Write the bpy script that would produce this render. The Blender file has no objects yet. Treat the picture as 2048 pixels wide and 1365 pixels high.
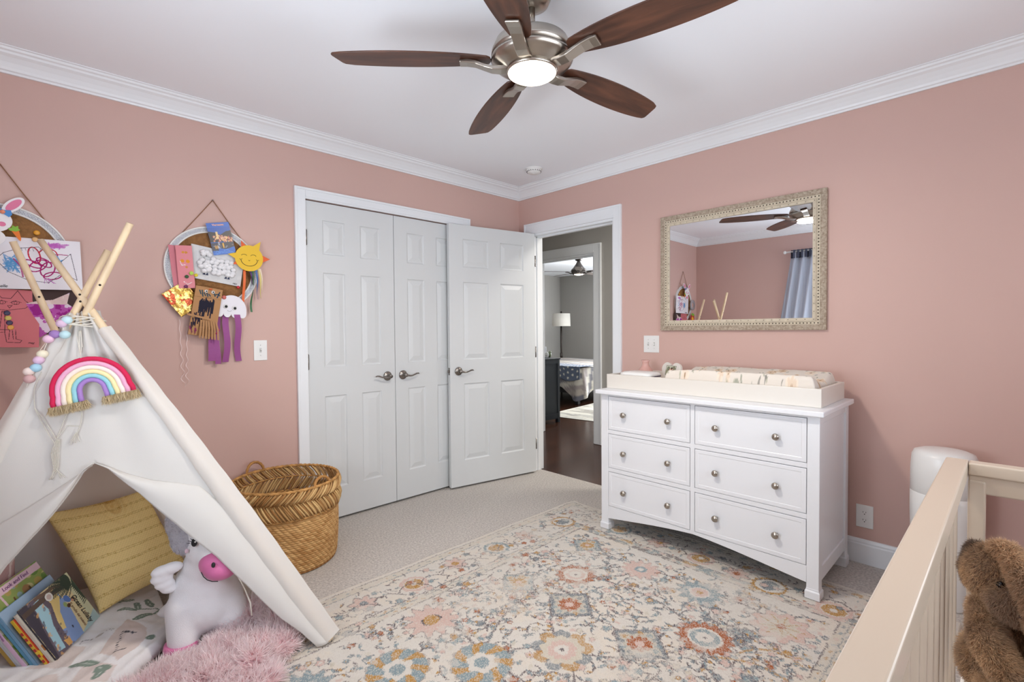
import bpy, bmesh, math, random
import numpy as np
from mathutils import Vector, Matrix, Euler, noise
from math import sin, cos, pi, radians, sqrt, atan2, exp

S = bpy.context.scene
COL = S.collection
random.seed(7)
RNG = np.random.default_rng(11)

# ------------------------------------------------------------------ camera
cam_d = bpy.data.cameras.new('camera')
cam = bpy.data.objects.new('camera', cam_d)
COL.objects.link(cam)
S.camera = cam
cam_d.sensor_fit = 'HORIZONTAL'
cam_d.sensor_width = 36.0
cam_d.lens = 978.29 / 2048 * 36.0
cam_d.clip_start = 0.02
CP = Vector((-3.0713, -3.0717, 1.235))
_y, _p, _r = radians(45.922), radians(-1.3679), radians(-0.4399)
_f = Vector((cos(_p) * cos(_y), cos(_p) * sin(_y), sin(_p)))
_rt = Vector((sin(_y), -cos(_y), 0))
_up = _rt.cross(_f)
_rt2 = cos(_r) * _rt + sin(_r) * _up
_up2 = -sin(_r) * _rt + cos(_r) * _up
cam.matrix_world = Matrix(((_rt2.x, _up2.x, -_f.x, CP.x), (_rt2.y, _up2.y, -_f.y, CP.y),
                           (_rt2.z, _up2.z, -_f.z, CP.z), (0, 0, 0, 1)))

# ------------------------------------------------------------------ view, world, lights
S.view_settings.view_transform = 'Standard'
S.view_settings.look = 'None'
S.view_settings.gamma = 1.0
S.view_settings.use_curve_mapping = False
S.view_settings.exposure = 0.02
S.cycles.use_denoising = True
S.cycles.max_bounces = 10
S.cycles.diffuse_bounces = 6
S.cycles.glossy_bounces = 4
S.cycles.transmission_bounces = 6
S.cycles.transparent_max_bounces = 12
S.cycles.sample_clamp_indirect = 4.0
S.cycles.caustics_reflective = False
S.cycles.caustics_refractive = False

w = bpy.data.worlds.new('daylight')
S.world = w
w.use_nodes = True
_bg = w.node_tree.nodes['Background']
_bg.inputs['Color'].default_value = (0.80, 0.90, 1.0, 1)
_bg.inputs['Strength'].default_value = 3.0


def area(name, loc, direction, sx, sy, power, color):
    d = bpy.data.lights.new(name, 'AREA')
    d.shape = 'RECTANGLE'
    d.size, d.size_y = sx, sy
    d.energy = power
    d.color = color
    o = bpy.data.objects.new(name, d)
    COL.objects.link(o)
    o.location = loc
    o.rotation_euler = Vector(direction).to_track_quat('-Z', 'Y').to_euler()
    return o


# daylight through the side window, then added fill lights without a known source
area('window_daylight', (-3.66, -1.92, 1.45), (1, 0.08, 0.62), 1.1, 1.3, 72, (0.86, 0.93, 1.0))
area('added_fill_back', (-1.75, -3.81, 1.45), (0, 1, 0.80), 1.9, 1.3, 25, (0.86, 0.93, 1.0))  # added fill at an invented back window, lifts the dresser's side
area('added_fill_bedroom', (5.80, 1.2, 1.5), (-1, 0.3, 0.3), 1.4, 1.2, 270, (0.93, 0.97, 1.0))  # added to brighten the far bedroom, its window is made up
area('added_fill_hall_top', (0.66, -1.5, 2.42), (0, 0, -1), 0.35, 0.35, 26, (1.0, 0.94, 0.86))  # unseen light added to brighten the hall, no fixture is modelled
area('added_fill_hall_end', (0.66, -3.4, 1.6), (0, 1, 0), 0.8, 1.2, 22, (1.0, 0.93, 0.82))  # added fill standing inside the closed hall, no window behind it


# ------------------------------------------------------------------ helpers
def s2l(c):
    c = c / 255.0
    return c / 12.92 if c <= 0.04045 else ((c + 0.055) / 1.055) ** 2.4


def rgb(r, g, b):
    return (s2l(r), s2l(g), s2l(b), 1.0)


def A(*c):
    return np.array([s2l(x) for x in c])


MATS = {}


def mat(name, col=(200, 200, 200), rough=0.6, metal=0.0, bump=0.0, bscale=200, vary=0.0, vscale=8, spec=None,
        emit=None, estr=0.0, coat=0.0, sheen=0.0, attr=None, trans=0.0, sss=0.0, stretch=None):
    """principled material: noise bump and noise colour variation, optional colour attribute"""
    if name in MATS:
        return MATS[name]
    m = bpy.data.materials.new(name)
    m.use_nodes = True
    nt = m.node_tree
    N, L = nt.nodes, nt.links
    b = N['Principled BSDF']
    c = rgb(*col)
    b.inputs['Base Color'].default_value = c
    b.inputs['Roughness'].default_value = rough
    b.inputs['Metallic'].default_value = metal
    if spec is not None:
        b.inputs['Specular IOR Level'].default_value = spec
    if coat:
        b.inputs['Coat Weight'].default_value = coat
        b.inputs['Coat Roughness'].default_value = 0.15
    if sheen:
        b.inputs['Sheen Weight'].default_value = sheen
    if trans:
        b.inputs['Transmission Weight'].default_value = trans
    if sss:
        b.inputs['Subsurface Weight'].default_value = sss
        b.inputs['Subsurface Radius'].default_value = (0.01, 0.008, 0.006)
    if emit:
        b.inputs['Emission Color'].default_value = rgb(*emit)
        b.inputs['Emission Strength'].default_value = estr
    co = N.new('ShaderNodeTexCoord')
    src = co.outputs['Object']
    if stretch:
        mp = N.new('ShaderNodeMapping')
        mp.inputs['Scale'].default_value = stretch
        L.new(src, mp.inputs['Vector'])
        src = mp.outputs['Vector']
    base = None
    if attr:
        at = N.new('ShaderNodeAttribute')
        at.attribute_name = attr
        base = at.outputs['Color']
    if vary:
        n = N.new('ShaderNodeTexNoise')
        n.inputs['Scale'].default_value = vscale
        n.inputs['Detail'].default_value = 5
        L.new(src, n.inputs['Vector'])
        hs = N.new('ShaderNodeHueSaturation')
        mr = N.new('ShaderNodeMapRange')
        mr.inputs['From Min'].default_value = 0.3
        mr.inputs['From Max'].default_value = 0.7
        mr.inputs['To Min'].default_value = 1 - vary
        mr.inputs['To Max'].default_value = 1 + vary
        L.new(n.outputs['Fac'], mr.inputs['Value'])
        L.new(mr.outputs['Result'], hs.inputs['Value'])
        hs.inputs['Color'].default_value = c
        if base:
            L.new(base, hs.inputs['Color'])
        base = hs.outputs['Color']
    if base:
        L.new(base, b.inputs['Base Color'])
    if bump:
        n2 = N.new('ShaderNodeTexNoise')
        n2.inputs['Scale'].default_value = bscale
        n2.inputs['Detail'].default_value = 3
        L.new(src, n2.inputs['Vector'])
        bp = N.new('ShaderNodeBump')
        bp.inputs['Strength'].default_value = min(1.0, bump)
        bp.inputs['Distance'].default_value = 0.004
        L.new(n2.outputs['Fac'], bp.inputs['Height'])
        L.new(bp.outputs['Normal'], b.inputs['Normal'])
    MATS[name] = m
    return m


class MB:
    """collects shapes into one mesh object"""

    def __init__(self):
        self.v, self.f, self.c, self.sm = [], [], [], []

    def add(self, vs, fs, smooth=False, col=None):
        o = len(self.v)
        self.v.extend([tuple(p) for p in vs])
        for f in fs:
            self.f.append([i + o for i in f])
            self.sm.append(smooth)
        if col is not None:
            while len(self.c) < o:
                self.c.append((0.8, 0.8, 0.8))
            if len(np.shape(col)) == 1:
                self.c.extend([tuple(col[:3])] * len(vs))
            else:
                self.c.extend([tuple(x[:3]) for x in col])
        elif self.c:
            self.c.extend([(0.8, 0.8, 0.8)] * len(vs))
        return self

    def box(self, x0, x1, y0, y1, z0, z1, M=None, col=None):
        vs = [Vector(p) for p in ((x0, y0, z0), (x1, y0, z0), (x1, y1, z0), (x0, y1, z0), (x0, y0, z1), (x1, y0, z1), (x1, y1, z1), (x0, y1, z1))]
        if M is not None:
            vs = [M @ p for p in vs]
        return self.add(vs, [(0, 3, 2, 1), (4, 5, 6, 7), (0, 1, 5, 4), (1, 2, 6, 5), (2, 3, 7, 6), (3, 0, 4, 7)], col=col)

    def tube(self, pts, r, n=10, caps=True, closed=False, col=None, flat=1.0):
        pts = [Vector(p) for p in pts]
        m = len(pts)
        rs = r if hasattr(r, '__len__') else [r] * m
        vs = []
        prev = None
        for i, p in enumerate(pts):
            if closed:
                t = (pts[(i + 1) % m] - pts[i - 1]).normalized()
            else:
                t = (pts[min(i + 1, m - 1)] - pts[max(i - 1, 0)])
                t = t.normalized() if t.length > 1e-9 else Vector((0, 0, 1))
            if prev is None:
                a = Vector((0, 0, 1)) if abs(t.z) < 0.9 else Vector((1, 0, 0))
                u = t.cross(a).normalized()
            else:
                u = (prev - t * prev.dot(t)).normalized()
            prev = u
            w_ = t.cross(u)
            for k in range(n):
                an = 2 * pi * k / n
                vs.append(p + (u * cos(an) + w_ * sin(an) * flat) * rs[i])
        fs = []
        mm = m if closed else m - 1
        for i in range(mm):
            j = (i + 1) % m
            for k in range(n):
                k2 = (k + 1) % n
                fs.append((i * n + k, j * n + k, j * n + k2, i * n + k2))
        if caps and not closed:
            fs.append(tuple(range(n)))
            fs.append(tuple((m - 1) * n + k for k in reversed(range(n))))
        # orient outwards
        return self.add(vs, [tuple(reversed(f)) for f in fs], smooth=True, col=col)

    def lathe(self, prof, n=40, M=None, cap0=True, cap1=True, smooth=True, col=None):
        vs, fs = [], []
        for (r, z) in prof:
            for k in range(n):
                a = 2 * pi * k / n
                p = Vector((r * cos(a), r * sin(a), z))
                vs.append(M @ p if M is not None else p)
        for i in range(len(prof) - 1):
            for k in range(n):
                k2 = (k + 1) % n
                fs.append((i * n + k, i * n + k2, (i + 1) * n + k2, (i + 1) * n + k))
        if cap0:
            fs.append(tuple(reversed(range(n))))
        if cap1:
            fs.append(tuple((len(prof) - 1) * n + k for k in range(n)))
        return self.add(vs, fs, smooth=smooth, col=col)

    def ball(self, c, r, n=14, m=9, M=None, col=None):
        c = Vector(c)
        rr = r if hasattr(r, '__len__') else (r, r, r)
        vs, fs = [], []
        for i in range(m + 1):
            t = pi * i / m
            for k in range(n):
                a = 2 * pi * k / n
                p = Vector((rr[0] * sin(t) * cos(a), rr[1] * sin(t) * sin(a), rr[2] * cos(t)))
                if M is not None:
                    p = M @ p
                vs.append(c + p)
        for i in range(m):
            for k in range(n):
                k2 = (k + 1) % n
                fs.append((i * n + k, (i + 1) * n + k, (i + 1) * n + k2, i * n + k2))
        return self.add(vs, fs, smooth=True, col=col)

    def prism(self, poly, depth, M=None, col=None):
        """poly in local xy, extruded 0..depth in z"""
        n = len(poly)
        vs = [Vector((x, y, 0)) for x, y in poly] + [Vector((x, y, depth)) for x, y in poly]
        if M is not None:
            vs = [M @ p for p in vs]
        ar = sum(poly[i][0] * poly[(i + 1) % n][1] - poly[(i + 1) % n][0] * poly[i][1] for i in range(n))
        fs = [tuple(reversed(range(n))), tuple(range(n, 2 * n))] + [(i, (i + 1) % n, n + (i + 1) % n, n + i) for i in range(n)]
        if ar < 0:
            fs = [tuple(reversed(f)) for f in fs]
        return self.add(vs, fs, col=col)

    def grid(self, fn, nu, nv, smooth=True, colfn=None, thick=None):
        vs = [fn(i / nu, j / nv) for j in range(nv + 1) for i in range(nu + 1)]
        fs = [(j * (nu + 1) + i, j * (nu + 1) + i + 1, (j + 1) * (nu + 1) + i + 1, (j + 1) * (nu + 1) + i)
              for j in range(nv) for i in range(nu)]
        cc = None
        if colfn is not None:
            cc = [colfn(i / nu, j / nv) for j in range(nv + 1) for i in range(nu + 1)]
        return self.add(vs, fs, smooth=smooth, col=cc)

    def build(self, name, m, parent=None, bevel=0.0, solid=0.0, loc=None, subsurf=0, segs=2):
        me = bpy.data.meshes.new(name)
        me.from_pydata([tuple(p) for p in self.v], [], self.f)
        me.polygons.foreach_set('use_smooth', self.sm)
        if self.c:
            while len(self.c) < len(self.v):
                self.c.append((0.8, 0.8, 0.8))
            a = me.color_attributes.new('Col', 'FLOAT_COLOR', 'POINT')
            arr = np.ones((len(self.v), 4), dtype=np.float32)
            arr[:, :3] = np.array(self.c, dtype=np.float32)
            a.data.foreach_set('color', arr.ravel())
        me.update()
        o = bpy.data.objects.new(name, me)
        COL.objects.link(o)
        if m:
            me.materials.append(m)
        if bevel:
            md = o.modifiers.new('Bevel', 'BEVEL')
            md.width = bevel
            md.segments = segs
            md.limit_method = 'ANGLE'
            md.angle_limit = radians(50)
            md.harden_normals = False
        if solid:
            md = o.modifiers.new('Solidify', 'SOLIDIFY')
            md.thickness = solid
            md.offset = -1
        if subsurf:
            md = o.modifiers.new('Subdivision', 'SUBSURF')
            md.levels = md.render_levels = subsurf
        if parent is not None:
            o.parent = parent
            o.matrix_parent_inverse = Matrix.Translation(parent.location).inverted() if not parent.get('_m') else parent.matrix_basis.inverted()
        return o


def np_mesh(name, V, F, m, parent=None, colors=None, smooth=True):
    """fast mesh from numpy arrays; F quads or tris"""
    me = bpy.data.meshes.new(name)
    V = np.asarray(V, dtype=np.float32)
    F = np.asarray(F, dtype=np.int32)
    me.vertices.add(len(V))
    me.vertices.foreach_set('co', V.ravel())
    k = F.shape[1]
    me.loops.add(F.size)
    me.loops.foreach_set('vertex_index', F.ravel())
    me.polygons.add(len(F))
    me.polygons.foreach_set('loop_start', np.arange(0, F.size, k, dtype=np.int32))
    me.polygons.foreach_set('loop_total', np.full(len(F), k, dtype=np.int32))
    me.polygons.foreach_set('use_smooth', np.full(len(F), smooth))
    if colors is not None:
        a = me.color_attributes.new('Col', 'FLOAT_COLOR', 'POINT')
        arr = np.ones((len(V), 4), dtype=np.float32)
        arr[:, :3] = colors
        a.data.foreach_set('color', arr.ravel())
    me.update(calc_edges=True)
    me.validate()
    o = bpy.data.objects.new(name, me)
    COL.objects.link(o)
    me.materials.append(m)
    if parent is not None:
        o.parent = parent
        o.matrix_parent_inverse = Matrix.Translation(parent.location).inverted()
    return o


def grid_faces(nu, nv, off=0):
    i, j = np.meshgrid(np.arange(nu), np.arange(nv))
    a = (j * (nu + 1) + i).ravel() + off
    return np.stack([a, a + 1, a + nu + 2, a + nu + 1], 1)


def thing(name, label, cat, loc=(0, 0, 0), group=None):
    o = bpy.data.objects.new(name, None)
    COL.objects.link(o)
    o.location = loc
    o.empty_display_size = 0.1
    o['label'] = label
    o['category'] = cat
    if group:
        o['group'] = group
    return o


def tag(o, label, cat, group=None, kind=None):
    o['label'] = label
    o['category'] = cat
    if group:
        o['group'] = group
    if kind:
        o['kind'] = kind
    return o


def struct(o):
    o['kind'] = 'structure'
    return o


def frame(origin, xd, yd):
    """matrix from a local x direction and approximate y direction"""
    x = Vector(xd).normalized()
    z = x.cross(Vector(yd)).normalized()
    y = z.cross(x)
    M = Matrix.Identity(4)
    for i in range(3):
        M[i][0], M[i][1], M[i][2], M[i][3] = x[i], y[i], z[i], origin[i]
    return M


def text_mesh(name, s, size, M, m, parent=None, depth=0.0003, shear=0.0, align='CENTER', sx=1.0, bold=0.0, arc=0.0):
    cu = bpy.data.curves.new(name, 'FONT')
    cu.body = s
    cu.size = size
    cu.align_x = align
    cu.align_y = 'CENTER'
    cu.shear = shear
    cu.extrude = depth
    cu.offset = bold
    cu.resolution_u = 3
    t = bpy.data.objects.new(name + '_curve', cu)
    COL.objects.link(t)
    dg = bpy.context.evaluated_depsgraph_get()
    me = bpy.data.meshes.new_from_object(t.evaluated_get(dg))
    bpy.data.objects.remove(t)
    for v in me.vertices:
        x, y, z = v.co
        x *= sx
        if arc:
            y -= arc * x * x
        v.co = M @ Vector((x, y, z))
    me.materials.clear()
    me.materials.append(m)
    me.name = name
    o = bpy.data.objects.new(name, me)
    COL.objects.link(o)
    if parent is not None:
        o.parent = parent
        o.matrix_parent_inverse = Matrix.Translation(parent.location).inverted()
    return o


# ---- value noise on numpy arrays (for painted patterns and cloth)
_perm = RNG.random((256, 256))


def vnoise(x, y):
    x = np.asarray(x, float)
    y = np.asarray(y, float)
    xi, yi = np.floor(x).astype(int), np.floor(y).astype(int)
    fx, fy = x - xi, y - yi
    fx, fy = fx * fx * (3 - 2 * fx), fy * fy * (3 - 2 * fy)
    g = lambda a, b: _perm[a % 256, b % 256]
    return (g(xi, yi) * (1 - fx) + g(xi + 1, yi) * fx) * (1 - fy) + (g(xi, yi + 1) * (1 - fx) + g(xi + 1, yi + 1) * fx) * fy


def fnoise(x, y, o=4):
    r, a, t = 0, 1.0, 0
    for k in range(o):
        r = r + a * vnoise(x * 2 ** k + 17 * k, y * 2 ** k + 31 * k)
        t += a
        a *= 0.55
    return r / t


class Paint:
    """a colour field over a rectangle, sampled at the vertices of a fine grid"""

    def __init__(self, w_, h_, step, bg, jag=0.0):
        self.nu, self.nv = max(2, int(round(w_ / step))), max(2, int(round(h_ / step)))
        u = np.linspace(0, w_, self.nu + 1)
        v = np.linspace(0, h_, self.nv + 1)
        self.X0, self.Y0 = np.meshgrid(u, v)
        self.X, self.Y = self.X0.copy(), self.Y0.copy()
        if jag:
            self.X += (RNG.random(self.X.shape) - .5) * jag + (vnoise(self.X * 60, self.Y * 60) - .5) * jag
            self.Y += (RNG.random(self.X.shape) - .5) * jag + (vnoise(self.X * 60 + 90, self.Y * 60) - .5) * jag
        self.C = np.empty(self.X.shape + (3,))
        self.C[:] = bg
        self.w, self.h = w_, h_

    def put(self, mask, col, a=1.0):
        if np.isscalar(a):
            self.C[mask] = self.C[mask] * (1 - a) + np.asarray(col) * a
        else:
            aa = (a * mask)[..., None]
            self.C = self.C * (1 - aa) + np.asarray(col) * aa

    def disk(self, x, y, r, col, r0=0.0, petals=0, amp=0.0, ph=0.0, asp=1.0, rot=0.0, a=1.0):
        m = r * (1 + abs(amp)) * max(1.0, 1.0 / asp) + .02
        i0, i1 = max(0, int((x - m) / self.w * self.nu)), min(self.nu + 1, int((x + m) / self.w * self.nu) + 2)
        j0, j1 = max(0, int((y - m) / self.h * self.nv)), min(self.nv + 1, int((y + m) / self.h * self.nv) + 2)
        if i1 <= i0 or j1 <= j0:
            return
        dx, dy = self.X[j0:j1, i0:i1] - x, self.Y[j0:j1, i0:i1] - y
        if rot or asp != 1:
            dx, dy = dx * cos(rot) + dy * sin(rot), (-dx * sin(rot) + dy * cos(rot)) * asp
        d = np.hypot(dx, dy)
        if petals:
            d = d / (1 + amp * np.cos(petals * np.arctan2(dy, dx) + ph))
        k = (d < r) & (d >= r0)
        sub = self.C[j0:j1, i0:i1]
        sub[k] = sub[k] * (1 - a) + np.asarray(col) * a

    def line(self, pts, w_, col, a=1.0):
        pts = np.array(pts, float)
        for p, q_ in zip(pts[:-1], pts[1:]):
            x0, x1 = min(p[0], q_[0]) - w_ * 2, max(p[0], q_[0]) + w_ * 2
            y0, y1 = min(p[1], q_[1]) - w_ * 2, max(p[1], q_[1]) + w_ * 2
            i0 = max(0, int(x0 / self.w * self.nu) - 2)
            i1 = min(self.nu + 1, int(x1 / self.w * self.nu) + 3)
            j0 = max(0, int(y0 / self.h * self.nv) - 2)
            j1 = min(self.nv + 1, int(y1 / self.h * self.nv) + 3)
            if i1 <= i0 or j1 <= j0:
                continue
            X, Y = self.X[j0:j1, i0:i1], self.Y[j0:j1, i0:i1]
            d = q_ - p
            t = np.clip(((X - p[0]) * d[0] + (Y - p[1]) * d[1]) / max(1e-12, d @ d), 0, 1)
            m = np.hypot(X - p[0] - t * d[0], Y - p[1] - t * d[1]) < w_ / 2
            sub = self.C[j0:j1, i0:i1]
            sub[m] = sub[m] * (1 - a) + np.asarray(col) * a

    def poly(self, pts, col, a=1.0):
        pts = np.array(pts, float)
        ins = np.zeros(self.X.shape, bool)
        n = len(pts)
        for i in range(n):
            x1, y1 = pts[i]
            x2, y2 = pts[(i + 1) % n]
            if abs(y1 - y2) < 1e-12:
                continue
            c = ((y1 > self.Y) != (y2 > self.Y)) & (self.X < (x2 - x1) * (self.Y - y1) / (y2 - y1) + x1)
            ins ^= c
        self.put(ins, col, a)

    def rect(self, x0, x1, y0, y1, col, a=1.0):
        self.put((self.X >= x0) & (self.X <= x1) & (self.Y >= y0) & (self.Y <= y1), col, a)

    def build(self, name, m, M=None, parent=None, surf=None, back=True, thick=0.0006):
        """flat sheet in matrix M (local x,y) or on surf(X,Y)->XYZ arrays; a thin closed sheet"""
        if surf is None:
            P = np.stack([self.X0, self.Y0, np.zeros_like(self.X0)], -1).reshape(-1, 3)
        else:
            P = np.stack(surf(self.X0, self.Y0), -1).reshape(-1, 3)
        if M is not None:
            R = np.array(M.to_3x3())
            P = P @ R.T + np.array(M.translation)
        F = grid_faces(self.nu, self.nv)
        cols = self.C.reshape(-1, 3)
        o = np_mesh(name, P, F, m, parent, cols, smooth=surf is not None)
        if thick:
            md = o.modifiers.new('Solidify', 'SOLIDIFY')
            md.thickness = thick
            md.offset = -1
        return o


def blob(parts, voxel=0.007, smooth=6, cut=None):
    """union of ellipsoids [(centre, radii, euler or matrix)] -> (verts, quads/tris) as one skin"""
    b = MB()
    for p in parts:
        c, r = p[0], p[1]
        M = None
        if len(p) > 2 and p[2] is not None:
            M = Euler(p[2]).to_matrix() if not isinstance(p[2], Matrix) else p[2]
        b.ball(c, r, 24, 14, M)
    o = b.build('tmp_blob', None)
    md = o.modifiers.new('R', 'REMESH')
    md.mode = 'VOXEL'
    md.voxel_size = voxel
    md2 = o.modifiers.new('S', 'SMOOTH')
    md2.iterations = smooth
    md2.factor = 0.5
    dg = bpy.context.evaluated_depsgraph_get()
    me = bpy.data.meshes.new_from_object(o.evaluated_get(dg))
    bpy.data.objects.remove(o)
    return me


def limb(p, q_, r0, r1, n=6):
    """ellipsoid chain for blob()"""
    p, q_ = Vector(p), Vector(q_)
    return [(p.lerp(q_, i / n), (r0 + (r1 - r0) * i / n,) * 3) for i in range(n + 1)]


def me_object(name, me, m, parent=None, smooth=True):
    me.materials.clear()
    me.materials.append(m)
    me.polygons.foreach_set('use_smooth', [smooth] * len(me.polygons))
    me.name = name
    o = bpy.data.objects.new(name, me)
    COL.objects.link(o)
    if parent is not None:
        o.parent = parent
        o.matrix_parent_inverse = Matrix.Translation(parent.location).inverted()
    return o


def strands(P, Nn, count, length, width, base, tip, lean=None, jitter=0.5, curl=0.3, weights=None, lenvar=0.4, colvar=0.08):
    """fur as slim three-sided ribbons: returns V, F(tris), C"""
    n = len(P)
    idx = RNG.choice(n, count, p=weights)
    p0 = P[idx]
    nn = Nn[idx]
    rv = RNG.normal(size=(count, 3)) * jitter
    d = nn + rv
    if lean is not None:
        d = d + (lean[idx] if np.ndim(lean) == 2 else np.asarray(lean))
    d /= np.linalg.norm(d, axis=1, keepdims=True)
    L = length * (1 + (RNG.random((count, 1)) - .5) * 2 * lenvar)
    c = RNG.normal(size=(count, 3)) * curl
    p1 = p0 + d * L * .55
    d2 = d + c
    d2 /= np.linalg.norm(d2, axis=1, keepdims=True)
    p2 = p1 + d2 * L * .45
    s = np.cross(d, RNG.normal(size=(count, 3)))
    s /= np.linalg.norm(s, axis=1, keepdims=True) + 1e-9
    w_ = width * (0.7 + 0.6 * RNG.random((count, 1)))
    V = np.stack([p0 - s * w_, p0 + s * w_, p1 + s * w_ * .8, p1 - s * w_ * .8, p2], 1).reshape(-1, 3)
    o = np.arange(count)[:, None] * 5
    F = np.concatenate([o + [0, 1, 2], o + [0, 2, 3], o + [3, 2, 4]], 0)
    b = base[idx] if np.ndim(base) == 2 else np.tile(base, (count, 1))
    t = tip[idx] if np.ndim(tip) == 2 else np.tile(tip, (count, 1))
    k = 1 + (RNG.random((count, 1)) - .5) * 2 * colvar
    Cc = np.stack([b * k, b * k, (b + t) / 2 * k, (b + t) / 2 * k, t * k], 1).reshape(-1, 3)
    return V, F, Cc


def mesh_np(me):
    n = len(me.vertices)
    P = np.empty(n * 3)
    me.vertices.foreach_get('co', P)
    Nn = np.empty(n * 3)
    me.vertices.foreach_get('normal', Nn)
    me.calc_loop_triangles()
    T = np.empty(len(me.loop_triangles) * 3, dtype=np.int32)
    me.loop_triangles.foreach_get('vertices', T)
    return P.reshape(-1, 3), Nn.reshape(-1, 3), T.reshape(-1, 3)


def scatter(P, Nn, T, n):
    """n random surface points with normals"""
    a, b, c = P[T[:, 0]], P[T[:, 1]], P[T[:, 2]]
    ar = np.linalg.norm(np.cross(b - a, c - a), axis=1)
    k = RNG.choice(len(T), n, p=ar / ar.sum())
    u, v = RNG.random((n, 1)), RNG.random((n, 1))
    s = (u + v) > 1
    u, v = np.where(s, 1 - u, u), np.where(s, 1 - v, v)
    p = a[k] + (b[k] - a[k]) * u + (c[k] - a[k]) * v
    nn = Nn[T[k, 0]] + Nn[T[k, 1]] + Nn[T[k, 2]]
    nn /= np.linalg.norm(nn, axis=1, keepdims=True) + 1e-9
    return p, nn


# ------------------------------------------------------------------ materials
WALL = mat('pink_wall_paint', (205, 171, 161), 0.55, bump=0.04, bscale=300, vary=0.012, vscale=1.5)
CEIL = mat('white_ceiling_paint', (240, 243, 248), 0.8, bump=0.03, bscale=400)
TRIM = mat('white_trim_paint', (234, 237, 240), 0.35, bump=0.02, bscale=60)
DOORM = mat('white_door_paint', (212, 215, 216), 0.4, bump=0.06, bscale=500, stretch=(1, 1, .05))
GREYW = mat('grey_wall_paint', (168, 165, 160), 0.6, bump=0.03, bscale=300)
FURN = mat('white_furniture_paint', (228, 230, 234), 0.32, bump=0.02, bscale=90)
CREAMP = mat('cream_furniture_paint', (218, 213, 205), 0.3, bump=0.02, bscale=90)
NICK = mat('brushed_nickel', (176, 168, 158), 0.28, 1.0, bump=0.03, bscale=300, stretch=(1, 1, .1))
DNICK = mat('satin_nickel_hardware', (140, 134, 128), 0.25, 1.0)
PLAST = mat('white_plastic', (232, 232, 230), 0.3)
DARKP = mat('dark_slot', (30, 30, 32), 0.6)
CARPET = mat('carpet_pile', (190, 184, 178), 0.95, bump=1.0, bscale=120, vary=0.26, vscale=95, spec=0.1)
CLOTH = mat('teepee_canvas', (240, 240, 238), 0.85, bump=0.10, bscale=500, spec=0.1)
_n, _l = CLOTH.node_tree.nodes, CLOTH.node_tree.links
_t = _n.new('ShaderNodeBsdfTranslucent')
_t.inputs['Color'].default_value = rgb(244, 238, 232)
_m = _n.new('ShaderNodeMixShader')
_m.inputs['Fac'].default_value = 0.42
_l.new(_n['Principled BSDF'].outputs['BSDF'], _m.inputs[1])
_l.new(_t.outputs['BSDF'], _m.inputs[2])
_l.new(_m.outputs['Shader'], _n['Material Output'].inputs['Surface'])
PINE = mat('pine_pole', (232, 208, 172), 0.5, vary=0.10, vscale=6, bump=0.05, bscale=40, stretch=(6, 6, .5))
PAPER = mat('painted_paper', (240, 240, 240), 0.7, attr='Col', spec=0.2)
PRINT = mat('glossy_print', (240, 240, 240), 0.3, attr='Col')
VC = mat('coloured_felt', (240, 240, 240), 0.85, attr='Col', spec=0.2, bump=0.2, bscale=300)
FUR = mat('fur_strands', (240, 240, 240), 0.75, attr='Col', spec=0.1)
_n, _l = FUR.node_tree.nodes, FUR.node_tree.links
_t = _n.new('ShaderNodeBsdfTranslucent')
_l.new(_n['Attribute'].outputs['Color'], _t.inputs['Color'])
_m = _n.new('ShaderNodeMixShader')
_m.inputs['Fac'].default_value = 0.42
_l.new(_n['Principled BSDF'].outputs['BSDF'], _m.inputs[1])
_l.new(_t.outputs['BSDF'], _m.inputs[2])
_l.new(_m.outputs['Shader'], _n['Material Output'].inputs['Surface'])
BLACK = mat('black_ink', (24, 24, 28), 0.6)
MIRROR = mat('mirror_glass', (240, 242, 244), 0.0, 1.0)
GLASS = mat('window_glass', (250, 252, 255), 0.0, trans=1.0)
JUTE = mat('jute_cord', (150, 108, 78), 0.9, bump=0.4, bscale=600)


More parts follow.
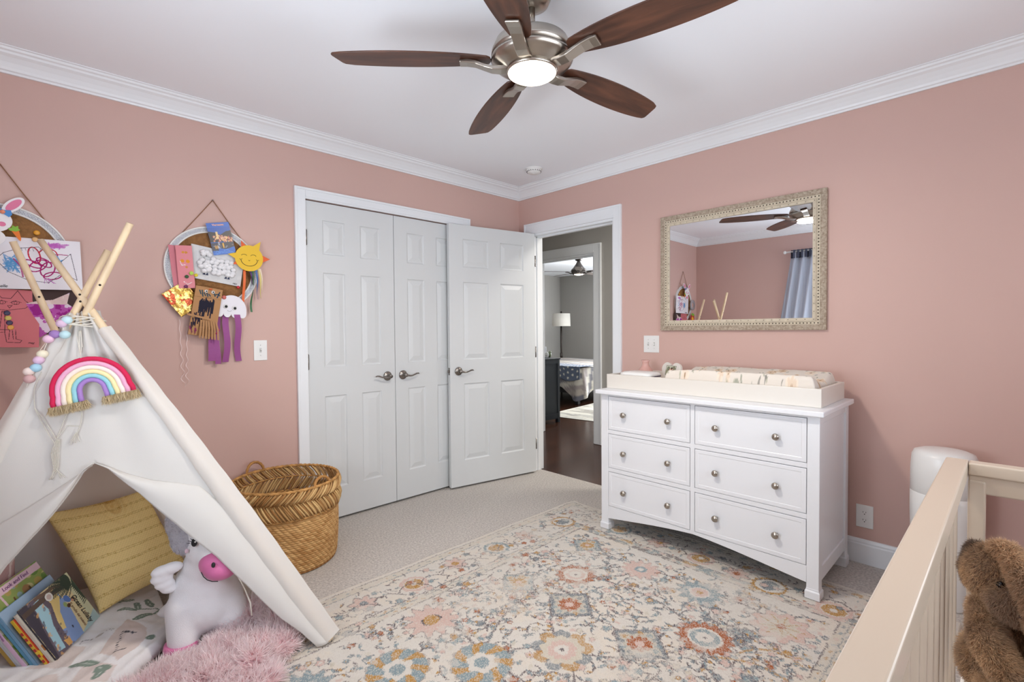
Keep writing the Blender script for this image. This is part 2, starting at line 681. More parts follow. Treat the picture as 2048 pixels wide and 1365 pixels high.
def wood_mat(name, c1, c2, rough, scale, stretch, coat=0.0, plank=None, spec=.5):
    m = bpy.data.materials.new(name)
    m.use_nodes = True
    N, L = m.node_tree.nodes, m.node_tree.links
    b = N['Principled BSDF']
    b.inputs['Roughness'].default_value = rough
    b.inputs['Specular IOR Level'].default_value = spec
    if coat:
        b.inputs['Coat Weight'].default_value = coat
        b.inputs['Coat Roughness'].default_value = 0.25
    co = N.new('ShaderNodeTexCoord')
    mp = N.new('ShaderNodeMapping')
    mp.inputs['Scale'].default_value = stretch
    L.new(co.outputs['Object'], mp.inputs['Vector'])
    n = N.new('ShaderNodeTexNoise')
    n.inputs['Scale'].default_value = scale
    n.inputs['Detail'].default_value = 8
    n.inputs['Distortion'].default_value = 0.6
    L.new(mp.outputs['Vector'], n.inputs['Vector'])
    r = N.new('ShaderNodeValToRGB')
    r.color_ramp.elements[0].position = 0.32
    r.color_ramp.elements[1].position = 0.68
    r.color_ramp.elements[0].color = rgb(*c1)
    r.color_ramp.elements[1].color = rgb(*c2)
    L.new(n.outputs['Fac'], r.inputs['Fac'])
    out = r.outputs['Color']
    if plank:
        br = N.new('ShaderNodeTexBrick')
        br.inputs['Scale'].default_value = 1.0
        br.inputs['Brick Width'].default_value = plank[0]
        br.inputs['Row Height'].default_value = plank[1]
        br.inputs['Mortar Size'].default_value = 0.0015
        br.inputs['Color1'].default_value = (1, 1, 1, 1)
        br.inputs['Color2'].default_value = (0.72, 0.72, 0.72, 1)
        br.inputs['Mortar'].default_value = (0.25, 0.25, 0.25, 1)
        mp2 = N.new('ShaderNodeMapping')
        mp2.inputs['Rotation'].default_value = (0, 0, plank[2])
        L.new(co.outputs['Object'], mp2.inputs['Vector'])
        L.new(mp2.outputs['Vector'], br.inputs['Vector'])
        mx = N.new('ShaderNodeMixRGB')
        mx.blend_type = 'MULTIPLY'
        mx.inputs['Fac'].default_value = 1
        L.new(out, mx.inputs['Color1'])
        L.new(br.outputs['Color'], mx.inputs['Color2'])
        out = mx.outputs['Color']
    L.new(out, b.inputs['Base Color'])
    MATS[name] = m
    return m


FLOORW = wood_mat('dark_hardwood', (50, 29, 20), (86, 55, 40), 0.20, 9, (1.5, 14, 1), 0.0, (1.1, .11, 0), spec=.12)
WEATH = wood_mat('weathered_wood', (140, 124, 106), (186, 172, 154), 0.8, 9, (9, 9, 9))
# ================================================================== THE ROOM
XL, YB, H = -3.60, -3.75, 2.455
DO0, DO1 = -0.995, -0.145        # doorway to the hall (y range) in the right wall
CL0, CL1 = -1.872, -0.636       # closet opening (x range) in the left wall
DH = 2.052


def wall_with_hole(name, axis, p0, p1, a0, a1, holes, m, z1=H, z0=-0.02):
    """axis 'x': slab between x=p0..p1 running along y from a0 to a1; holes: (b0,b1,zlo,zhi)"""
    b = MB()

    def bx(u0, u1, zz0, zz1):
        if u1 - u0 < 1e-6 or zz1 - zz0 < 1e-6:
            return
        if axis == 'x':
            b.box(p0, p1, u0, u1, zz0, zz1)
        else:
            b.box(u0, u1, p0, p1, zz0, zz1)
    cur = a0
    for (b0, b1, zl, zh) in sorted(holes):
        bx(cur, b0, z0, z1)
        bx(b0, b1, z0, zl)
        bx(b0, b1, zh, z1)
        cur = b1
    bx(cur, a1, z0, z1)
    return struct(b.build(name, m))


wall_with_hole('wall_right', 'x', 0, 0.06, YB, 0.0, [(DO0, DO1, -0.02, DH)], WALL)
wall_with_hole('wall_left', 'y', 0, 0.10, XL, 0.06, [(CL0, CL1, -0.02, DH)], WALL)
W1 = (-2.50, -1.38, 0.80, 2.10)
W2 = (-2.70, -0.80, 0.80, 2.10)  # opening made up for the added back light
wall_with_hole('wall_window_side', 'x', XL - 0.12, XL, YB, 0.10, [W1], WALL)
wall_with_hole('wall_behind', 'y', YB - 0.12, YB, XL - 0.12, 0.06, [W2], WALL)
struct(MB().box(CL0 - .1, CL1 + .1, 0.62, 0.66, -0.02, H).box(CL0 - .1, CL0 - .06, .1, .62, -.02, H).box(CL1 + .06, CL1 + .1, .1, .62, -.02, H).build('wall_closet', CEIL))
struct(MB().box(XL - .12, 0.06, YB - .12, 0.66, H, H + .1).build('ceiling', CEIL))

# carpet: a flat sheet with a fine pile normal
struct(MB().box(XL - .1, 0.085, YB - .1, 0.62, -0.03, 0.0).build('floor', CARPET))

# crown moulding, one run per wall, mitred
CROWN = [(0, -.092), (.010, -.092), (.012, -.084), (.020, -.080), (.024, -.070), (.036, -.052), (.052, -.034), (.066, -.026),
         (.070, -.018), (.080, -.014), (.084, -.006), (.092, -.004), (.092, 0), (0, 0)]


def crown_run(name, p, q_, inward, m=TRIM, prof=CROWN, top=H, mitre0=1, mitre1=1):
    p, q_ = Vector(p), Vector(q_)
    d = (q_ - p).normalized()
    n = Vector(inward)
    vs, fs = [], []
    for (a, s) in ((p, 1), (q_, -1)):
        for (o, z) in prof:
            mt = mitre0 if s == 1 else mitre1
            vs.append(Vector((a.x, a.y, top + z)) + n * o + d * (o * s * mt))
    k = len(prof)
    for i in range(k):
        j = (i + 1) % k
        fs.append((i, j, k + j, k + i))
    fs.append(tuple(range(k)))
    fs.append(tuple(range(2 * k - 1, k - 1, -1)))
    b = MB().add(vs, fs)
    o = b.build(name, m)
    bm = bmesh.new()
    bm.from_mesh(o.data)
    bmesh.ops.recalc_face_normals(bm, faces=bm.faces)
    bm.to_mesh(o.data)
    bm.free()
    return struct(o)


crown_run('trim_1', (XL, 0, 0), (0, 0, 0), (0, -1, 0))
crown_run('trim_2', (0, 0, 0), (0, YB, 0), (-1, 0, 0))
crown_run('trim_3', (0, YB, 0), (XL, YB, 0), (0, 1, 0))
crown_run('trim_4', (XL, YB, 0), (XL, 0, 0), (1, 0, 0))

BASE = [(0, 0), (0.014, 0), (0.014, .098), (.011, .104), (.011, .112), (.006, .124), (0, .126)]


def base_run(name, p, q_, inward, mitre0=1, mitre1=1, m=TRIM):
    return crown_run(name, p, q_, inward, m, BASE, 0.0, mitre0, mitre1)


base_run('baseboard_left', (XL, 0, 0), (-1.935, 0, 0), (0, -1, 0), 1, 0)
base_run('baseboard_corner', (-.56, 0, 0), (0, 0, 0), (0, -1, 0), 0, 1)
base_run('baseboard_right', (0, -1.062, 0), (0, YB, 0), (-1, 0, 0), 0, 1)
base_run('baseboard_behind', (0, YB, 0), (XL, YB, 0), (0, 1, 0))
base_run('baseboard_window_side', (XL, YB, 0), (XL, 0, 0), (1, 0, 0))


def casing(name, M, w_, h, cw=0.066, m=TRIM, z0=0.0, cr=None, ch=None):
    """door casing in local frame: x across the opening 0..w, z up, y out of the wall"""
    b = MB()
    t = 0.016
    cr, ch = cr or cw, ch or cw
    for (x0, x1, xo0, xo1, xi0, xi1) in ((-cw, 0, -cw, -cw + .014, -.012, 0.0), (w_, w_ + cr, w_ + cr - .014, w_ + cr, w_, w_ + .012)):
        b.box(x0, x1, 0, t, z0, h + ch, M)
        b.box(xo0, xo1, t, t + .006, z0, h + ch, M)
    b.box(0, w_, 0, t, h, h + ch, M)
    b.box(-cw + .014, w_ + cr - .014, t, t + .006, h + ch - .014, h + ch, M)
    b.box(0, w_, t, t + .003, h + .010, h + .022, M)
    o = b.build(name, m, bevel=.002)
    return struct(o)


def jamb(name, M, w_, h, depth, m=TRIM, stop=0.5):
    b = MB()
    t = .018
    b.box(0, t, -depth, 0.001, 0, h, M).box(w_ - t, w_, -depth, 0.001, 0, h, M).box(t, w_ - t, -depth, 0.001, h - t, h, M)
    s0, s1 = -depth * stop - .018, -depth * stop + .018
    b.box(t, t + .011, s0, s1, 0, h - t, M).box(w_ - t - .011, w_ - t, s0, s1, 0, h - t, M).box(t, w_ - t, s0, s1, h - t - .011, h - t, M)
    return struct(b.build(name, m, bevel=.001))


MR = Matrix(((0, -1, 0, 0), (-1, 0, 0, DO1), (0, 0, 1, 0), (0, 0, 0, 1)))      # local x -> -y, local y -> -x
casing('trim_5', MR, DO1 - DO0, DH, cw=0.066, cr=.066, ch=.088)
# the right leg of that casing is narrower: only its reveal shows beside the dresser
jamb('trim_6', MR, DO1 - DO0, DH, 0.125, stop=.52)
ML = Matrix(((1, 0, 0, CL0), (0, -1, 0, 0), (0, 0, 1, 0), (0, 0, 0, 1)))
casing('trim_7', ML, CL1 - CL0, DH, cw=0.066)


# ------------------------------------------------------------------ six-panel doors
def door_leaf(name, w_, h, t, st, mid, M, m=DOORM, parent=None):
    pw = (w_ - 2 * st - mid) / 2
    xs = [0, st, st + pw, st + pw + mid, w_ - st, w_]
    zs = [0, .200, .800, .985, 1.590, 1.705, 1.922, h]
    b = MB()
    rings = [(0.0, 0.0), (.006, -.007), (.013, -.008), (.018, -.0065), (.042, -.0012), (.045, -.0008)]
    for side in (0, 1):
        def P(x, z, d):
            y = -t / 2 - d if side == 0 else t / 2 + d
            y = (-t / 2 + (-d)) if side == 0 else (t / 2 + d)
            return M @ Vector((x, y, z))
        for i in range(5):
            for j in range(7):
                x0, x1, z0, z1 = xs[i], xs[i + 1], zs[j], zs[j + 1]
                if i in (1, 3) and j in (1, 3, 5):
                    vs = []
                    for (o, d) in rings:
                        vs += [P(x0 + o, z0 + o, d), P(x1 - o, z0 + o, d), P(x1 - o, z1 - o, d), P(x0 + o, z1 - o, d)]
                    fs = []
                    for k in range(len(rings) - 1):
                        for c in range(4):
                            c2 = (c + 1) % 4
                            fs.append((k * 4 + c, k * 4 + c2, (k + 1) * 4 + c2, (k + 1) * 4 + c))
                    k = (len(rings) - 1) * 4
                    fs.append((k, k + 1, k + 2, k + 3))
                else:
                    vs = [P(x0, z0, 0), P(x1, z0, 0), P(x1, z1, 0), P(x0, z1, 0)]
                    fs = [(0, 1, 2, 3)]
                if side:
                    fs = [tuple(reversed(f)) for f in fs]
                b.add(vs, fs)
    q = t / 2
    for (x0, z0, x1, z1) in ((0, 0, 0, h), (0, h, w_, h), (w_, h, w_, 0), (w_, 0, 0, 0)):
        b.add([M @ Vector(p) for p in ((x0, -q, z0), (x1, -q, z1), (x1, q, z1), (x0, q, z0))], [(0, 1, 2, 3)])
    o = b.build(name, m, parent)
    return o


def lever(parent, M, sgn):
    """lever handle: rosette, neck and a wavy lever; local x along the door, y out of it (towards -y side)"""
    b = MB()
    Mr = M @ Matrix.Rotation(radians(90), 4, 'X')
    b.lathe([(.0, 0), (.032, 0), (.033, .003), (.030, .008), (.022, .011), (.014, .013), (.012, .030), (.013, .040), (.0135, .052), (.010, .056), (0, .057)], 28, Mr, False, False)
    pts = [(0, .046, 0), (.012, .050, -.002), (.03, .050, -.006), (.05, .047, -.006), (.07, .045, .000), (.088, .045, .007), (.102, .043, .008), (.112, .039, .004)]
    rs = [.010, .010, .008, .0065, .0065, .007, .0065, .004]
    b.tube([M @ Vector((sgn * x, -y, z)) for x, y, z in pts], rs, 10, flat=0.8)
    return b.build('handle', DNICK, parent)


def hinge(parent, M):
    b = MB()
    b.tube([M @ Vector((0, -.006, z)) for z in (-.046, .046)], .0065, 10)
    b.box(-.016, 0, -.003, 0, -.044, .044, M)
    b.tube([M @ Vector((0, -.006, z)) for z in (-.050, -.046)], .004, 8)
    b.tube([M @ Vector((0, -.006, z)) for z in (.046, .050)], .004, 8)
    return b.build('hinge', DNICK, parent)


MC1 = Matrix.Translation((CL0 + .004, 0.0175 + .001, .015))
d1 = struct(door_leaf('door_1', .6125, 2.030, .035, .105, .108, MC1))
MC2 = Matrix.Translation((CL0 + .004 + .6125 + .004, 0.0175 + .001, .015))
d2 = struct(door_leaf('door_2', .6125, 2.030, .035, .105, .108, MC2))
lever(d1, Matrix.Translation((-1.316, .001, .914)), -1)
lever(d2, Matrix.Translation((-1.192, .001, .914)), 1)
for z in (1.815, 1.04, .25):
    hinge(d1, Matrix.Translation((CL0 + .003, 0.0, z)))
for z in (1.815, 1.04, .25):
    hinge(d2, Matrix.Translation((CL1 - .003, 0.0, z)))
# the passage door, swung open 100 degrees
a_ = radians(100.6)
DW = .806
MD = frame((-.022, -.205, .015), (-sin(a_), -cos(a_), 0), (0, 0, 1))
# local x: hinge->free edge, local y = up ; build with z up instead
xd = Vector((-sin(a_), -cos(a_), 0))
yd = Vector((0, 0, 1)).cross(xd)
MD = Matrix(((xd.x, yd.x, 0, -.022), (xd.y, yd.y, 0, -.207), (0, 0, 1, .015), (0, 0, 0, 1)))
MD = MD @ Matrix.Translation((0, .0175 * (-1 if yd.y > 0 else 1), 0))
# visible face is the one towards the camera: put it on the measured plane
sgn_face = -1 if yd.y > 0 else 1      # local y pointing to the camera side
MD = Matrix(((xd.x, yd.x, 0, -.022), (xd.y, yd.y, 0, -.207), (0, 0, 1, .015), (0, 0, 0, 1))) @ Matrix.Translation((0, -sgn_face * .0175, 0))
d3 = struct(door_leaf('door_3', DW, 2.030, .035, .118, .112, MD))
# lever frame: x along the door towards the hinge, -y local = out to the camera
xh = -xd
yh = -(yd * sgn_face)
MH = Matrix(((xh.x, yh.x, 0, -.022 + xd.x * (DW - .071)), (xh.y, yh.y, 0, -.207 + xd.y * (DW - .071)), (0, 0, 1, .914), (0, 0, 0, 1)))
lever(d3, MH, 1)
ML2 = Matrix(((xd.x, yd.x, 0, -.022 + xd.x * DW), (xd.y, yd.y, 0, -.207 + xd.y * DW), (0, 0, 1, .914), (0, 0, 0, 1))) @ Matrix.Translation((0, -sgn_face * .0175, 0))
lp = MB().box(-.0005, .0012, -.0125, .0125, -.028, .028, ML2).box(.0, .011, -.006, .007, -.010, .010, ML2).build('latch_plate', DNICK, d3)
for z in (1.815, 1.04, .25):
    b = MB()
    b.tube([(-.010, -.200, z - .046), (-.010, -.200, z + .046)], .0065, 10)
    b.build('hinge', DNICK, d3)

# ------------------------------------------------------------------ windows: the side one behind its curtain, the others added for fill light
def clear_glass():
    m = bpy.data.materials.new('pane_glass')
    m.use_nodes = True
    N, L = m.node_tree.nodes, m.node_tree.links
    N.remove(N['Principled BSDF'])
    t = N.new('ShaderNodeBsdfTransparent')
    g = N.new('ShaderNodeBsdfGlossy')
    g.inputs['Roughness'].default_value = 0.02
    fr = N.new('ShaderNodeFresnel')
    fr.inputs['IOR'].default_value = 1.45
    mx = N.new('ShaderNodeMixShader')
    L.new(fr.outputs['Fac'], mx.inputs['Fac'])
    L.new(t.outputs['BSDF'], mx.inputs[1])
    L.new(g.outputs['BSDF'], mx.inputs[2])
    L.new(mx.outputs['Shader'], N['Material Output'].inputs['Surface'])
    return m


PANE = clear_glass()


def window(name, axis, pos, a0, a1, z0, z1, inward):
    def bx(b, u0, u1, d0, d1, zz0, zz1):
        lo, hi = sorted((pos + inward * d0, pos + inward * d1))
        if axis == 'x':
            b.box(lo, hi, u0, u1, zz0, zz1)
        else:
            b.box(u0, u1, lo, hi, zz0, zz1)
    b = MB()
    c = .07
    bx(b, a0 - c, a0, 0, .018, z0 - c, z1 + c)
    bx(b, a1, a1 + c, 0, .018, z0 - c, z1 + c)
    bx(b, a0, a1, 0, .018, z1, z1 + c)
    bx(b, a0 - c, a1 + c, 0, .05, z0 - .025, z0)
    f = .045
    bx(b, a0, a0 + f, -.1, -.03, z0, z1)
    bx(b, a1 - f, a1, -.1, -.03, z0, z1)
    bx(b, a0 + f, a1 - f, -.1, -.03, z0, z0 + f)
    bx(b, a0 + f, a1 - f, -.1, -.03, z1 - f, z1)
    zm = (z0 + z1) / 2
    bx(b, a0 + f, a1 - f, -.09, -.035, zm - .02, zm + .02)
    o = struct(b.build(name, TRIM, bevel=.002))
    g = MB()
    bx(g, a0 + f, a1 - f, -.070, -.066, z0 + f, z1 - f)
    g.build('pane', PANE, o)
    return o


window('window_1', 'x', XL, *W1, 1)
window('added_window_back', 'y', YB, *W2, 1)  # invented window that frames the added back light

# curtain and rod at the side window, seen in the mirror
GREYC = mat('grey_curtain_cloth', (176, 182, 196), 0.9, vary=.10, vscale=3, trans=0.0, stretch=(1, 30, .05))


def curtain(y0, y1, zt, zb, label, folds, flare=0.0):
    t = thing('curtain', label, 'curtain', (XL + .09, (y0 + y1) / 2, zb))

    def fn(u, v):
        y = y0 + (y1 - y0) * u
        z = zt + (zb - zt) * v
        amp = .018 + .012 * v
        x = XL + .10 + amp * sin(u * folds * 2 * pi + 1.2 * sin(v * 2 + u * 5)) + .012 * v * sin(u * 9 + 2)
        return (x, y + flare * min(1, v * 2.4) * u, z)
    MB().grid(fn, 160, 30).build('drape', GREYC, t)

    def hd(u, v):
        y = y0 + (y1 - y0) * u
        z = zt + .03 - .10 * v
        return (XL + .108 + .018 * sin(u * folds * 4 * pi) + (.012 if v > .3 else 0), y, z)
    MB().grid(hd, 160, 6).build('header_band', mat('dark_grey_curtain_header', (66, 68, 84), .9), t)
    return t


curtain(-1.90, -1.22, 2.13, .06, 'grey gathered curtain with a dark header beside the side window, seen in the mirror', 8, .13)
curtain(-2.66, -2.16, 2.13, .06, 'second grey gathered curtain at the far end of the curtain rod', 7)
rod = thing('curtain_rod', 'thin white curtain rod above the side window with a round end', 'curtain rod', (XL + .09, -1.9, 2.14))
MB().tube([(XL + .10, -2.76, 2.14), (XL + .10, -1.16, 2.14)], .010, 10).build('rod', PLAST, rod)
for y in (-2.77, -1.15):
    MB().ball((XL + .10, y, 2.14), .02).build('finial', PLAST, rod)
for y in (-2.70, -1.22):
    MB().box(XL, XL + .10, y - .006, y + .006, 2.128, 2.134).build('bracket', PLAST, rod)

# ================================================================== HALL AND FAR BEDROOM
HX0, HX1 = 0.12, 1.20
BD0, BD1 = 0.07, 0.912
wall_with_hole('wall_hall_near', 'x', .06, .12, -4.0, 2.2, [(DO0, DO1, -.02, DH)], GREYW)
wall_with_hole('wall_hall_far', 'x', HX1, HX1 + .12, -4.0, 4.5, [(BD0, BD1, -.02, 2.045)], GREYW)
struct(MB().box(.12, HX1, 2.1, 2.2, -.02, H).build('wall_hall_end', GREYW))
struct(MB().box(.085, 6.0, -4.0, 4.6, -.04, -.004).build('floor_hall', FLOORW))
struct(MB().box(.06, 6.0, -4.0, 4.6, H, H + .1).build('ceiling_hall', CEIL))
W3 = (0.45, 1.95, 0.85, 2.10)  # unseen opening added to let fill light into the bedroom
wall_with_hole('wall_bedroom_right', 'x', 5.72, 5.84, -1.6, 4.6, [W3], GREYW)
window('added_window_bedroom', 'x', 5.72, *W3, -1)  # unseen window added around the bedroom fill light
struct(MB().box(HX1 + .12, 5.84, 4.38, 4.5, -.02, H).build('wall_bedroom_far', GREYW))
struct(MB().box(HX1 + .12, 5.84, -1.7, -1.6, -.02, H).build('wall_bedroom_near', GREYW))
MB2 = Matrix(((0, -1, 0, HX1), (1, 0, 0, BD0), (0, 0, 1, 0), (0, 0, 0, 1)))   # local x -> +y, y -> -x
casing('trim_8', MB2, BD1 - BD0, 2.045, cw=.095, cr=.095)
jamb('trim_9', MB2, BD1 - BD0, 2.045, .12, stop=.55)
base_run('baseboard_hall', (HX1, -4.0, 0), (HX1, BD0 - .095, 0), (-1, 0, 0), 0, 0)
MB().box(HX1 + .02, HX1 + .045, BD1 - .022, BD1 - .017, .86, .93).build('strike_plate', BLACK, bpy.data.objects['trim_9'])

struct(MB().box(.06, HX1 + .12, -4.1, -4.0, -.02, H).build('wall_hall_south', GREYW))
# far bedroom rug
p = Paint(2.3, 2.6, .012, A(206, 200, 186))
n1 = fnoise(p.X0 * 3, p.Y0 * 16, 4)
p.put(n1 > .60, A(120, 112, 104), .7)
n2 = fnoise(p.X0 * 2 + 9, p.Y0 * 12, 3)
p.put(n2 > .66, A(150, 146, 140), .5)
p.put((p.X0 < .04) | (p.X0 > 2.26) | (p.Y0 < .04), A(214, 208, 196))
o = p.build('bedroom_rug', mat('flat_woven_rug', (200, 195, 185), .95, attr='Col', bump=.3, bscale=200), frame((2.12, 1.62, .004), (.12, -1, 0), (1, .12, 0)), thick=.006)
tag(o, 'pale cream rug with faint dark lines beside the bed through the doorway', 'rug')
# ================================================================== DRESSER
RZ = .0125   # top of the big rug
FX, DY0, DY1 = -.605, -1.305, -2.472     # front face x, left and right sides (y)
dr = thing('dresser', 'white six-drawer dresser with round nickel knobs under the wide framed mirror', 'dresser', (-.33, -1.89, RZ))
b = MB()
XBk = -.075
# posts
PW = .050
for (y0, y1) in ((DY0 - PW, DY0), (DY1, DY1 + PW)):
    b.box(FX, FX + PW, y0, y1, .05, .838)
    b.box(XBk - PW, XBk, y0, y1, .05, .838)
# side panels (recessed) with rails
for (yo, s) in ((DY0, -1), (DY1, 1)):
    yi = yo + s * .010
    b.box(FX + PW, XBk - PW, min(yi, yi + s * .014), max(yi, yi + s * .014), .10, .838)
    b.box(FX + PW, XBk - PW, min(yo + s * .003, yo + s * .022), max(yo + s * .003, yo + s * .022), .085, .150)
    b.box(FX + PW, XBk - PW, min(yo + s * .003, yo + s * .022), max(yo + s * .003, yo + s * .022), .80, .838)
b.box(XBk - .01, XBk - .002, DY1 + PW, DY0 - PW, .09, .838)
b.build('case', FURN, dr, bevel=.0025)
# face frame: rails and centre stile
b = MB()
yl, yr = DY0 - PW, DY1 + PW
ym = -1.886
fx0, fx1 = FX + .001, FX + .022
b.box(fx0, fx1, yr, yl, .828, .838)
for z0, z1 in ((.600, .623), (.369, .392)):
    b.box(fx0 + .001, fx1, yr, yl, z0, z1)
b.box(fx0, fx1, ym - .012, ym + .012, .155, .83)
b.build('face_frame', FURN, dr, bevel=.0015)
# arched apron
b = MB()
n = 24
vs, fs = [], []
for i in range(n + 1):
    u = i / n
    y = yl + (yr - yl) * u
    arch = .082 + .060 * (1 - (2 * u - 1) ** 2) ** 1.0 * (0.55 + .45 * (1 - abs(2 * u - 1)))
    for x in (FX + .001, FX + .022):
        vs += [(x, y, arch), (x, y, .158)]
for i in range(n):
    o_ = i * 4
    fs += [(o_, o_ + 1, o_ + 5, o_ + 4), (o_ + 2, o_ + 6, o_ + 7, o_ + 3), (o_, o_ + 4, o_ + 6, o_ + 2), (o_ + 1, o_ + 3, o_ + 7, o_ + 5)]
b.add(vs, fs)
b.build('apron', FURN, dr)
for (x, y) in ((FX + PW / 2, DY0 - PW / 2), (FX + PW / 2, DY1 + PW / 2), (XBk - PW / 2, DY0 - PW / 2), (XBk - PW / 2, DY1 + PW / 2)):
    b = MB()
    b.box(x - .026, x + .026, y - .026, y + .026, .050, .060)
    vs = []
    zf = RZ if x < -.36 else 0.0
    for h_, z in ((.0275, .052), (.0305, .046), (.0305, zf + .004), (.029, zf)):
        vs += [(x - h_, y - h_, z), (x + h_, y - h_, z), (x + h_, y + h_, z), (x - h_, y + h_, z)]
    fs = [(3, 2, 1, 0)[::-1], (12, 13, 14, 15)[::-1]]
    for k in range(3):
        for c in range(4):
            c2 = (c + 1) % 4
            fs.append((k * 4 + c, (k + 1) * 4 + c, (k + 1) * 4 + c2, k * 4 + c2))
    b.add(vs, fs)
    b.build('foot', FURN, dr, bevel=.0015)
b = MB().box(-.640, -.070, DY1 - .022, DY0 + .020, .840, .865)
b.build('top', FURN, dr, bevel=.005, segs=3)


def knob(parent, x, y, z):
    M = Matrix.Translation((x, y, z)) @ Matrix.Rotation(radians(-90), 4, 'Y')
    b = MB().lathe([(.0, 0), (.007, 0), (.006, .006), (.0055, .010), (.010, .014), (.0155, .019), (.0165, .023), (.0150, .028), (.010, .031), (.004, .0325), (0, .033)], 24, M, False, False)
    return b.build('knob', NICK, parent)


def drawer(y0, y1, z0, z1, kys):
    """front with a bevelled picture frame edge and a flat centre"""
    g = .0025
    y0, y1, z0, z1 = y0 - g, y1 + g, z0 + g, z1 - g
    b = MB()
    xf = FX + .0015
    b.box(xf + .001, xf + .02, y1, y0, z0, z1)
    rings = [(0, 0), (.003, -.0005), (.018, -.0005), (.024, .003), (.027, .0036)]
    vs = []
    for (o_, d) in rings:
        vs += [(xf + d, y0 - o_, z0 + o_), (xf + d, y1 + o_, z0 + o_), (xf + d, y1 + o_, z1 - o_), (xf + d, y0 - o_, z1 - o_)]
    fs = []
    for k in range(len(rings) - 1):
        for c in range(4):
            c2 = (c + 1) % 4
            fs.append((k * 4 + c, k * 4 + c2, (k + 1) * 4 + c2, (k + 1) * 4 + c))
    k = (len(rings) - 1) * 4
    fs.append((k, k + 1, k + 2, k + 3))
    b.add(vs, [tuple(reversed(f)) for f in fs])
    d = b.build('drawer', FURN, dr)
    for ky in kys:
        knob(d, xf + .001, ky, (z0 + z1) / 2)


for z0, z1 in ((.623, .828), (.392, .600), (.158, .369)):
    drawer(yl, ym + .012, z0, z1, (-1.470, -1.752))
    drawer(ym - .012, yr, z0, z1, (-2.014, -2.297))

# changing tray
tr = thing('changing_tray', 'white wooden changing tray lying along the dresser top', 'tray', (-.31, -1.87, .865))
T0, T1, TX0, TX1, TZ = -1.292, -2.458, -.527, -.103, .952
b = MB()
b.box(TX0, TX0 + .018, T1, T0, .8655, TZ).box(TX1 - .018, TX1, T1, T0, .8655, TZ)
b.box(TX0 + .018, TX1 - .018, T0 - .018, T0, .8655, TZ).box(TX0 + .018, TX1 - .018, T1, T1 + .018, .8655, TZ)
b.build('tray_sides', CREAMP, tr, bevel=.002)
MB().box(TX0 + .017, TX1 - .017, T1 + .017, T0 - .017, .866, .874).build('tray_floor', CREAMP, tr)

# contoured changing pad with a floral cover
PX0, PX1, PY0, PY1 = -.500, -.125, -1.668, -2.425
p = Paint(.44, .86, .003, A(218, 210, 200), jag=.002)
rr = random.Random(5)
for k in range(60):
    x, y = rr.uniform(.0, .44), rr.uniform(.0, .86)
    c_ = rr.choice([A(206, 172, 136), A(214, 188, 162), A(190, 154, 116), A(220, 202, 184)])
    r = rr.uniform(.010, .024)
    p.disk(x, y, r * 1.25, A(226, 214, 198), petals=5, amp=.25, ph=k)
    p.disk(x, y, r, c_, petals=6, amp=.22, ph=k, a=.55)
    p.disk(x, y, r * .3, A(150, 116, 78), a=.8)
for k in range(170):
    x, y, an = rr.uniform(0, .44), rr.uniform(0, .86), rr.uniform(0, 6.3)
    p.disk(x, y, rr.uniform(.007, .013), rr.choice([A(134, 140, 122), A(158, 160, 136), A(120, 118, 110)]), asp=2.8, rot=an, a=.75)


def pad_surf(X, Y):
    u, v = X / .44, Y / .86
    xx = PX0 + (PX1 - PX0) * np.clip(u * 1.0, 0, 1)
    yy = PY0 + (PY1 - PY0) * v
    edge = np.minimum(np.minimum(u, 1 - u) * .44, np.minimum(v, 1 - v) * .86)
    rise = np.clip(edge / .030, 0, 1)
    rise = np.sqrt(1 - (1 - rise) ** 2)
    bowl = .105 + .022 * np.cos(2 * np.pi * u) - .008 * np.exp(-((v - .06) / .08) ** 2)
    wr = .004 * (fnoise(u * 8, v * 14, 3) - .5) * 2
    zz = .8745 + .01 + rise * (bowl - .01 + wr)
    return xx, yy, zz


tag(p.build('changing_pad', mat('floral_cotton', (236, 230, 222), .85, attr='Col', bump=.15, bscale=120), surf=pad_surf, thick=.004),
    'cream floral changing pad lying in the white tray on the dresser', 'changing pad')

# wipes case
wp = thing('wipes_case', 'white oval wipes case with a dark line around it, left in the tray', 'wipes case', (-.385, -1.44, .875))


def rbox(b, x0, x1, y0, y1, z0, z1, r=.03, lid=0.0, n=6, col=None):
    pts = []
    for cx_, cy_, a0 in ((x1 - r, y1 - r, 0), (x0 + r, y1 - r, 90), (x0 + r, y0 + r, 180), (x1 - r, y0 + r, 270)):
        for k in range(n + 1):
            a = radians(a0 + 90 * k / n)
            pts.append((cx_ + r * cos(a), cy_ + r * sin(a)))
    m = len(pts)
    cx, cy = (x0 + x1) / 2, (y0 + y1) / 2
    prof = [(.96, z0), (1.0, z0 + .006), (1.0, z1 - .004), (.985, z1)] if not lid else [(.985, z0), (1.0, z0 + .003), (.97, z0 + (z1 - z0) * .6), (.80, z1), (.3, z1 + .002)]
    vs = []
    for s, z in prof:
        vs += [(cx + (x - cx) * s, cy + (y - cy) * s, z) for x, y in pts]
    fs = [tuple(reversed(range(m))), tuple((len(prof) - 1) * m + k for k in range(m))]
    for i in range(len(prof) - 1):
        for k in range(m):
            k2 = (k + 1) % m
            fs.append((i * m + k, i * m + k2, (i + 1) * m + k2, (i + 1) * m + k))
    b.add(vs, fs, smooth=True, col=col)
    return b


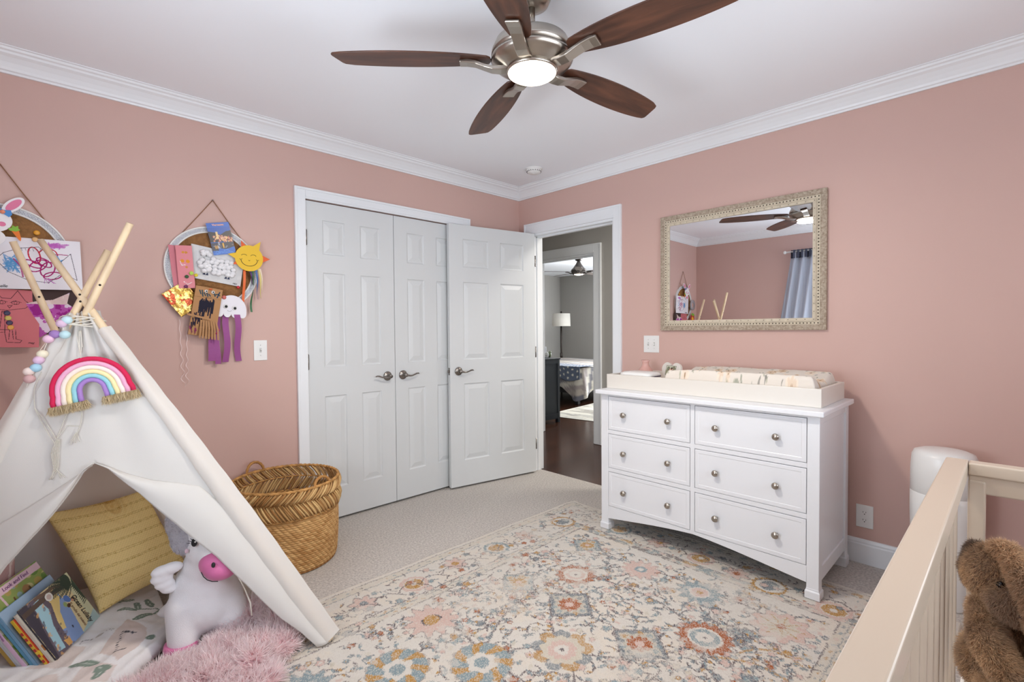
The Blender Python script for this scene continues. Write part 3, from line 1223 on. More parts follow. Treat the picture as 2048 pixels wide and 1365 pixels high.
wx = (-.475, -.300, -1.555, -1.335)
rbox(MB(), *wx, .875, .940, .045).build('base', PLAST, wp)
rbox(MB(), wx[0] - .0012, wx[1] + .0012, wx[2] - .0012, wx[3] + .0012, .9385, .9445, .046).build('seal_line', mat('dark_violet_line', (70, 52, 84), .5), wp)
rbox(MB(), *wx, .9435, .966, .045, lid=1).build('lid', PLAST, wp)
# vase
vs_ = tag(MB().lathe([(0, 0), (.030, .0), (.040, .008), (.050, .035), (.052, .060), (.044, .088), (.030, .104), (.0235, .118), (.0225, .135), (.028, .148), (.0265, .149), (.020, .136), (.0205, .118), (.026, .104), (0, .03)], 36, Matrix.Translation((-.175, -1.355, .8745)), True, False).build('bud_vase', mat('pink_ceramic_glaze', (206, 160, 150), .12, coat=.6)),
          'small shiny pink vase behind the wipes case on the dresser', 'vase')
# heart frame
HC = Vector((-.215, -1.545, .8745))
tilt = radians(14)
hf = thing('heart_frame', 'small white heart-shaped photo frame behind the changing pad', 'photo frame', HC)
yaw_h = radians(-18)
hx = Vector((sin(yaw_h), -cos(yaw_h), 0))
hz = Vector((0, 0, 1)) * cos(tilt) + Vector((cos(yaw_h), sin(yaw_h), 0)) * sin(tilt)
HM = frame(HC, hx, hz)


def heart(sc, n=48):
    r = []
    for k in range(n):
        t = 2 * pi * k / n
        x = 16 * sin(t) ** 3
        y = 13 * cos(t) - 5 * cos(2 * t) - 2 * cos(3 * t) - cos(4 * t)
        r.append((x * sc, (y + 17) * sc))
    return r


MB().prism(heart(.0050), .016, HM @ Matrix.Translation((0, 0, -.008))).build('heart', CREAMP, hf, bevel=.003)
p = Paint(.085, .062, .0016, A(150, 150, 120), jag=.001)
p.rect(0, .085, .035, .062, A(196, 198, 176))
p.disk(.022, .042, .013, A(86, 84, 56), a=.8)
p.disk(.066, .045, .014, A(96, 90, 60), a=.8)
p.disk(.038, .034, .009, A(210, 160, 130))
p.disk(.052, .036, .009, A(206, 160, 134))
p.disk(.036, .016, .013, A(190, 116, 96))
p.disk(.054, .016, .014, A(210, 206, 200))
p.disk(.048, .044, .008, A(76, 52, 38))
for a0, a1, c0, c1 in ((0, .085, 0, .0025), (0, .085, .0595, .062), (0, .0025, 0, .062), (.0825, .085, 0, .062)):
    p.rect(a0, a1, c0, c1, A(70, 66, 60))
p.build('photo', PRINT, HM @ Matrix.Translation((-.0425, .062, .0088)), hf)
MB().box(-.01, .01, .0, .08, -.03, -.009, HM).build('stand', CREAMP, hf)

# ================================================================== MIRROR
MY0, MY1, MZ0, MZ1 = -1.380, -2.356, 1.219, 1.983
mi = thing('wall_mirror', 'wide mirror in a whitewashed carved wood frame above the dresser', 'mirror', (0, -1.868, MZ0))
b = MB()
fw = .030
xo = -.024
for (y0, y1, z0, z1) in ((MY1, MY0, MZ1 - fw, MZ1), (MY1, MY0, MZ0, MZ0 + fw), (MY1, MY1 + fw, MZ0 + fw, MZ1 - fw), (MY0 - fw, MY0, MZ0 + fw, MZ1 - fw)):
    b.box(xo, -.001, y0, y1, z0, z1)
b.build('outer_frame', WEATH, mi, bevel=.002)
CARV = mat('whitewashed_carving', (205, 194, 174), .8, bump=.3, bscale=400, vary=.08, vscale=40)
# pierced middle band: a flat strip, dark discs paint the shade of its round holes
b = MB()
mw = .017
ia, ib = fw, fw + mw


def band(b, a_, c_, xf):
    for (y0, y1, z0, z1) in ((MY1 + a_, MY0 - a_, MZ1 - c_, MZ1 - a_), (MY1 + a_, MY0 - a_, MZ0 + a_, MZ0 + c_), (MY1 + a_, MY1 + c_, MZ0 + c_, MZ1 - c_), (MY0 - c_, MY0 - a_, MZ0 + c_, MZ1 - c_)):
        b.box(xf, -.001, y0, y1, z0, z1)


band(b, ia, ib, -.022)
band(b, ib, ib + .003, -.027)
band(b, ib + .003, ib + .020, -.023)
b.build('carved_band', CARV, mi, bevel=.001)
ic = (ia + ib) / 2
hole = MB()
ring = MB()
inn = MB()
dist = .0175


def along(inset, step):
    pts = []
    y0, y1, z0, z1 = MY1 + inset, MY0 - inset, MZ0 + inset, MZ1 - inset
    ny, nz = round((y1 - y0) / step), round((z1 - z0) / step)
    for k in range(ny):
        pts += [(y0 + (y1 - y0) * k / ny, z0, 0), (y1 - (y1 - y0) * k / ny, z1, 0)]
    for k in range(nz):
        pts += [(y1, z0 + (z1 - z0) * k / nz, 1), (y0, z1 - (z1 - z0) * k / nz, 1)]
    return pts


MX = Matrix.Rotation(radians(-90), 4, 'Y')
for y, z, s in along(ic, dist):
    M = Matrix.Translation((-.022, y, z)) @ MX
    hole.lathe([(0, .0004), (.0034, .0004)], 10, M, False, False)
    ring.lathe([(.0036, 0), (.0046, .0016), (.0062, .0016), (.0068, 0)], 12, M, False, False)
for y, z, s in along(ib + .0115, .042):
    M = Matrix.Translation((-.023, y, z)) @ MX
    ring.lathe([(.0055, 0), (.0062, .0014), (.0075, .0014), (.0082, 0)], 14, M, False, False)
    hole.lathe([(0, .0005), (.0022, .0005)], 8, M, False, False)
hole.build('hole_shade_discs', mat('hole_shadow_brown', (60, 48, 38), .9), mi)  # flat brown discs, hole shade put into their colour
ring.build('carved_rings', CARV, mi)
gi = ib + .020
gx = -.016
tg = .0070 * (MY0 - MY1 - 2 * gi) / 2
MB().add([(gx - tg, MY0 - gi, MZ0 + gi), (gx + tg, MY1 + gi, MZ0 + gi), (gx + tg, MY1 + gi, MZ1 - gi), (gx - tg, MY0 - gi, MZ1 - gi)], [(3, 2, 1, 0)]).box(gx + .005, -.001, MY1 + gi, MY0 - gi, MZ0 + gi, MZ1 - gi).build('glass', MIRROR, mi)

# ================================================================== WALL PLATES, SMOKE ALARM
def plate(kind, M, label, cat, n=1, w_=.070, h=.116):
    t = thing(kind, label, cat, M.translation)
    MB().box(-w_ / 2, w_ / 2, 0, .005, -h / 2, h / 2, M).build('plate', PLAST, t, bevel=.002)
    if kind == 'light_switch':
        for k in range(n):
            x = (k - (n - 1) / 2) * .046
            MB().box(x - .0055, x + .0055, .005, .0065, -.013, .013, M).build('switch_slot', mat('pale_grey_plastic', (196, 196, 192), .4), t)
            Mk = M @ Matrix.Translation((x, .005, 0)) @ Matrix.Rotation(radians(-24 if k % 2 else 24), 4, 'X')
            MB().box(-.004, .004, 0, .013, -.004, .004, Mk).build('toggle', PLAST, t, bevel=.001)
            for z in (-.030, .030):
                MB().lathe([(0, 0), (.003, 0), (.0025, .001), (0, .0012)], 10, M @ Matrix.Translation((x, .005, z)) @ Matrix.Rotation(radians(-90), 4, 'X'), False, False).build('screw', mat('pale_grey_plastic', (196, 196, 192), .4), t)
    else:
        for z in (-.020, .020):
            pts = [(.0165 * cos(a), max(-.0135, min(.0135, .0175 * sin(a)))) for a in [2 * pi * k / 28 for k in range(28)]]
            Mo = M @ Matrix.Translation((0, .005, z)) @ Matrix.Rotation(radians(90), 4, 'X') @ Matrix.Scale(-1, 4, (0, 0, 1))
            so = MB().prism(pts, .0015, Mo).build('receptacle', PLAST, t)
            b = MB()
            b.box(-.0075, -.0055, .0064, .0068, z - .001, z + .007, M).box(.0050, .0068, .0064, .0068, z - .001, z + .006, M)
            b.lathe([(0, 0), (.0025, 0)], 10, M @ Matrix.Translation((0, .0068, z - .0075)) @ Matrix.Rotation(radians(-90), 4, 'X'), False, False)
            b.build('slots', DARKP, so)
    return t


MWR = lambda y, z: Matrix(((0, -1, 0, 0), (-1, 0, 0, y), (0, 0, 1, z), (0, 0, 0, 1)))
MWL = lambda x, z: Matrix(((1, 0, 0, x), (0, -1, 0, 0), (0, 0, 1, z), (0, 0, 0, 1)))
plate('light_switch', MWR(-1.299, 1.125), 'white double light switch plate on the right wall below the mirror', 'light switch', 2, .118, .118)
plate('light_switch', MWL(-2.142, 1.124), 'white single light switch plate beside the closet door frame', 'light switch', 1, .072, .118)
plate('power_outlet', MWR(-2.531, .247), 'white double power outlet on the pink wall right of the dresser', 'outlet', 1, .074, .118)
sa = thing('smoke_alarm', 'round white smoke alarm on the ceiling near the corner', 'smoke alarm', (-.335, -.500, H))
Ms = Matrix.Translation((-.335, -.500, H)) @ Matrix.Rotation(pi, 4, 'X')
MB().lathe([(0, 0), (.066, 0), (.066, .006), (.060, .010)], 40, Ms, False, False).build('base', PLAST, sa)
b = MB().lathe([(.058, .008), (.058, .016), (.054, .022), (.044, .034), (.040, .036), (.014, .037), (.012, .039), (0, .039)], 40, Ms, False, False)
b.build('cover', PLAST, sa)
b = MB()
for k in range(20):
    a = 2 * pi * k / 20
    b.box(.049, .056, -.003, .003, .018, .026, Ms @ Matrix.Rotation(a, 4, 'Z'))
b.build('vents', mat('grey_vent_gap', (120, 120, 120), .6), sa)

# ================================================================== CEILING FAN
FC = Vector((-1.759, -1.832, 0))
BLADE = wood_mat('walnut_blade', (54, 31, 22), (98, 60, 42), .42, 3.2, (1.2, 9, 9))


def fan(base, label, F, zc, sc, phase, R, nb, metal, blade_m, light_power, light_col, cone=False):
    t = thing('ceiling_fan', label, 'ceiling fan', (F.x, F.y, H))
    Mz = lambda z: Matrix.Translation((F.x, F.y, z))
    b = MB()
    b.lathe([(0, H), (.072 * sc, H - .001), (.072 * sc, H - .02), (.060 * sc, H - .045), (.030 * sc, H - .055), (.0, H - .056)], 36, Mz(0), False, False)
    b.build('canopy', metal, t)
    MB().tube([(F.x, F.y, H - .05), (F.x, F.y, zc + .08 * sc)], .013, 12).build('downrod', metal, t)
    b = MB()
    b.lathe([(0, .225), (.024, .222), (.030, .200), (.055, .150), (.100, .085), (.140, .045), (.150, .012), (.0, .010)] if cone else [(0, .118), (.026, .116), (.032, .102), (.048, .092), (.095, .082), (.132, .060), (.146, .030), (.148, .012), (.0, .010)], 48, Mz(zc) @ Matrix.Scale(sc, 4), False, False)
    b.build('motor_housing', metal, t)
    b = MB()
    b.lathe([(0, .006), (.148, .006), (.149, -.002), (.140, -.012), (.120, -.022), (.100, -.030), (.094, -.034), (.0, -.034)], 48, Mz(zc) @ Matrix.Scale(sc, 4), False, False)
    b.build('lower_housing', metal, t)
    b = MB()
    b.lathe([(.090, -.034), (.093, -.036), (.093, -.044), (.087, -.046)], 48, Mz(zc) @ Matrix.Scale(sc, 4), False, False)
    b.build('light_ring', metal, t)
    lm = mat('lit_diffuser_' + base, (255, 250, 240), .4, emit=(255, 238, 212), estr=5.0)
    b = MB()
    b.lathe([(.089, -.040), (.087, -.048), (.074, -.056), (.048, -.061), (.02, -.063), (0, -.0635)], 48, Mz(zc) @ Matrix.Scale(sc, 4), False, False)
    b.build('light_diffuser', lm, t)
    for k in range(nb):
        an = radians(phase - 360 / nb * k)
        Mb = Matrix.Translation((F.x, F.y, zc)) @ Matrix.Rotation(an, 4, 'Z')
        Mt = Mb @ Matrix.Translation((0, 0, .0)) @ Matrix.Rotation(radians(-9), 4, 'X')
        r0 = .165 * sc
        L_ = R - r0
        # outline of a leaf-shaped blade with a slanting rounded tip
        prof = [(0, .038), (.10, .050), (.3, .065), (.5, .070), (.7, .068), (.85, .061), (.94, .054)]
        xs_ = np.linspace(0, .94, 22)
        cf = np.polyfit([p_[0] for p_ in prof], [p_[1] for p_ in prof], 4)
        prof = [(float(x_), float(np.polyval(cf, x_))) for x_ in xs_]
        up = [(r0 + L_ * a, wd * sc) for a, wd in prof]
        tip = [(r0 + L_ * .988, .047 * sc), (r0 + L_ * 1.0, .038 * sc), (r0 + L_ * .999, .028 * sc), (r0 + L_ * .965, -.036 * sc), (r0 + L_ * .950, -.048 * sc)]
        dn = [(r0 + L_ * a, -wd * sc) for a, wd in reversed(prof[:-1])]
        rt = [(r0 - .012, -.026 * sc), (r0 - .018, 0), (r0 - .012, .026 * sc)]
        bo = MB().prism(up + tip + dn + rt, .006).build('blade', blade_m, t, bevel=.0015)
        bo.matrix_basis = Mt @ Matrix.Translation((0, 0, -.003))
        # curved bracket from the hub out under the blade
        b = MB()
        path = [(.088, -.032), (.112, -.037), (.145, -.035), (.175, -.026), (.205, -.016), (.235, -.012), (.262, -.012)]
        hw = [.024, .023, .022, .021, .022, .024, .025]
        vs, fs = [], []
        for i, ((r, z), hw_) in enumerate(zip(path, hw)):
            zz = z * sc
            rr_ = r * sc
            f_ = min(1, i / 3.5)
            Mi = Mb @ Matrix.Rotation(radians(-9) * f_, 4, 'X')
            for (s, dz) in ((-1, 0), (1, 0), (1, .014 if i < 6 else .009), (-1, .014 if i < 6 else .009)):
                vs.append(Mi @ Vector((rr_, s * hw_ * sc, zz + dz * sc - .004)))
        for i in range(len(path) - 1):
            for c in range(4):
                c2 = (c + 1) % 4
                fs.append((i * 4 + c, (i + 1) * 4 + c, (i + 1) * 4 + c2, i * 4 + c2))
        fs += [(0, 1, 2, 3), tuple((len(path) - 1) * 4 + c for c in (3, 2, 1, 0))]
        b.add(vs, fs)
        # raised panel edge on the bracket's face
        b.build('blade_bracket', metal, t, bevel=.003)
    if light_power:
        d = bpy.data.lights.new('fan_lamp_light', 'AREA')
        d.shape = 'DISK'
        d.size = .17 * sc
        d.energy = light_power
        d.color = light_col
        o = bpy.data.objects.new('fan_lamp_light', d)
        COL.objects.link(o)
        o.location = (F.x, F.y, zc - .066 * sc)
        o.parent = t
        o.matrix_parent_inverse = Matrix.Translation(t.location).inverted()
    return t


fan('near', 'five-blade walnut and brushed nickel ceiling fan with its lamp lit', FC, 2.212, 1.0, 138.15, .71, 5, NICK, BLADE, 21, (1.0, .91, .80))

# ================================================================== DIAPER PAIL
dp = thing('diaper_pail', 'tall white rounded bin against the pink wall behind the crib corner', 'bin', (-.190, -2.852, 0))
Mp = Matrix.Translation((-.190, -2.852, 0))


def oval(prof, n=40, sx=.92, sy=1.0):
    return Mp @ Matrix.Diagonal((sx, sy, 1, 1))


b = MB().lathe([(0, 0), (.100, 0), (.104, .01), (.113, .25), (.117, .40), (.117, .490), (.115, .492)], 48, oval(0), False, False)
b.build('body', PLAST, dp)
b = MB().lathe([(.114, .491), (.117, .494), (.116, .60), (.112, .655), (.104, .674), (.08, .684), (.04, .689), (0, .690)], 48, oval(0), False, False)
b.build('lid', PLAST, dp)
MB().box(-.125, -.100, -.04, .04, .475, .51, Mp).build('latch', mat('pale_grey_plastic', (196, 196, 192), .4), dp, bevel=.005)

# ================================================================== CRIB
CX1, CX0 = -1.306, -2.74          # far end and near end (x)
CYF, CYB = -2.941, -3.640         # outside faces (y)
CZ = .880
CRIB = mat('cream_crib_paint', (196, 180, 162), .30, coat=.2)
cr = thing('crib', 'cream painted wooden crib with slatted sides in the near right corner', 'crib', (-2.0, -3.3, 0))


def rail(x0, x1, y0, y1, z0, z1, nm='top_rail', bv=.004):
    return MB().box(x0, x1, y0, y1, z0, z1).build(nm, CRIB, cr, bevel=bv, segs=3)


rail(CX0, CX1, CYF - .046, CYF, CZ - .044, CZ)                  # front top rail
rail(CX0, CX1 - .0, CYF - .036, CYF - .010, .16, .22, 'bottom_rail')
rail(CX0, CX1, CYB, CYB + .046, CZ - .044, CZ)
rail(CX0, CX1, CYB + .010, CYB + .036, .16, .22, 'bottom_rail')
# end assemblies: deep two-step rail and posts and wide slats
for (xa, xb) in ((CX1 - .040, CX1), (CX0, CX0 + .040)):
    rail(xa, xb, CYB + .046, CYF - .047, CZ - .032, CZ)
    rail(xa + .006, xb - .006, CYB + .046, CYF - .047, CZ - .078, CZ - .030, 'end_rail')
    rail(xa + .006, xb - .006, CYB + .046, CYF - .047, .16, .24, 'bottom_rail')
    for y in (CYF - .046, CYB + .006):
        MB().box(xa + .002, xb - .002, y - (.034 if y > -3.3 else 0), y + (.0 if y > -3.3 else .04), 0.0 if False else .0, CZ - .045).build('post', CRIB, cr, bevel=.004)
    ys = [CYF - .150 - .115 * k for k in range(5)]
    for y in ys:
        MB().box(xa + .012, xb - .012, y - .042, y, .23, CZ - .076).build('end_slat', CRIB, cr, bevel=.003)
for x in (CX0, CX1 - .040):
    pass
k = 0
x = CX1 - .075
while x > CX0 + .06:
    for y in (CYF - .023, CYB + .023):
        MB().box(x - .012, x + .002, y - .007, y + .007, .215, CZ - .043).build('slat', CRIB, cr, bevel=.003)
    x -= .100
    k += 1
MB().box(CX0 + .042, CX1 - .042, CYB + .05, CYF - .05, .30, .32).build('mattress_support', CRIB, cr)
mt = tag(rbox(MB(), CX0 + .045, CX1 - .045, CYB + .052, CYF - .052, .321, .450, .05).build('crib_mattress', mat('white_crib_sheet', (236, 232, 228), .9, bump=.2, bscale=80)),
         'white crib mattress lying inside the crib under the plush bunny', 'mattress')
# ================================================================== BIG RUG
# local x = world x + 3.36 ; local y = world y + 2.93
RX0, RY0, RW, RL = -3.36, -2.93, 3.0, 2.06
CREAM, GREYB, MUST, RUST, PINKR, DRK, BEIGE, TEAL = A(212, 207, 199), A(120, 130, 136), A(180, 138, 78), A(164, 98, 64), A(206, 178, 168), A(98, 88, 92), A(202, 194, 178), A(134, 152, 158)
rug = Paint(RW, RL, .0032, CREAM, jag=.0065)
rr = random.Random(3)


def RP(x, y):
    return x - RX0, y - RY0


def stem(pts, w_=.008, c=DRK, a=.8):
    """smooth curve through control points"""
    P_ = [np.array(RP(*p)) for p in pts]
    if len(P_) == 3:
        q_ = [P_[0] * (1 - t) ** 2 + P_[1] * 2 * t * (1 - t) + P_[2] * t * t for t in np.linspace(0, 1, 12)]
    else:
        q_ = P_
    rug.line(q_, w_, c, a)


def D(x, y, r, c, **k):
    X, Y = RP(x, y)
    rug.disk(X, Y, r, c, **k)


def blossom(x, y, r, c, c2=None):
    D(x, y, r * 1.25, DRK, petals=5, amp=.18, ph=x * 9, a=.65)
    D(x, y, r, c, petals=5, amp=.22, ph=x * 9)
    if c2 is not None:
        D(x, y, r * .4, c2)


def spray(x, y, an, L_, n, cols, bend=.5, size=.017):
    """a branching stem with small blossoms at its ends"""
    ex, ey = x + L_ * cos(an), y + L_ * sin(an)
    stem([(x, y), (x + L_ * .5 * cos(an + bend * .5), y + L_ * .5 * sin(an + bend * .5)), (ex, ey)], .007)
    for k in range(n):
        t = .25 + .75 * k / max(1, n - 1)
        bx, by = x + L_ * t * cos(an), y + L_ * t * sin(an)
        for s in (-1, 1):
            ll = L_ * rr.uniform(.28, .5)
            aa = an + s * rr.uniform(.6, 1.1)
            ex, ey = bx + ll * cos(aa), by + ll * sin(aa)
            stem([(bx, by), (ex, ey)], .0055)
            blossom(ex, ey, size * rr.uniform(.7, 1.15), rr.choice(cols))


# soft irregular ground
nz = fnoise(rug.X0 * 9, rug.Y0 * 9, 4)
rug.put(nz > .52, A(218, 208, 194), np.clip((nz - .52) * 5, 0, .7))
# corner border bands
ys0, ys1 = -2.93, -.87
xs0, xs1 = -3.36, -.36


def border_lines(ins, w_, c, a=.8):
    x0, x1, y0, y1 = ins, RW - ins, ins, RL - ins
    for seg in (((x0, y0), (x1, y0)), ((x1, y0), (x1, y1)), ((x1, y1), (x0, y1)), ((x0, y1), (x0, y0))):
        n = 60
        p = [np.array(seg[0]) + (np.array(seg[1]) - np.array(seg[0])) * k / n for k in range(n + 1)]
        for k in range(n):
            if rr.random() < .88:
                rug.line([p[k], p[k + 1]], w_ * rr.uniform(.7, 1.3), c, a)


def band_fill(i0, i1, c, a):
    d = np.minimum(np.minimum(rug.X0, RW - rug.X0), np.minimum(rug.Y0, RL - rug.Y0))
    rug.put((d > i0) & (d < i1), c, a)


band_fill(.03, .075, BEIGE, .6)
band_fill(.30, .352, BEIGE, .55)
for ins, w_, c in ((.030, .005, DRK), (.078, .005, GREYB), (.292, .007, DRK), (.318, .005, GREYB), (.352, .007, DRK)):
    border_lines(ins, w_, c)
# dashes in the narrow guard bands
for ins, step in ((.054, .060), (.305, .045), (.335, .050)):
    t = .05
    while t < RW - .05:
        for y in (ins, RL - ins):
            D(RX0 + t, RY0 + y, .013 * rr.uniform(.6, 1.1), rr.choice([MUST, GREYB, TEAL, DRK, PINKR]), asp=2.0, rot=rr.uniform(-.5, .5), a=.75)
        t += step * rr.uniform(.7, 1.4)
    t = .05
    while t < RL - .05:
        for x in (ins, RW - ins):
            D(RX0 + x, RY0 + t, .013 * rr.uniform(.6, 1.1), rr.choice([MUST, GREYB, TEAL, DRK, PINKR]), asp=.5, rot=rr.uniform(-.5, .5), a=.75)
        t += step * rr.uniform(.7, 1.4)
# main border: vine with alternating flowers
bflow = []


def border_flower(x, y, kind):
    bflow.append((x, y))
    if kind == 0:
        D(x, y, .070, PINKR, petals=14, amp=.04)
        D(x, y, .052, CREAM)
        D(x, y, .046, MUST)
        D(x, y, .014, CREAM)
    elif kind == 1:
        D(x, y, .074, TEAL, petals=16, amp=.05)
        D(x, y, .056, CREAM)
        D(x, y, .044, MUST, petals=9, amp=.08)
    elif kind == 2:
        D(x, y, .078, MUST, petals=16, amp=.05)
        D(x, y, .062, CREAM)
        D(x, y, .046, GREYB, asp=1.2)
    elif kind == 3:
        D(x, y, .060, DRK, petals=7, amp=.20, a=.7)
        D(x, y, .052, PINKR, petals=7, amp=.22)
        D(x, y, .020, rr.choice([RUST, MUST, GREYB]))


for x, y, k in ((-1.796, -1.063, 0), (-1.255, -1.056, 1), (-.705, -1.080, 2), (-2.34, -1.06, 2), (-2.88, -1.06, 1), (-1.53, -1.04, 3), (-1.02, -1.05, 3), (-2.05, -1.05, 3), (-2.6, -1.05, 3),
                (-.55, -1.40, 1), (-.56, -1.66, 3), (-.57, -1.919, 0), (-.60, -2.114, 3), (-.61, -2.27, 2), (-.631, -2.535, 0), (-.56, -2.76, 3),
                (-1.0, -2.74, 3), (-1.3, -2.74, 2), (-1.6, -2.74, 3), (-1.9, -2.74, 1), (-2.2, -2.74, 3), (-2.5, -2.74, 0), (-3.15, -1.5, 0), (-3.15, -2.0, 1), (-3.15, -2.5, 2)):
    border_flower(x, y, k)
bx = -.5
while bx > -3.2:
    for yy in (-1.06, -2.74):
        stem([(bx, yy - .06), (bx - .07, yy + .06), (bx - .14, yy - .02)], .007)
        blossom(bx - .05, yy + rr.uniform(-.09, .09), .016, rr.choice([GREYB, MUST, TEAL, PINKR, RUST]))
        blossom(bx - .1, yy + rr.uniform(-.09, .09), .013, rr.choice([GREYB, MUST, TEAL, PINKR, RUST]))
    bx -= .125
by = -1.2
while by > -2.85:
    for xx in (-.545, -3.175):
        stem([(xx - .06, by), (xx + .05, by - .07), (xx - .03, by - .14)], .007)
        blossom(xx + rr.uniform(-.09, .09), by - .05, .016, rr.choice([GREYB, MUST, TEAL, PINKR]))
        blossom(xx + rr.uniform(-.09, .09), by - .1, .013, rr.choice([GREYB, MUST, TEAL, PINKR]))
    by -= .125

# small leaves, dots and dashes crowd the border
for _k in range(1150):
    if rr.random() < .62:
        x, y = rr.uniform(-3.25, -.42), rr.choice([rr.uniform(-1.155, -.955), rr.uniform(-2.84, -2.64)])
    else:
        x, y = rr.choice([rr.uniform(-.655, -.445), rr.uniform(-3.27, -3.07)]), rr.uniform(-2.84, -.96)
    if any(math.hypot(x - a, y - b_) < .078 for a, b_ in bflow):
        continue
    an = rr.uniform(0, 6.28)
    if rr.random() < .6:
        stem([(x, y), (x + .018 * cos(an), y + .018 * sin(an)), (x + .034 * cos(an + .9), y + .034 * sin(an + .9))], .0055, rr.choice([DRK, DRK, GREYB, DRK]))
    else:
        D(x, y, rr.uniform(.006, .012), rr.choice([GREYB, TEAL, MUST, PINKR, RUST, DRK]), asp=1.8, rot=an, a=.85)
MAJ = []


def diamond(x, y, r, c, cc, rim=GREYB, rot=0.0):
    X, Y = RP(x, y)
    for s, col_ in ((1.12, DRK), (1.05, rim), (.86, c)):
        pts = [(X + r * s * cos(a + rot), Y + r * s * sin(a + rot)) for a in (0, pi / 2, pi, 3 * pi / 2)]
        rug.poly(pts, col_, .8)
    for k in range(12):
        a = 2 * pi * k / 12
        D(x + r * .62 * cos(a), y + r * .62 * sin(a), .012, rr.choice([GREYB, TEAL, MUST]), a=.8)
    D(x, y, r * .42, cc, petals=10, amp=.12)
    D(x, y, r * .16, PINKR)
    MAJ.append((x, y, r))


def major(x, y, kind, r):
    MAJ.append((x, y, r * 1.2))
    if kind == 'rustring':
        D(x, y, r * 1.08, DRK, petals=13, amp=.09, a=.6)
        D(x, y, r, RUST, petals=13, amp=.09)
        D(x, y, r * .66, CREAM)
        D(x, y, r * .52, PINKR, petals=8, amp=.08)
        D(x, y, r * .34, CREAM)
        D(x, y, r * .08, DRK)
    elif kind == 'rustblue':
        D(x, y, r * 1.10, DRK, petals=15, amp=.10, a=.6)
        D(x, y, r * 1.02, RUST, petals=15, amp=.10)
        D(x, y, r * .68, CREAM)
        D(x, y, r * .58, TEAL)
        D(x, y, r * .34, CREAM)
        D(x, y, r * .07, DRK)
    elif kind == 'pinkstar':
        D(x, y, r * 1.08, DRK, petals=11, amp=.20, a=.7)
        D(x, y, r, PINKR, petals=11, amp=.20)
        D(x, y, r * .45, DRK, asp=1.3)
        D(x, y, r * .36, MUST if rr.random() < .5 else TEAL)
    elif kind == 'bluestar':
        D(x, y, r * 1.08, DRK, petals=12, amp=.16, a=.6)
        D(x, y, r, TEAL, petals=12, amp=.17)
        D(x, y, r * .50, CREAM)
        D(x, y, r * .42, PINKR)
        D(x, y, r * .18, MUST)
    elif kind == 'pinkblue':
        D(x, y, r * 1.06, DRK, petals=12, amp=.16, a=.6)
        D(x, y, r, PINKR, petals=12, amp=.17)
        D(x, y, r * .36, TEAL)
        D(x, y, r * .18, CREAM)
    elif kind == 'rosette':
        D(x, y, r * 1.05, DRK, petals=16, amp=.04, a=.5)
        X, Y = RP(x, y)
        dx, dy = rug.X - X, rug.Y - Y
        d = np.hypot(dx, dy)
        sw = np.sin(7 * np.arctan2(dy, dx) + d * 38)
        rug.put((d < r) & (sw > -.15), TEAL)
        rug.put((d < r) & (sw <= -.15), MUST)
        D(x, y, r * .48, CREAM, petals=6, amp=.12)
        D(x, y, r * .26, TEAL)
    elif kind == 'pinkmust':
        for k in range(9):
            a = 2 * pi * k / 9
            D(x + r * .80 * cos(a), y + r * .80 * sin(a), r * .30, GREYB if k % 2 else MUST, a=.85)
        D(x, y, r * .74, BEIGE, petals=9, amp=.08)
        D(x, y, r * .50, PINKR, petals=9, amp=.08)
        D(x, y, r * .26, CREAM)
        D(x, y, r * .10, DRK)
    elif kind == 'pinkbig':
        D(x, y, r * 1.05, DRK, petals=9, amp=.14, a=.6)
        D(x, y, r, PINKR, petals=9, amp=.14)
        D(x, y, r * .62, BEIGE, petals=9, amp=.2)
        for k in range(9):
            a = 2 * pi * k / 9
            stem([(x, y), (x + r * .8 * cos(a), y + r * .8 * sin(a))], .006, MUST)
        D(x, y, r * .18, RUST)


majors = [(-1.906, -1.365, 'pinkstar', .098), (-1.174, -1.556, 'rustring', .092), (-1.927, -1.717, 'rosette', .112), (-1.662, -1.878, 'pinkmust', .110),
          (-2.166, -1.531, 'rosette', .110), (-.900, -1.756, 'pinkblue', .085), (-.900, -2.064, 'bluestar', .092), (-1.207, -2.227, 'rustblue', .098),
          (-.917, -2.414, 'pinkbig', .104), (-1.95, -2.10, 'rustblue', .10), (-1.47, -2.48, 'bluestar', .075), (-2.35, -1.90, 'pinkstar', .10),
          (-2.45, -1.40, 'bluestar', .09), (-2.3, -2.35, 'pinkmust', .10), (-2.75, -1.7, 'rustring', .09), (-2.8, -2.2, 'pinkblue', .09), (-1.75, -2.42, 'pinkblue', .09)]
for m_ in majors:
    MAJ.append((m_[0], m_[1], m_[3]))
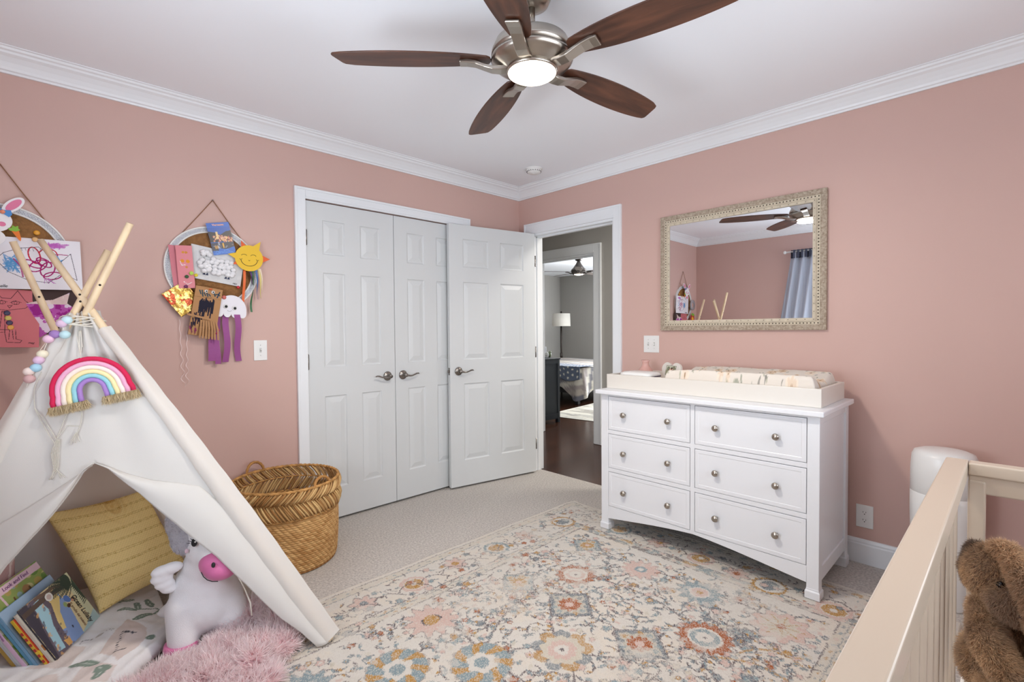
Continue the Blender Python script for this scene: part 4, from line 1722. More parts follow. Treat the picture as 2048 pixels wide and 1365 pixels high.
# stems joining the flowers come first so that the flowers sit over them
lk = [(0, 2), (2, 3), (3, 1), (1, 5), (5, 6), (6, 7), (7, 3), (7, 8), (0, 4), (2, 9), (9, 10), (10, 7), (4, 11), (11, 12), (9, 11), (1, 7), (3, 9), (2, 1), (6, 8), (5, 1)]
for a_i, b_i in lk:
    ax, ay = majors[a_i][:2]
    bx_, by_ = majors[b_i][:2]
    mx_, my_ = (ax + bx_) / 2 + (ay - by_) * .28, (ay + by_) / 2 + (bx_ - ax) * .28
    stem([(ax, ay), (mx_, my_), (bx_, by_)], .010)
    L_ = math.hypot(ax - bx_, ay - by_)
    for t in np.linspace(.15, .85, int(L_ / .062)):
        px_ = ax * (1 - t) ** 2 + mx_ * 2 * t * (1 - t) + bx_ * t * t
        py_ = ay * (1 - t) ** 2 + my_ * 2 * t * (1 - t) + by_ * t * t
        an = rr.uniform(0, 6.28)
        ll = rr.uniform(.03, .06)
        stem([(px_, py_), (px_ + ll * cos(an), py_ + ll * sin(an))], .0055)
        blossom(px_ + ll * cos(an), py_ + ll * sin(an), rr.uniform(.009, .018), rr.choice([GREYB, TEAL, PINKR, MUST, GREYB, RUST, PINKR]))
for (x, y, an, L_, n) in ((-1.05, -1.40, 2.3, .13, 3), (-1.30, -1.33, 1.0, .10, 2), (-1.60, -1.30, 2.6, .16, 3), (-1.55, -1.58, 1.2, .13, 3), (-1.05, -1.95, .6, .12, 2), (-1.08, -2.25, 1.1, .15, 3),
                          (-1.35, -2.40, .3, .15, 3), (-1.10, -2.50, 1.4, .12, 2), (-1.50, -2.20, 3.0, .14, 3), (-1.78, -1.58, .9, .10, 2), (-2.1, -1.30, 2.2, .1, 2), (-2.1, -1.9, 3.9, .15, 3),
                          (-.86, -1.57, 1.7, .10, 2), (-.84, -2.25, .6, .07, 2), (-1.9, -2.3, 5, .12, 3), (-2.5, -1.65, 2, .15, 3), (-2.55, -2.1, 4, .15, 3), (-1.45, -1.25, 3.3, .12, 2)):
    spray(x, y, an, L_, n, [GREYB, PINKR, MUST, TEAL, RUST, PINKR, GREYB])
stem([(-1.30, -2.30), (-1.18, -2.42), (-1.25, -2.56)], .012, MUST)
stem([(-1.20, -2.36), (-1.05, -2.42), (-1.12, -2.55)], .009, MUST)
for (x, y) in ((-1.08, -2.30), (-1.055, -2.335), (-1.13, -2.33), (-1.33, -2.432)):
    blossom(x, y, .026, GREYB, TEAL)
# small scattered blossoms, kept off the large flowers
cnt = 0
for _ in range(26000):
    x, y = rr.uniform(-3.0, -.76), rr.uniform(-2.56, -1.26)
    if any(math.hypot(x - a, y - b_) < c * 1.08 + .010 for a, b_, c in MAJ):
        continue
    if cnt > 1900:
        break
    MAJ.append((x, y, .006))
    cnt += 1
    q_ = rr.random()
    if q_ < .20:
        blossom(x, y, rr.uniform(.009, .016), rr.choice([GREYB, TEAL, PINKR, MUST, RUST, PINKR, BEIGE]), rr.choice([CREAM, None, MUST]))
    elif q_ < .84:
        an = rr.uniform(0, 6.28)
        stem([(x, y), (x + .03 * cos(an), y + .03 * sin(an)), (x + .05 * cos(an + .8), y + .05 * sin(an + .8))], .006, rr.choice([DRK, DRK, GREYB, DRK]))
        D(x + .02 * cos(an + .6), y + .02 * sin(an + .6), .010, rr.choice([GREYB, TEAL, MUST]), asp=2.0, rot=an)
    else:
        D(x, y, .014, rr.choice([TEAL, GREYB, PINKR, BEIGE]), asp=1.7, rot=rr.uniform(0, 3), a=.8)
for (x, y, r, c, cc) in ((-1.402, -1.703, .115, BEIGE, RUST), (-1.428, -1.407, .095, BEIGE, MUST), (-.868, -1.395, .090, BEIGE, MUST), (-1.421, -2.067, .112, BEIGE, RUST), (-2.55, -1.75, .1, BEIGE, MUST)):
    diamond(x, y, r, c, cc, rr.choice([TEAL, GREYB]))
for m_ in majors:
    major(*m_)
# wear: threads of the ground colour break up every motif
n1 = fnoise(rug.X0 * 26, rug.Y0 * 26, 3)
n2 = fnoise(rug.X0 * 5 + 7, rug.Y0 * 5, 3)
spk = RNG.random(rug.X0.shape)
rug.put((n1 * .6 + n2 * .4 > .60), CREAM, .5)
rug.put(spk > .76, CREAM, .6)
rug.put((n2 > .56) & (spk > .45), A(206, 200, 190), .45)
rug.put(spk < .13, A(190, 180, 172), .35)
rug.put((rug.X0 < .012) | (rug.X0 > RW - .012) | (rug.Y0 < .010) | (rug.Y0 > RL - .010), A(214, 206, 194))


def rug_surf(X, Y):
    z = .009 + .0022 * fnoise(X * 70, Y * 70, 2) + .0010 * RNG.random(X.shape)
    e = np.minimum(np.minimum(X, RW - X), np.minimum(Y, RL - Y))
    z = np.where(e < .004, .001, z)
    # slightly wavy, corner drawn out to a point
    wob = .004 * np.sin(X * 11) * np.clip(1 - (RL - Y) / .2, 0, 1)
    cx = np.exp(-(((RW - X) / .05) ** 2 + ((RL - Y) / .05) ** 2))
    return X + RX0 + .018 * cx, Y + RY0 + wob - .022 * cx + .012 * (X / RW - .5) * 0, z


rg = rug.build('area_rug', mat('woven_rug_pile', (226, 218, 206), .95, attr='Col', bump=.9, bscale=330, spec=.08), surf=rug_surf, thick=0)
tag(rg, 'large cream rug patterned with rust, blue-grey, mustard and pink flowers', 'rug')

# ================================================================== WICKER BASKET
BX, BY, BR, BH = -2.121, -.318, .266, .439
bs = thing('wicker_basket', 'round brown woven basket with a herringbone rim between the teepee and closet', 'basket', (BX, BY, 0))
SEAG = mat('woven_seagrass', (176, 128, 72), .75, attr='Col', spec=.25, bump=.35, bscale=140)
nth, nzb = 620, 170
hb = .285
th = np.linspace(0, 2 * pi, nth, endpoint=False)
zz = np.linspace(0, hb, nzb)
TH, ZZ = np.meshgrid(th, zz)
row = ZZ / .0112
ri = np.floor(row)
ph = TH * 62 / (2 * pi) + .37 * ri + (row - ri - .5) * .55
f1 = np.abs(np.sin(pi * (row - ri))) ** .6
f2 = np.abs(np.sin(pi * ph)) ** .6
prof = BR * (.955 + .045 * np.sin(np.clip(ZZ / hb, 0, 1) * pi * .62)) - .004
prof = np.where(ZZ < .02, prof - (0.02 - ZZ) * .35, prof)
Rr = prof + .0080 * f1 * f2 - .003
strand_id = (ri * 97 + np.floor(ph)).astype(int) % 256
cv = _perm[strand_id, (strand_id * 7) % 256]
big = fnoise(TH * 3, ZZ * 9, 3)
colr = A(168, 122, 70) + (A(218, 178, 122) - A(168, 122, 70)) * np.clip(cv * .7 + big * .5 - .1, 0, 1)[..., None]
Vb = np.stack([BX + Rr * np.cos(TH), BY + Rr * np.sin(TH), ZZ + .001], -1).reshape(-1, 3)
i_, j_ = np.meshgrid(np.arange(nth), np.arange(nzb - 1))
a1 = (j_ * nth + i_).ravel()
a2 = (j_ * nth + (i_ + 1) % nth).ravel()
Fb = np.stack([a1, a2, a2 + nth, a1 + nth], 1)
# inner skin and bottom
Ri = prof - .012
Vi = np.stack([BX + Ri * np.cos(TH), BY + Ri * np.sin(TH), ZZ + .001], -1).reshape(-1, 3)
Fi = Fb[:, ::-1] + len(Vb)
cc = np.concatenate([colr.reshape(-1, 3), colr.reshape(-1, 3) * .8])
np_mesh('woven_body', np.concatenate([Vb, Vi]), np.concatenate([Fb, Fi]), SEAG, bs, cc)
MB().lathe([(0, .004), (BR * .94, .004), (BR * .94, .012), (0, .012)], 48, Matrix.Translation((BX, BY, 0)), False, False, col=A(150, 104, 58)).build('base', SEAG, bs)


def ring_rope(z, r, rad, turns, name, col=A(186, 140, 84)):
    V, C_ = [], []
    n, m = 420, 8
    for i in range(n):
        a = 2 * pi * i / n
        for k in range(m):
            b_ = 2 * pi * k / m
            rr_ = rad * (1 + .28 * sin(turns * a + b_ * 2))
            R_ = r + rr_ * cos(b_)
            V.append((BX + R_ * cos(a), BY + R_ * sin(a), z + rr_ * sin(b_)))
            C_.append(col * (1 + .18 * sin(turns * a * .37)))
    F = [((i * m + k), ((i + 1) % n) * m + k, ((i + 1) % n) * m + (k + 1) % m, i * m + (k + 1) % m) for i in range(n) for k in range(m)]
    return np_mesh(name, V, F, SEAG, bs, np.array(C_))


RT = BR * 1.0
ring_rope(hb + .004, BR * .995, .0065, 70, 'seam_ring')
ring_rope(.372, BR * 1.0 - .004, .0045, 80, 'middle_ring')
ring_rope(BH - .005, RT, .0075, 66, 'rim')
b = MB()
rb = random.Random(2)
for (z0, z1, dth) in ((hb + .004, .372, -1), (.372, BH - .008, 1)):
    n = 78
    for layer in (0, 1, 2):
        for k in range(n):
            if layer == 2 and k % 2:
                continue
            a = 2 * pi * (k + layer * .45 + rb.uniform(-.2, .2)) / n
            da = dth * (.20 + rb.uniform(-.02, .02))
            c_ = A(160, 114, 66) + (A(222, 188, 132) - A(160, 114, 66)) * rb.random()
            ro = .006 - layer * .006 + rb.uniform(-.002, .002)
            pts = []
            for t in (0, .25, .5, .75, 1):
                aa = a - da / 2 + da * t
                R_ = BR * .995 + ro + .007 * sin(pi * t)
                pts.append((BX + R_ * cos(aa), BY + R_ * sin(aa), z0 + (z1 - z0) * t))
            b.tube(pts, [.0030, .0060, .0066, .0058, .0030], 6, col=c_, flat=.8)
b.build('herringbone_band', SEAG, bs)


def basket_handle(ang, hgt, wd, tiltr):
    pts = []
    cx_, cy_ = BX + RT * cos(ang), BY + RT * sin(ang)
    tx, ty = -sin(ang), cos(ang)
    rx, ry = cos(ang), sin(ang)
    for k in range(25):
        t = pi * k / 24
        h_ = sin(t) * hgt
        s_ = cos(t) * wd
        bend = -s_ * s_ / (2 * RT)
        pts.append((cx_ + tx * s_ + rx * (bend + h_ * tiltr), cy_ + ty * s_ + ry * (bend + h_ * tiltr), BH - .008 + h_))
    rs = [.0075 * (1 + .16 * sin(k * 2.2)) for k in range(25)]
    return MB().tube(pts, rs, 8, col=A(176, 128, 74)).build('handle', SEAG, bs)


basket_handle(radians(108), .058, .052, .10)
basket_handle(radians(292), .042, .050, -.30)

# ================================================================== TEEPEE
FR, FL_ = Vector((-2.27, -1.21, 0)), Vector((-3.52, -.76, 0))
BRt, BLt = Vector((-2.62, -.10, 0)), Vector((-3.50, -.08, 0))
TR, TL = Vector((-2.90, -.62, 1.28)), Vector((-3.0, -.60, 1.26))
TBR, TBL = Vector((-2.895, -.53, 1.28)), Vector((-2.99, -.52, 1.27))
tp = thing('play_teepee', 'white canvas play teepee with crossed wooden poles in the corner', 'teepee', (-3.0, -.6, 0))


def pole(tip, foot, r0=.0125, r1=.0142):
    """tapered round pole with a drilled cord hole near its top"""
    tip, foot = Vector(tip), Vector(foot)
    pts = [foot.lerp(tip, t) for t in np.linspace(0, 1, 12)]
    b = MB().tube(pts, [r1 + (r0 - r1) * k / 11 for k in range(11)] + [r0 * .93], 18)
    o = b.build('pole', PINE, tp)
    return o


zf = .016
PT = {'A': ((-3.135, -.315, 1.597), (-2.62, -.10, .016)), 'B': ((-3.057, -.474, 1.588), (-2.272, -1.205, .018)),
      'C': ((-2.812, -.731, 1.647), (-3.50, -.08, .016)), 'D': ((-2.865, -.548, 1.560), (-3.520, -.760, .020))}
# keep each pole through the lashing near z = 1.3
pole(*PT['A'])
pole(*PT['B'])
pole(PT['C'][0], (-3.42, -.09, .016))
pole(PT['D'][0], PT['D'][1])
hb_ = MB()
for k, (fr) in {'A': .80, 'B': .80, 'C': .80, 'D': .82}.items():
    tip, foot = Vector(PT[k][0]), Vector(PT[k][1])
    if k == 'C':
        foot = Vector((-3.42, -.09, .016))
    p = foot.lerp(tip, .865 if k != 'C' else .86)
    d = (CP - p).normalized()
    ax = (tip - foot).normalized()
    side = (d - ax * d.dot(ax)).normalized()
    hb_.ball(p + side * .0125, .0042, 8, 6)
hb_.build('cord_holes', mat('dark_hole', (40, 30, 24), .8), tp)


def panel_pt(P0, P1, Q0, Q1, s, t, bulge=.0, n=None):
    L_ = P0.lerp(Q0, t)
    R_ = P1.lerp(Q1, t)
    p = L_.lerp(R_, s)
    if bulge:
        p = p + n * bulge * 4 * s * (1 - s) * sin(pi * min(1, t * 1.0))
    return p


nF = (FR - FL_).cross(TR - FL_).normalized()
if nF.dot(CP - FR) < 0:
    nF = -nF
opRt = [(.398, .493), (.418, .555), (.498, .667), (.584, .752), (.693, .840), (.783, .883), (.893, .922), (.941, .949), (.99, .965)]
opLt = [(.398, .493), (.414, .441), (.504, .337), (.576, .254), (.631, .199), (.75, .13), (.88, .08), (.99, .05)]
foRt = [(.405, .523), (.439, .628), (.464, .727), (.483, .848), (.498, .925), (.56, .965), (.683, .985), (.85, .998), (.931, 1.003), (.99, 1.005)]


def interp(tab, t):
    ts = [a for a, _ in tab]
    vs = [b_ for _, b_ in tab]
    return float(np.interp(t, ts, vs))


def front(s, t, off=0.0):
    p = panel_pt(TL, TR, FL_, FR, s, t)
    pl = .012 * exp(-t * 6) * sin(s * 26) + .006 * exp(-t * 2.5) * sin(s * 15 + 1)
    sag = -.012 * sin(pi * s) * (1 - t)
    wr = .004 * (fnoise(np.array(s * 4 + t * 2), np.array(t * 5), 2) - .5)
    return p + nF * (pl + sag + float(wr) + off)


b = MB()
TT0, TT1 = -.035, .988


def op_edge(tab, t):
    return .493 if t <= T0_ else interp(tab, t)


T0_ = .398
rows = np.concatenate([np.linspace(TT0, T0_, 41), np.linspace(T0_, TT1, 52)[1:]])
for tab, right in ((opRt, True), (opLt, False)):
    nc = 46
    vs, fs = [], []
    for t in rows:
        e = op_edge(tab, t)
        for i in range(nc + 1):
            u = i / nc
            vs.append(front(e + (1 - e) * u if right else e * u, t))
    for j in range(len(rows) - 1):
        for i in range(nc):
            fs.append((j * (nc + 1) + i, j * (nc + 1) + i + 1, (j + 1) * (nc + 1) + i + 1, (j + 1) * (nc + 1) + i))
    b.add(vs, fs, smooth=True)
fo = b.build('front_panel', CLOTH, tp)
bm = bmesh.new()
bm.from_mesh(fo.data)
bmesh.ops.remove_doubles(bm, verts=bm.verts, dist=.0004)
bm.to_mesh(fo.data)
bm.free()
fo.modifiers.new('Solidify', 'SOLIDIFY').thickness = .0014
# flaps turned back outward over the front panel
b = MB()


def flap_r(u, v):
    tt = T0_ + (.992 - T0_) * v
    s_in = interp(opRt, tt)
    # outer end of the band at the matching place
    k = v ** .8
    to = float(np.interp(k, [0, .1, .2, .32, .42, .52, .68, .85, 1], [.405, .430, .464, .483, .498, .60, .75, .90, .99]))
    so = interp(foRt, to)
    s_ = s_in + (so - s_in) * u
    t_ = tt + (to - tt) * u
    bul = .010 + .020 * sin(pi * min(1, u * 1.0)) * (1 - .3 * v) - .006 * u
    edge = .012 * (1 - u) ** 2
    return front(s_, t_, bul + edge)


b.grid(flap_r, 18, 60)
b.build('door_flap', CLOTH, tp, solid=.0016)
b = MB()


def flap_l(u, v):
    tt = T0_ + (.992 - T0_) * v
    s_in = interp(opLt, tt)
    to = float(np.interp(v, [0, .05, .25, .5, .75, 1], [.405, .414, .474, .55, .68, .99]))
    so = float(np.interp(to, [.405, .414, .474, .521, .57, .68, .99], [.48, .441, .274, .152, .03, .0, .0]))
    return front(s_in + (so - s_in) * u, tt + (to - tt) * u, .010 + .018 * sin(pi * u) + .010 * (1 - u) ** 2)


b.grid(flap_l, 18, 60)
b.build('door_flap', CLOTH, tp, solid=.0016)


# sleeves around the two front poles
def sleeve(P0, Q0, side, nm='pole_sleeve'):
    b = MB()
    ax = (Q0 - P0).normalized()
    sd = ax.cross(nF).normalized() * side
    n_, m_ = 60, 20

    def fn(u, v):
        t = .02 + .965 * v
        c = P0.lerp(Q0, t) + nF * (.0)
        a = 2 * pi * u
        rw = .0215 + .020 * min(1, t * 1.6)
        wr = .0010 * sin(v * 60 + sin(u * 6) * 2) * (1 - .5 * v)
        # flattened teardrop: round at the pole, drawn in towards the panel seam
        x = cos(a) * rw - .010 * min(1, t * 3)
        y = sin(a) * (.0215 + .001 * sin(v * 17)) * (1 if cos(a) > 0 else (1 + cos(a) * .85))
        return c + sd * (x + wr) + nF * (y + wr)
    b.grid(fn, 22, n_)
    return b.build(nm, CLOTH, tp)


sleeve(TR + Vector((.0, .0, -.005)), FR + Vector((0, 0, .0)), 1)
sleeve(TL, FL_, -1)


def side_panel(P0, P1, Q0, Q1, nm, bul=0.02, t0=-.03, t1=.985):
    n = (Q1 - Q0).cross(P0 - Q0).normalized()
    b = MB()

    def fn(u, v):
        t = t0 + (t1 - t0) * v
        p = panel_pt(P0, P1, Q0, Q1, u, t)
        return p + n * (.010 * exp(-t * 5) * sin(u * 22) + bul * sin(pi * u) * sin(pi * min(1, max(0, t))) * -1)
    b.grid(fn, 40, 50)
    return b.build(nm, CLOTH, tp, solid=.0014)


side_panel(TR, TBR, FR, BRt, 'side_panel')
side_panel(TBL, TL, BLt, FL_, 'side_panel')
side_panel(TBR, TBL, BRt, BLt, 'back_panel')
# lashing cord around the crossing
STR = mat('white_cotton_string', (228, 222, 210), .9)
b = MB()
for k in range(7):
    pts = []
    rr_ = .052 + .004 * (k % 3)
    for i in range(30):
        a = 2 * pi * i / 29
        pts.append((-2.95 + rr_ * 1.2 * cos(a), -.575 + rr_ * .9 * sin(a), 1.262 + .005 * k + .008 * sin(a * 2 + k)))
    b.tube(pts, .0022, 5)
b.build('lashing_cord', STR, tp)
# a loose tie string hanging at the front, split ends like a tassel
b = MB()


def fpt(s, t, off=.012):
    return front(s, t, off)


def run(pts, r=.0016, br=None):
    q_ = []
    for a, c in zip(pts[:-1], pts[1:]):
        for k in range(6):
            t = k / 6
            q_.append(fpt(a[0] + (c[0] - a[0]) * t, a[1] + (c[1] - a[1]) * t, .014 + (a[2] if len(a) > 2 else 0)))
    q_.append(fpt(pts[-1][0], pts[-1][1], .014))
    (br or b).tube(q_, r, 5)


run([(.40, .02), (.41, .06), (.42, .085)])
run([(.44, .02), (.45, .06), (.43, .09)])
run([(.43, .02), (.46, .07)])
b.build('tie_string', STR, tp)

# twine of the garland and rainbow hanging further down
tw = MB()
run([(.045, .135), (.05, .18), (.11, .235), (.18, .262), (.26, .305), (.29, .325)], .0014, tw)
run([(.11, .235), (.20, .285), (.285, .335)], .0011, tw)
run([(.40, .225), (.33, .262), (.29, .325)], .0016, tw)
run([(.44, .225), (.43, .285), (.40, .32)], .0014, tw)
run([(.29, .325), (.34, .29), (.42, .295)], .0011, tw)
rt_ = random.Random(8)
for k in range(6):
    run([(.29 + .004 * k, .325), (.285 + .008 * k - .01, .36), (.30 + .004 * k, .40), (.31 + rt_.uniform(-.03, .05), .43)], .0012, tw)
for k in range(5):
    run([(.40, .31), (.39 + rt_.uniform(-.03, .03), .335 + .01 * rt_.random())], .001, tw)
tag(tw.build('loose_twine', mat('grey_white_twine', (205, 200, 188), .9)), 'knotted pale twine with frayed ends hanging on the teepee front', 'string')

# ---- pom-pom garland
pg = thing('pom_pom_garland', 'string of pastel felt balls hanging at the left of the teepee top', 'garland', tuple(fpt(.1, .05, .03)))
for nm, c, col in (('blue', (-2.994, -.629, 1.282), (196, 224, 232)), ('pk', (-3.009, -.627, 1.269), (220, 190, 214)), ('vi', (-3.028, -.632, 1.230), (162, 128, 186)), ('b2', (-3.001, -.642, 1.228), (190, 222, 228)),
                   ('p2', (-3.045, -.630, 1.213), (232, 194, 216)), ('cr', (-3.062, -.639, 1.159), (238, 230, 206)), ('p3', (-3.072, -.642, 1.138), (222, 190, 216)), ('b3', (-3.080, -.647, 1.111), (168, 208, 226)),
                   ('c2', (-3.098, -.643, 1.099), (232, 214, 206)), ('p4', (-3.097, -.651, 1.073), (204, 166, 166))):
    MB().ball(c, (.0165, .0165, .0150), 18, 12, col=A(*col)).build('felt_ball', VC, pg)
MB().tube([(-2.97, -.60, 1.285), (-2.994, -.629, 1.282), (-3.009, -.627, 1.269), (-3.001, -.642, 1.228), (-3.028, -.632, 1.23), (-3.045, -.63, 1.213), (-3.062, -.639, 1.159), (-3.072, -.642, 1.138),
           (-3.08, -.647, 1.111), (-3.098, -.643, 1.099), (-3.097, -.651, 1.073), (-3.105, -.655, 1.045)], .0011, 5).tube([(-3.045, -.63, 1.213), (-3.075, -.63, 1.16), (-3.09, -.635, 1.11), (-3.085, -.65, 1.08)], .0009, 5).build('string', STR, pg)

# ---- macrame rainbow
RBc = (Vector((-3.046, -.690, .995)) + Vector((-2.822, -.757, 1.042))) / 2 + nF * (-.002)
RM = frame(RBc + Vector((0, 0, .008)), (.224, -.067, .047), (0, 0, 1))
rbw = thing('rainbow_hanging', 'corded rainbow wall hanging with beige tassel ends on the teepee front', 'rainbow decoration', RBc)
R0 = .112
for k, c in enumerate(((206, 44, 84), (230, 172, 200), (240, 226, 216), (242, 224, 172), (150, 204, 214), (166, 130, 196))):
    R = R0 - .0152 * k
    leg = .038
    pts = [(-R, -leg + .002, 0), (-R, -leg / 2, 0)]
    for i in range(33):
        a = pi - pi * i / 32
        pts.append((R * cos(a), R * 1.02 * sin(a), 0))
    pts += [(R, -leg / 2, 0), (R, -leg, 0)]
    rs = [.0080 * (1 + .035 * sin(i * 2.4)) for i in range(len(pts))]
    col = A(*c)
    n_ = len(pts)
    # lighter wrapped thread shows as slim rings
    MB().tube([RM @ Vector((x * (1 + .05 * (y < 0)), y, 0)) for x, y, z in pts], rs, 12, col=col).build('corded_arch', VC, rbw)
# tassels
V_, F_, C_ = [], [], []
for sgn in (-1, 1):
    Pn, Nn_ = [], []
    for k in range(1500):
        x = sgn * (R0 - .0152 * 2.5) + RNG.uniform(-.052, .052)
        z = RNG.uniform(-.007, .011)
        Pn.append(RM @ Vector((x * 1.04, -.036 + RNG.uniform(0, .004), z)))
        Nn_.append((RM.to_3x3() @ Vector((0, -1, .10))))
    Pn, Nn_ = np.array(Pn), np.array(Nn_)
    v, f, c = strands(Pn, Nn_, 2600, .030, .0011, A(214, 196, 160), A(228, 214, 184), jitter=.22, curl=.35, lenvar=.25, colvar=.2)
    np_mesh('tassel', v, f, FUR, rbw, c, smooth=False)
MB().tube([RM @ Vector(p) for p in ((-.005, R0 + .006, .004), (-.003, R0 + .05, .0), (.0, R0 + .09, .0))], .0011, 5).build('hanging_loop', STR, rbw)

# ================================================================== INSIDE THE TEEPEE
# quilt
qe = [(-1.30, -3.22), (-1.10, -3.05), (-.963, -2.90), (-.891, -2.829), (-.813, -2.755), (-.70, -2.705), (-.45, -2.70), (-.25, -2.70)]


def q_edge(y):
    return np.interp(y, [a for a, _ in qe], [b_ for _, b_ in qe])


QY0 = -1.22
q = Paint(.74, .95, .0035, A(240, 239, 240), jag=.002)


def Q(x, y):
    return .74 - (float(q_edge(y)) - x), y - QY0


BLUSH, SAGE = A(222, 208, 202), A(132, 150, 138)
q.poly([Q(-2.837, -.60), Q(-2.79, -.70), Q(-2.80, -.77), Q(-2.892, -.86), Q(-2.94, -.79), Q(-2.90, -.70)], BLUSH)
q.poly([Q(-2.98, -.82), Q(-2.90, -.88), Q(-2.93, -.95), Q(-3.03, -.93)], BLUSH, .8)
q.poly([Q(-3.05, -.62), Q(-2.97, -.70), Q(-3.02, -.80), Q(-3.13, -.72)], BLUSH, .8)
q.poly([Q(-3.20, -.80), Q(-3.05, -.82), Q(-3.05, -.92), Q(-3.25, -.92)], BLUSH, .8)


def leaf(x0, y0, x1, y1, w_=.016):
    (a, b_), (c, d) = Q(x0, y0), Q(x1, y1)
    q.disk((a + c) / 2, (b_ + d) / 2, math.hypot(c - a, d - b_) / 2, SAGE, asp=math.hypot(c - a, d - b_) / (2 * w_), rot=atan2(d - b_, c - a))
    q.line([(a + (c - a) * .2, b_ + (d - b_) * .2), (a + (c - a) * .8, b_ + (d - b_) * .8)], .002, A(214, 220, 214))


q.line([Q(-2.718, -.562), Q(-2.79, -.535), Q(-2.856, -.530)], .006, SAGE)
q.line([Q(-2.725, -.56), Q(-2.77, -.60), Q(-2.81, -.612)], .006, SAGE)
leaf(-2.762, -.465, -2.748, -.535, .014)
leaf(-2.80, -.480, -2.795, -.540, .012)
leaf(-2.865, -.525, -2.80, -.542, .010)
leaf(-2.825, -.612, -2.755, -.585, .014)
leaf(-2.86, -.47, -2.80, -.455, .008)
leaf(-2.80, -.778, -2.775, -.755, .014)
leaf(-2.95, -.875, -2.925, -.90, .016)
leaf(-3.02, -.800, -2.945, -.848, .013)
leaf(-2.93, -.885, -2.965, -.930, .014)
for a, b_ in (((-2.835, -.727), (-2.863, -.700)), ((-2.863, -.700), (-2.898, -.815)), ((-2.898, -.815), (-2.861, -.811))):
    for k in range(9):
        t = k / 9
        x, y = a[0] + (b_[0] - a[0]) * t, a[1] + (b_[1] - a[1]) * t
        X, Y = Q(x + random.uniform(-.004, .004), y)
        q.disk(X, Y, .0042, A(58, 58, 66), asp=1.8, rot=.4)
q.line([Q(-2.825, -.728), Q(-2.86, -.712)], .004, A(70, 70, 76))
for (x, y, r) in ((-2.93, -.655, .010), (-2.952, -.662, .006)):
    q.disk(*Q(x, y), r, A(196, 188, 182), asp=1.6, rot=.5)
for pts in (((-2.925, -.655), (-2.90, -.640), (-2.885, -.655), (-2.91, -.668)), ((-2.95, -.66), (-2.975, -.650), (-2.985, -.668))):
    q.line([Q(*p_) for p_ in pts], .0016, A(90, 88, 92))


def quilt_surf(X, Y):
    yy = Y + QY0
    ex = q_edge(yy)
    xx = np.maximum(ex - (.74 - X), XL + .03)
    d = ex - xx
    base = (.055 + .022 * fnoise(xx * 6 + 9, yy * 6, 3) + .040 * np.clip((yy + .62) / .35, 0, 1)) * (.45 + .55 * np.clip(d / .14, 0, 1))
    puff = .0035 * np.sin((xx - yy) * 120) * np.exp(-(d / .05) ** 2) + .0030 * np.sin(xx * 62 + 2 * np.sin(yy * 20)) * np.sin(yy * 55)
    hem = np.clip(d / .022, 0, 1)
    zz = .018 + (base + puff) * np.sqrt(np.clip(1 - (1 - hem) ** 2, 0, 1))
    return xx, yy, zz


tag(q.build('patterned_quilt', mat('muslin_quilt', (240, 240, 240), .9, attr='Col', bump=.3, bscale=90), surf=quilt_surf, thick=.004),
    'white muslin quilt with sage leaves and blush patches on the teepee floor', 'quilt')


def cushion(name, label, c4, thick, m, paint, nu=70, group=None, pinch=None):
    """plump pillow between four corners BL, BR, TR, TL"""
    BL_, BR_, TR_, TL_ = [Vector(p_) for p_ in c4]
    n = (BR_ - BL_).cross(TL_ - BL_).normalized()
    t = thing(name, label, 'pillow', (BL_ + BR_) / 2)
    for side, nm in ((1, 'pillow_front'), (-1, 'pillow_back')):
        V, Cc = [], []
        for j in range(nu + 1):
            for i in range(nu + 1):
                u, v = i / nu, j / nu
                a, b_ = 2 * u - 1, 2 * v - 1
                # edges drawn in between the corners
                uu = .5 + a / 2 * (1 - .055 * (1 - b_ * b_))
                vv = .5 + b_ / 2 * (1 - .055 * (1 - a * a))
                p_ = BL_.lerp(BR_, uu).lerp(TL_.lerp(TR_, uu), vv)
                h_ = (max(0, 1 - abs(a) ** 2.6) * max(0, 1 - abs(b_) ** 2.6)) ** .5
                wr = 0
                if pinch is not None:
                    d_ = math.hypot((u - pinch[0]) * 1.6, (v - pinch[1]))
                    wr = -.040 * exp(-(d_ / .075) ** 2) + .009 * sin(d_ * 55) * exp(-(d_ / .20) ** 2)
                h_ = h_ * thick + wr * (side > 0) + .004 * noise.noise(Vector((u * 5, v * 5, side)))
                # ribbing
                if side > 0 and paint is not None:
                    c_, e_ = paint(u, v)
                    h_ += e_
                else:
                    c_ = paint(u, v)[0] if paint else (.8, .8, .8)
                p_ = p_ + n * side * h_
                V.append(tuple(p_))
                Cc.append(c_)
        F = grid_faces(nu, nu)
        if side < 0:
            F = F[:, ::-1]
        np_mesh(nm, V, F, m, t, np.array(Cc))
    return t


def yellow(u, v):
    w_ = v * 9 + .25 * sin(u * 3)
    k = w_ - math.floor(w_)
    band = 1 if k < .07 or .15 < k < .22 else 0
    dots = sin(u * 2 * pi * 30) * sin(w_ * 2 * pi * 3.5)
    c = A(252, 224, 156) * (1 - .10 * band) + A(226, 198, 132) * 0
    c = c * (1 + .07 * dots)
    if band and int(u * 110) % 2:
        c = A(204, 164, 86)
    return c, (.0012 * dots - .0012 * band)


cushion('yellow_pillow', 'mustard yellow waffle-weave pillow leaning inside the teepee', [(-2.918, -.518, .104), (-2.605, -.482, .172), (-2.735, -.299, .513), (-3.07, -.309, .495)], .058,
        mat('waffle_weave_cotton', (214, 180, 104), .9, attr='Col', bump=.4, bscale=300, spec=.1), yellow, nu=150, pinch=(.60, .93))


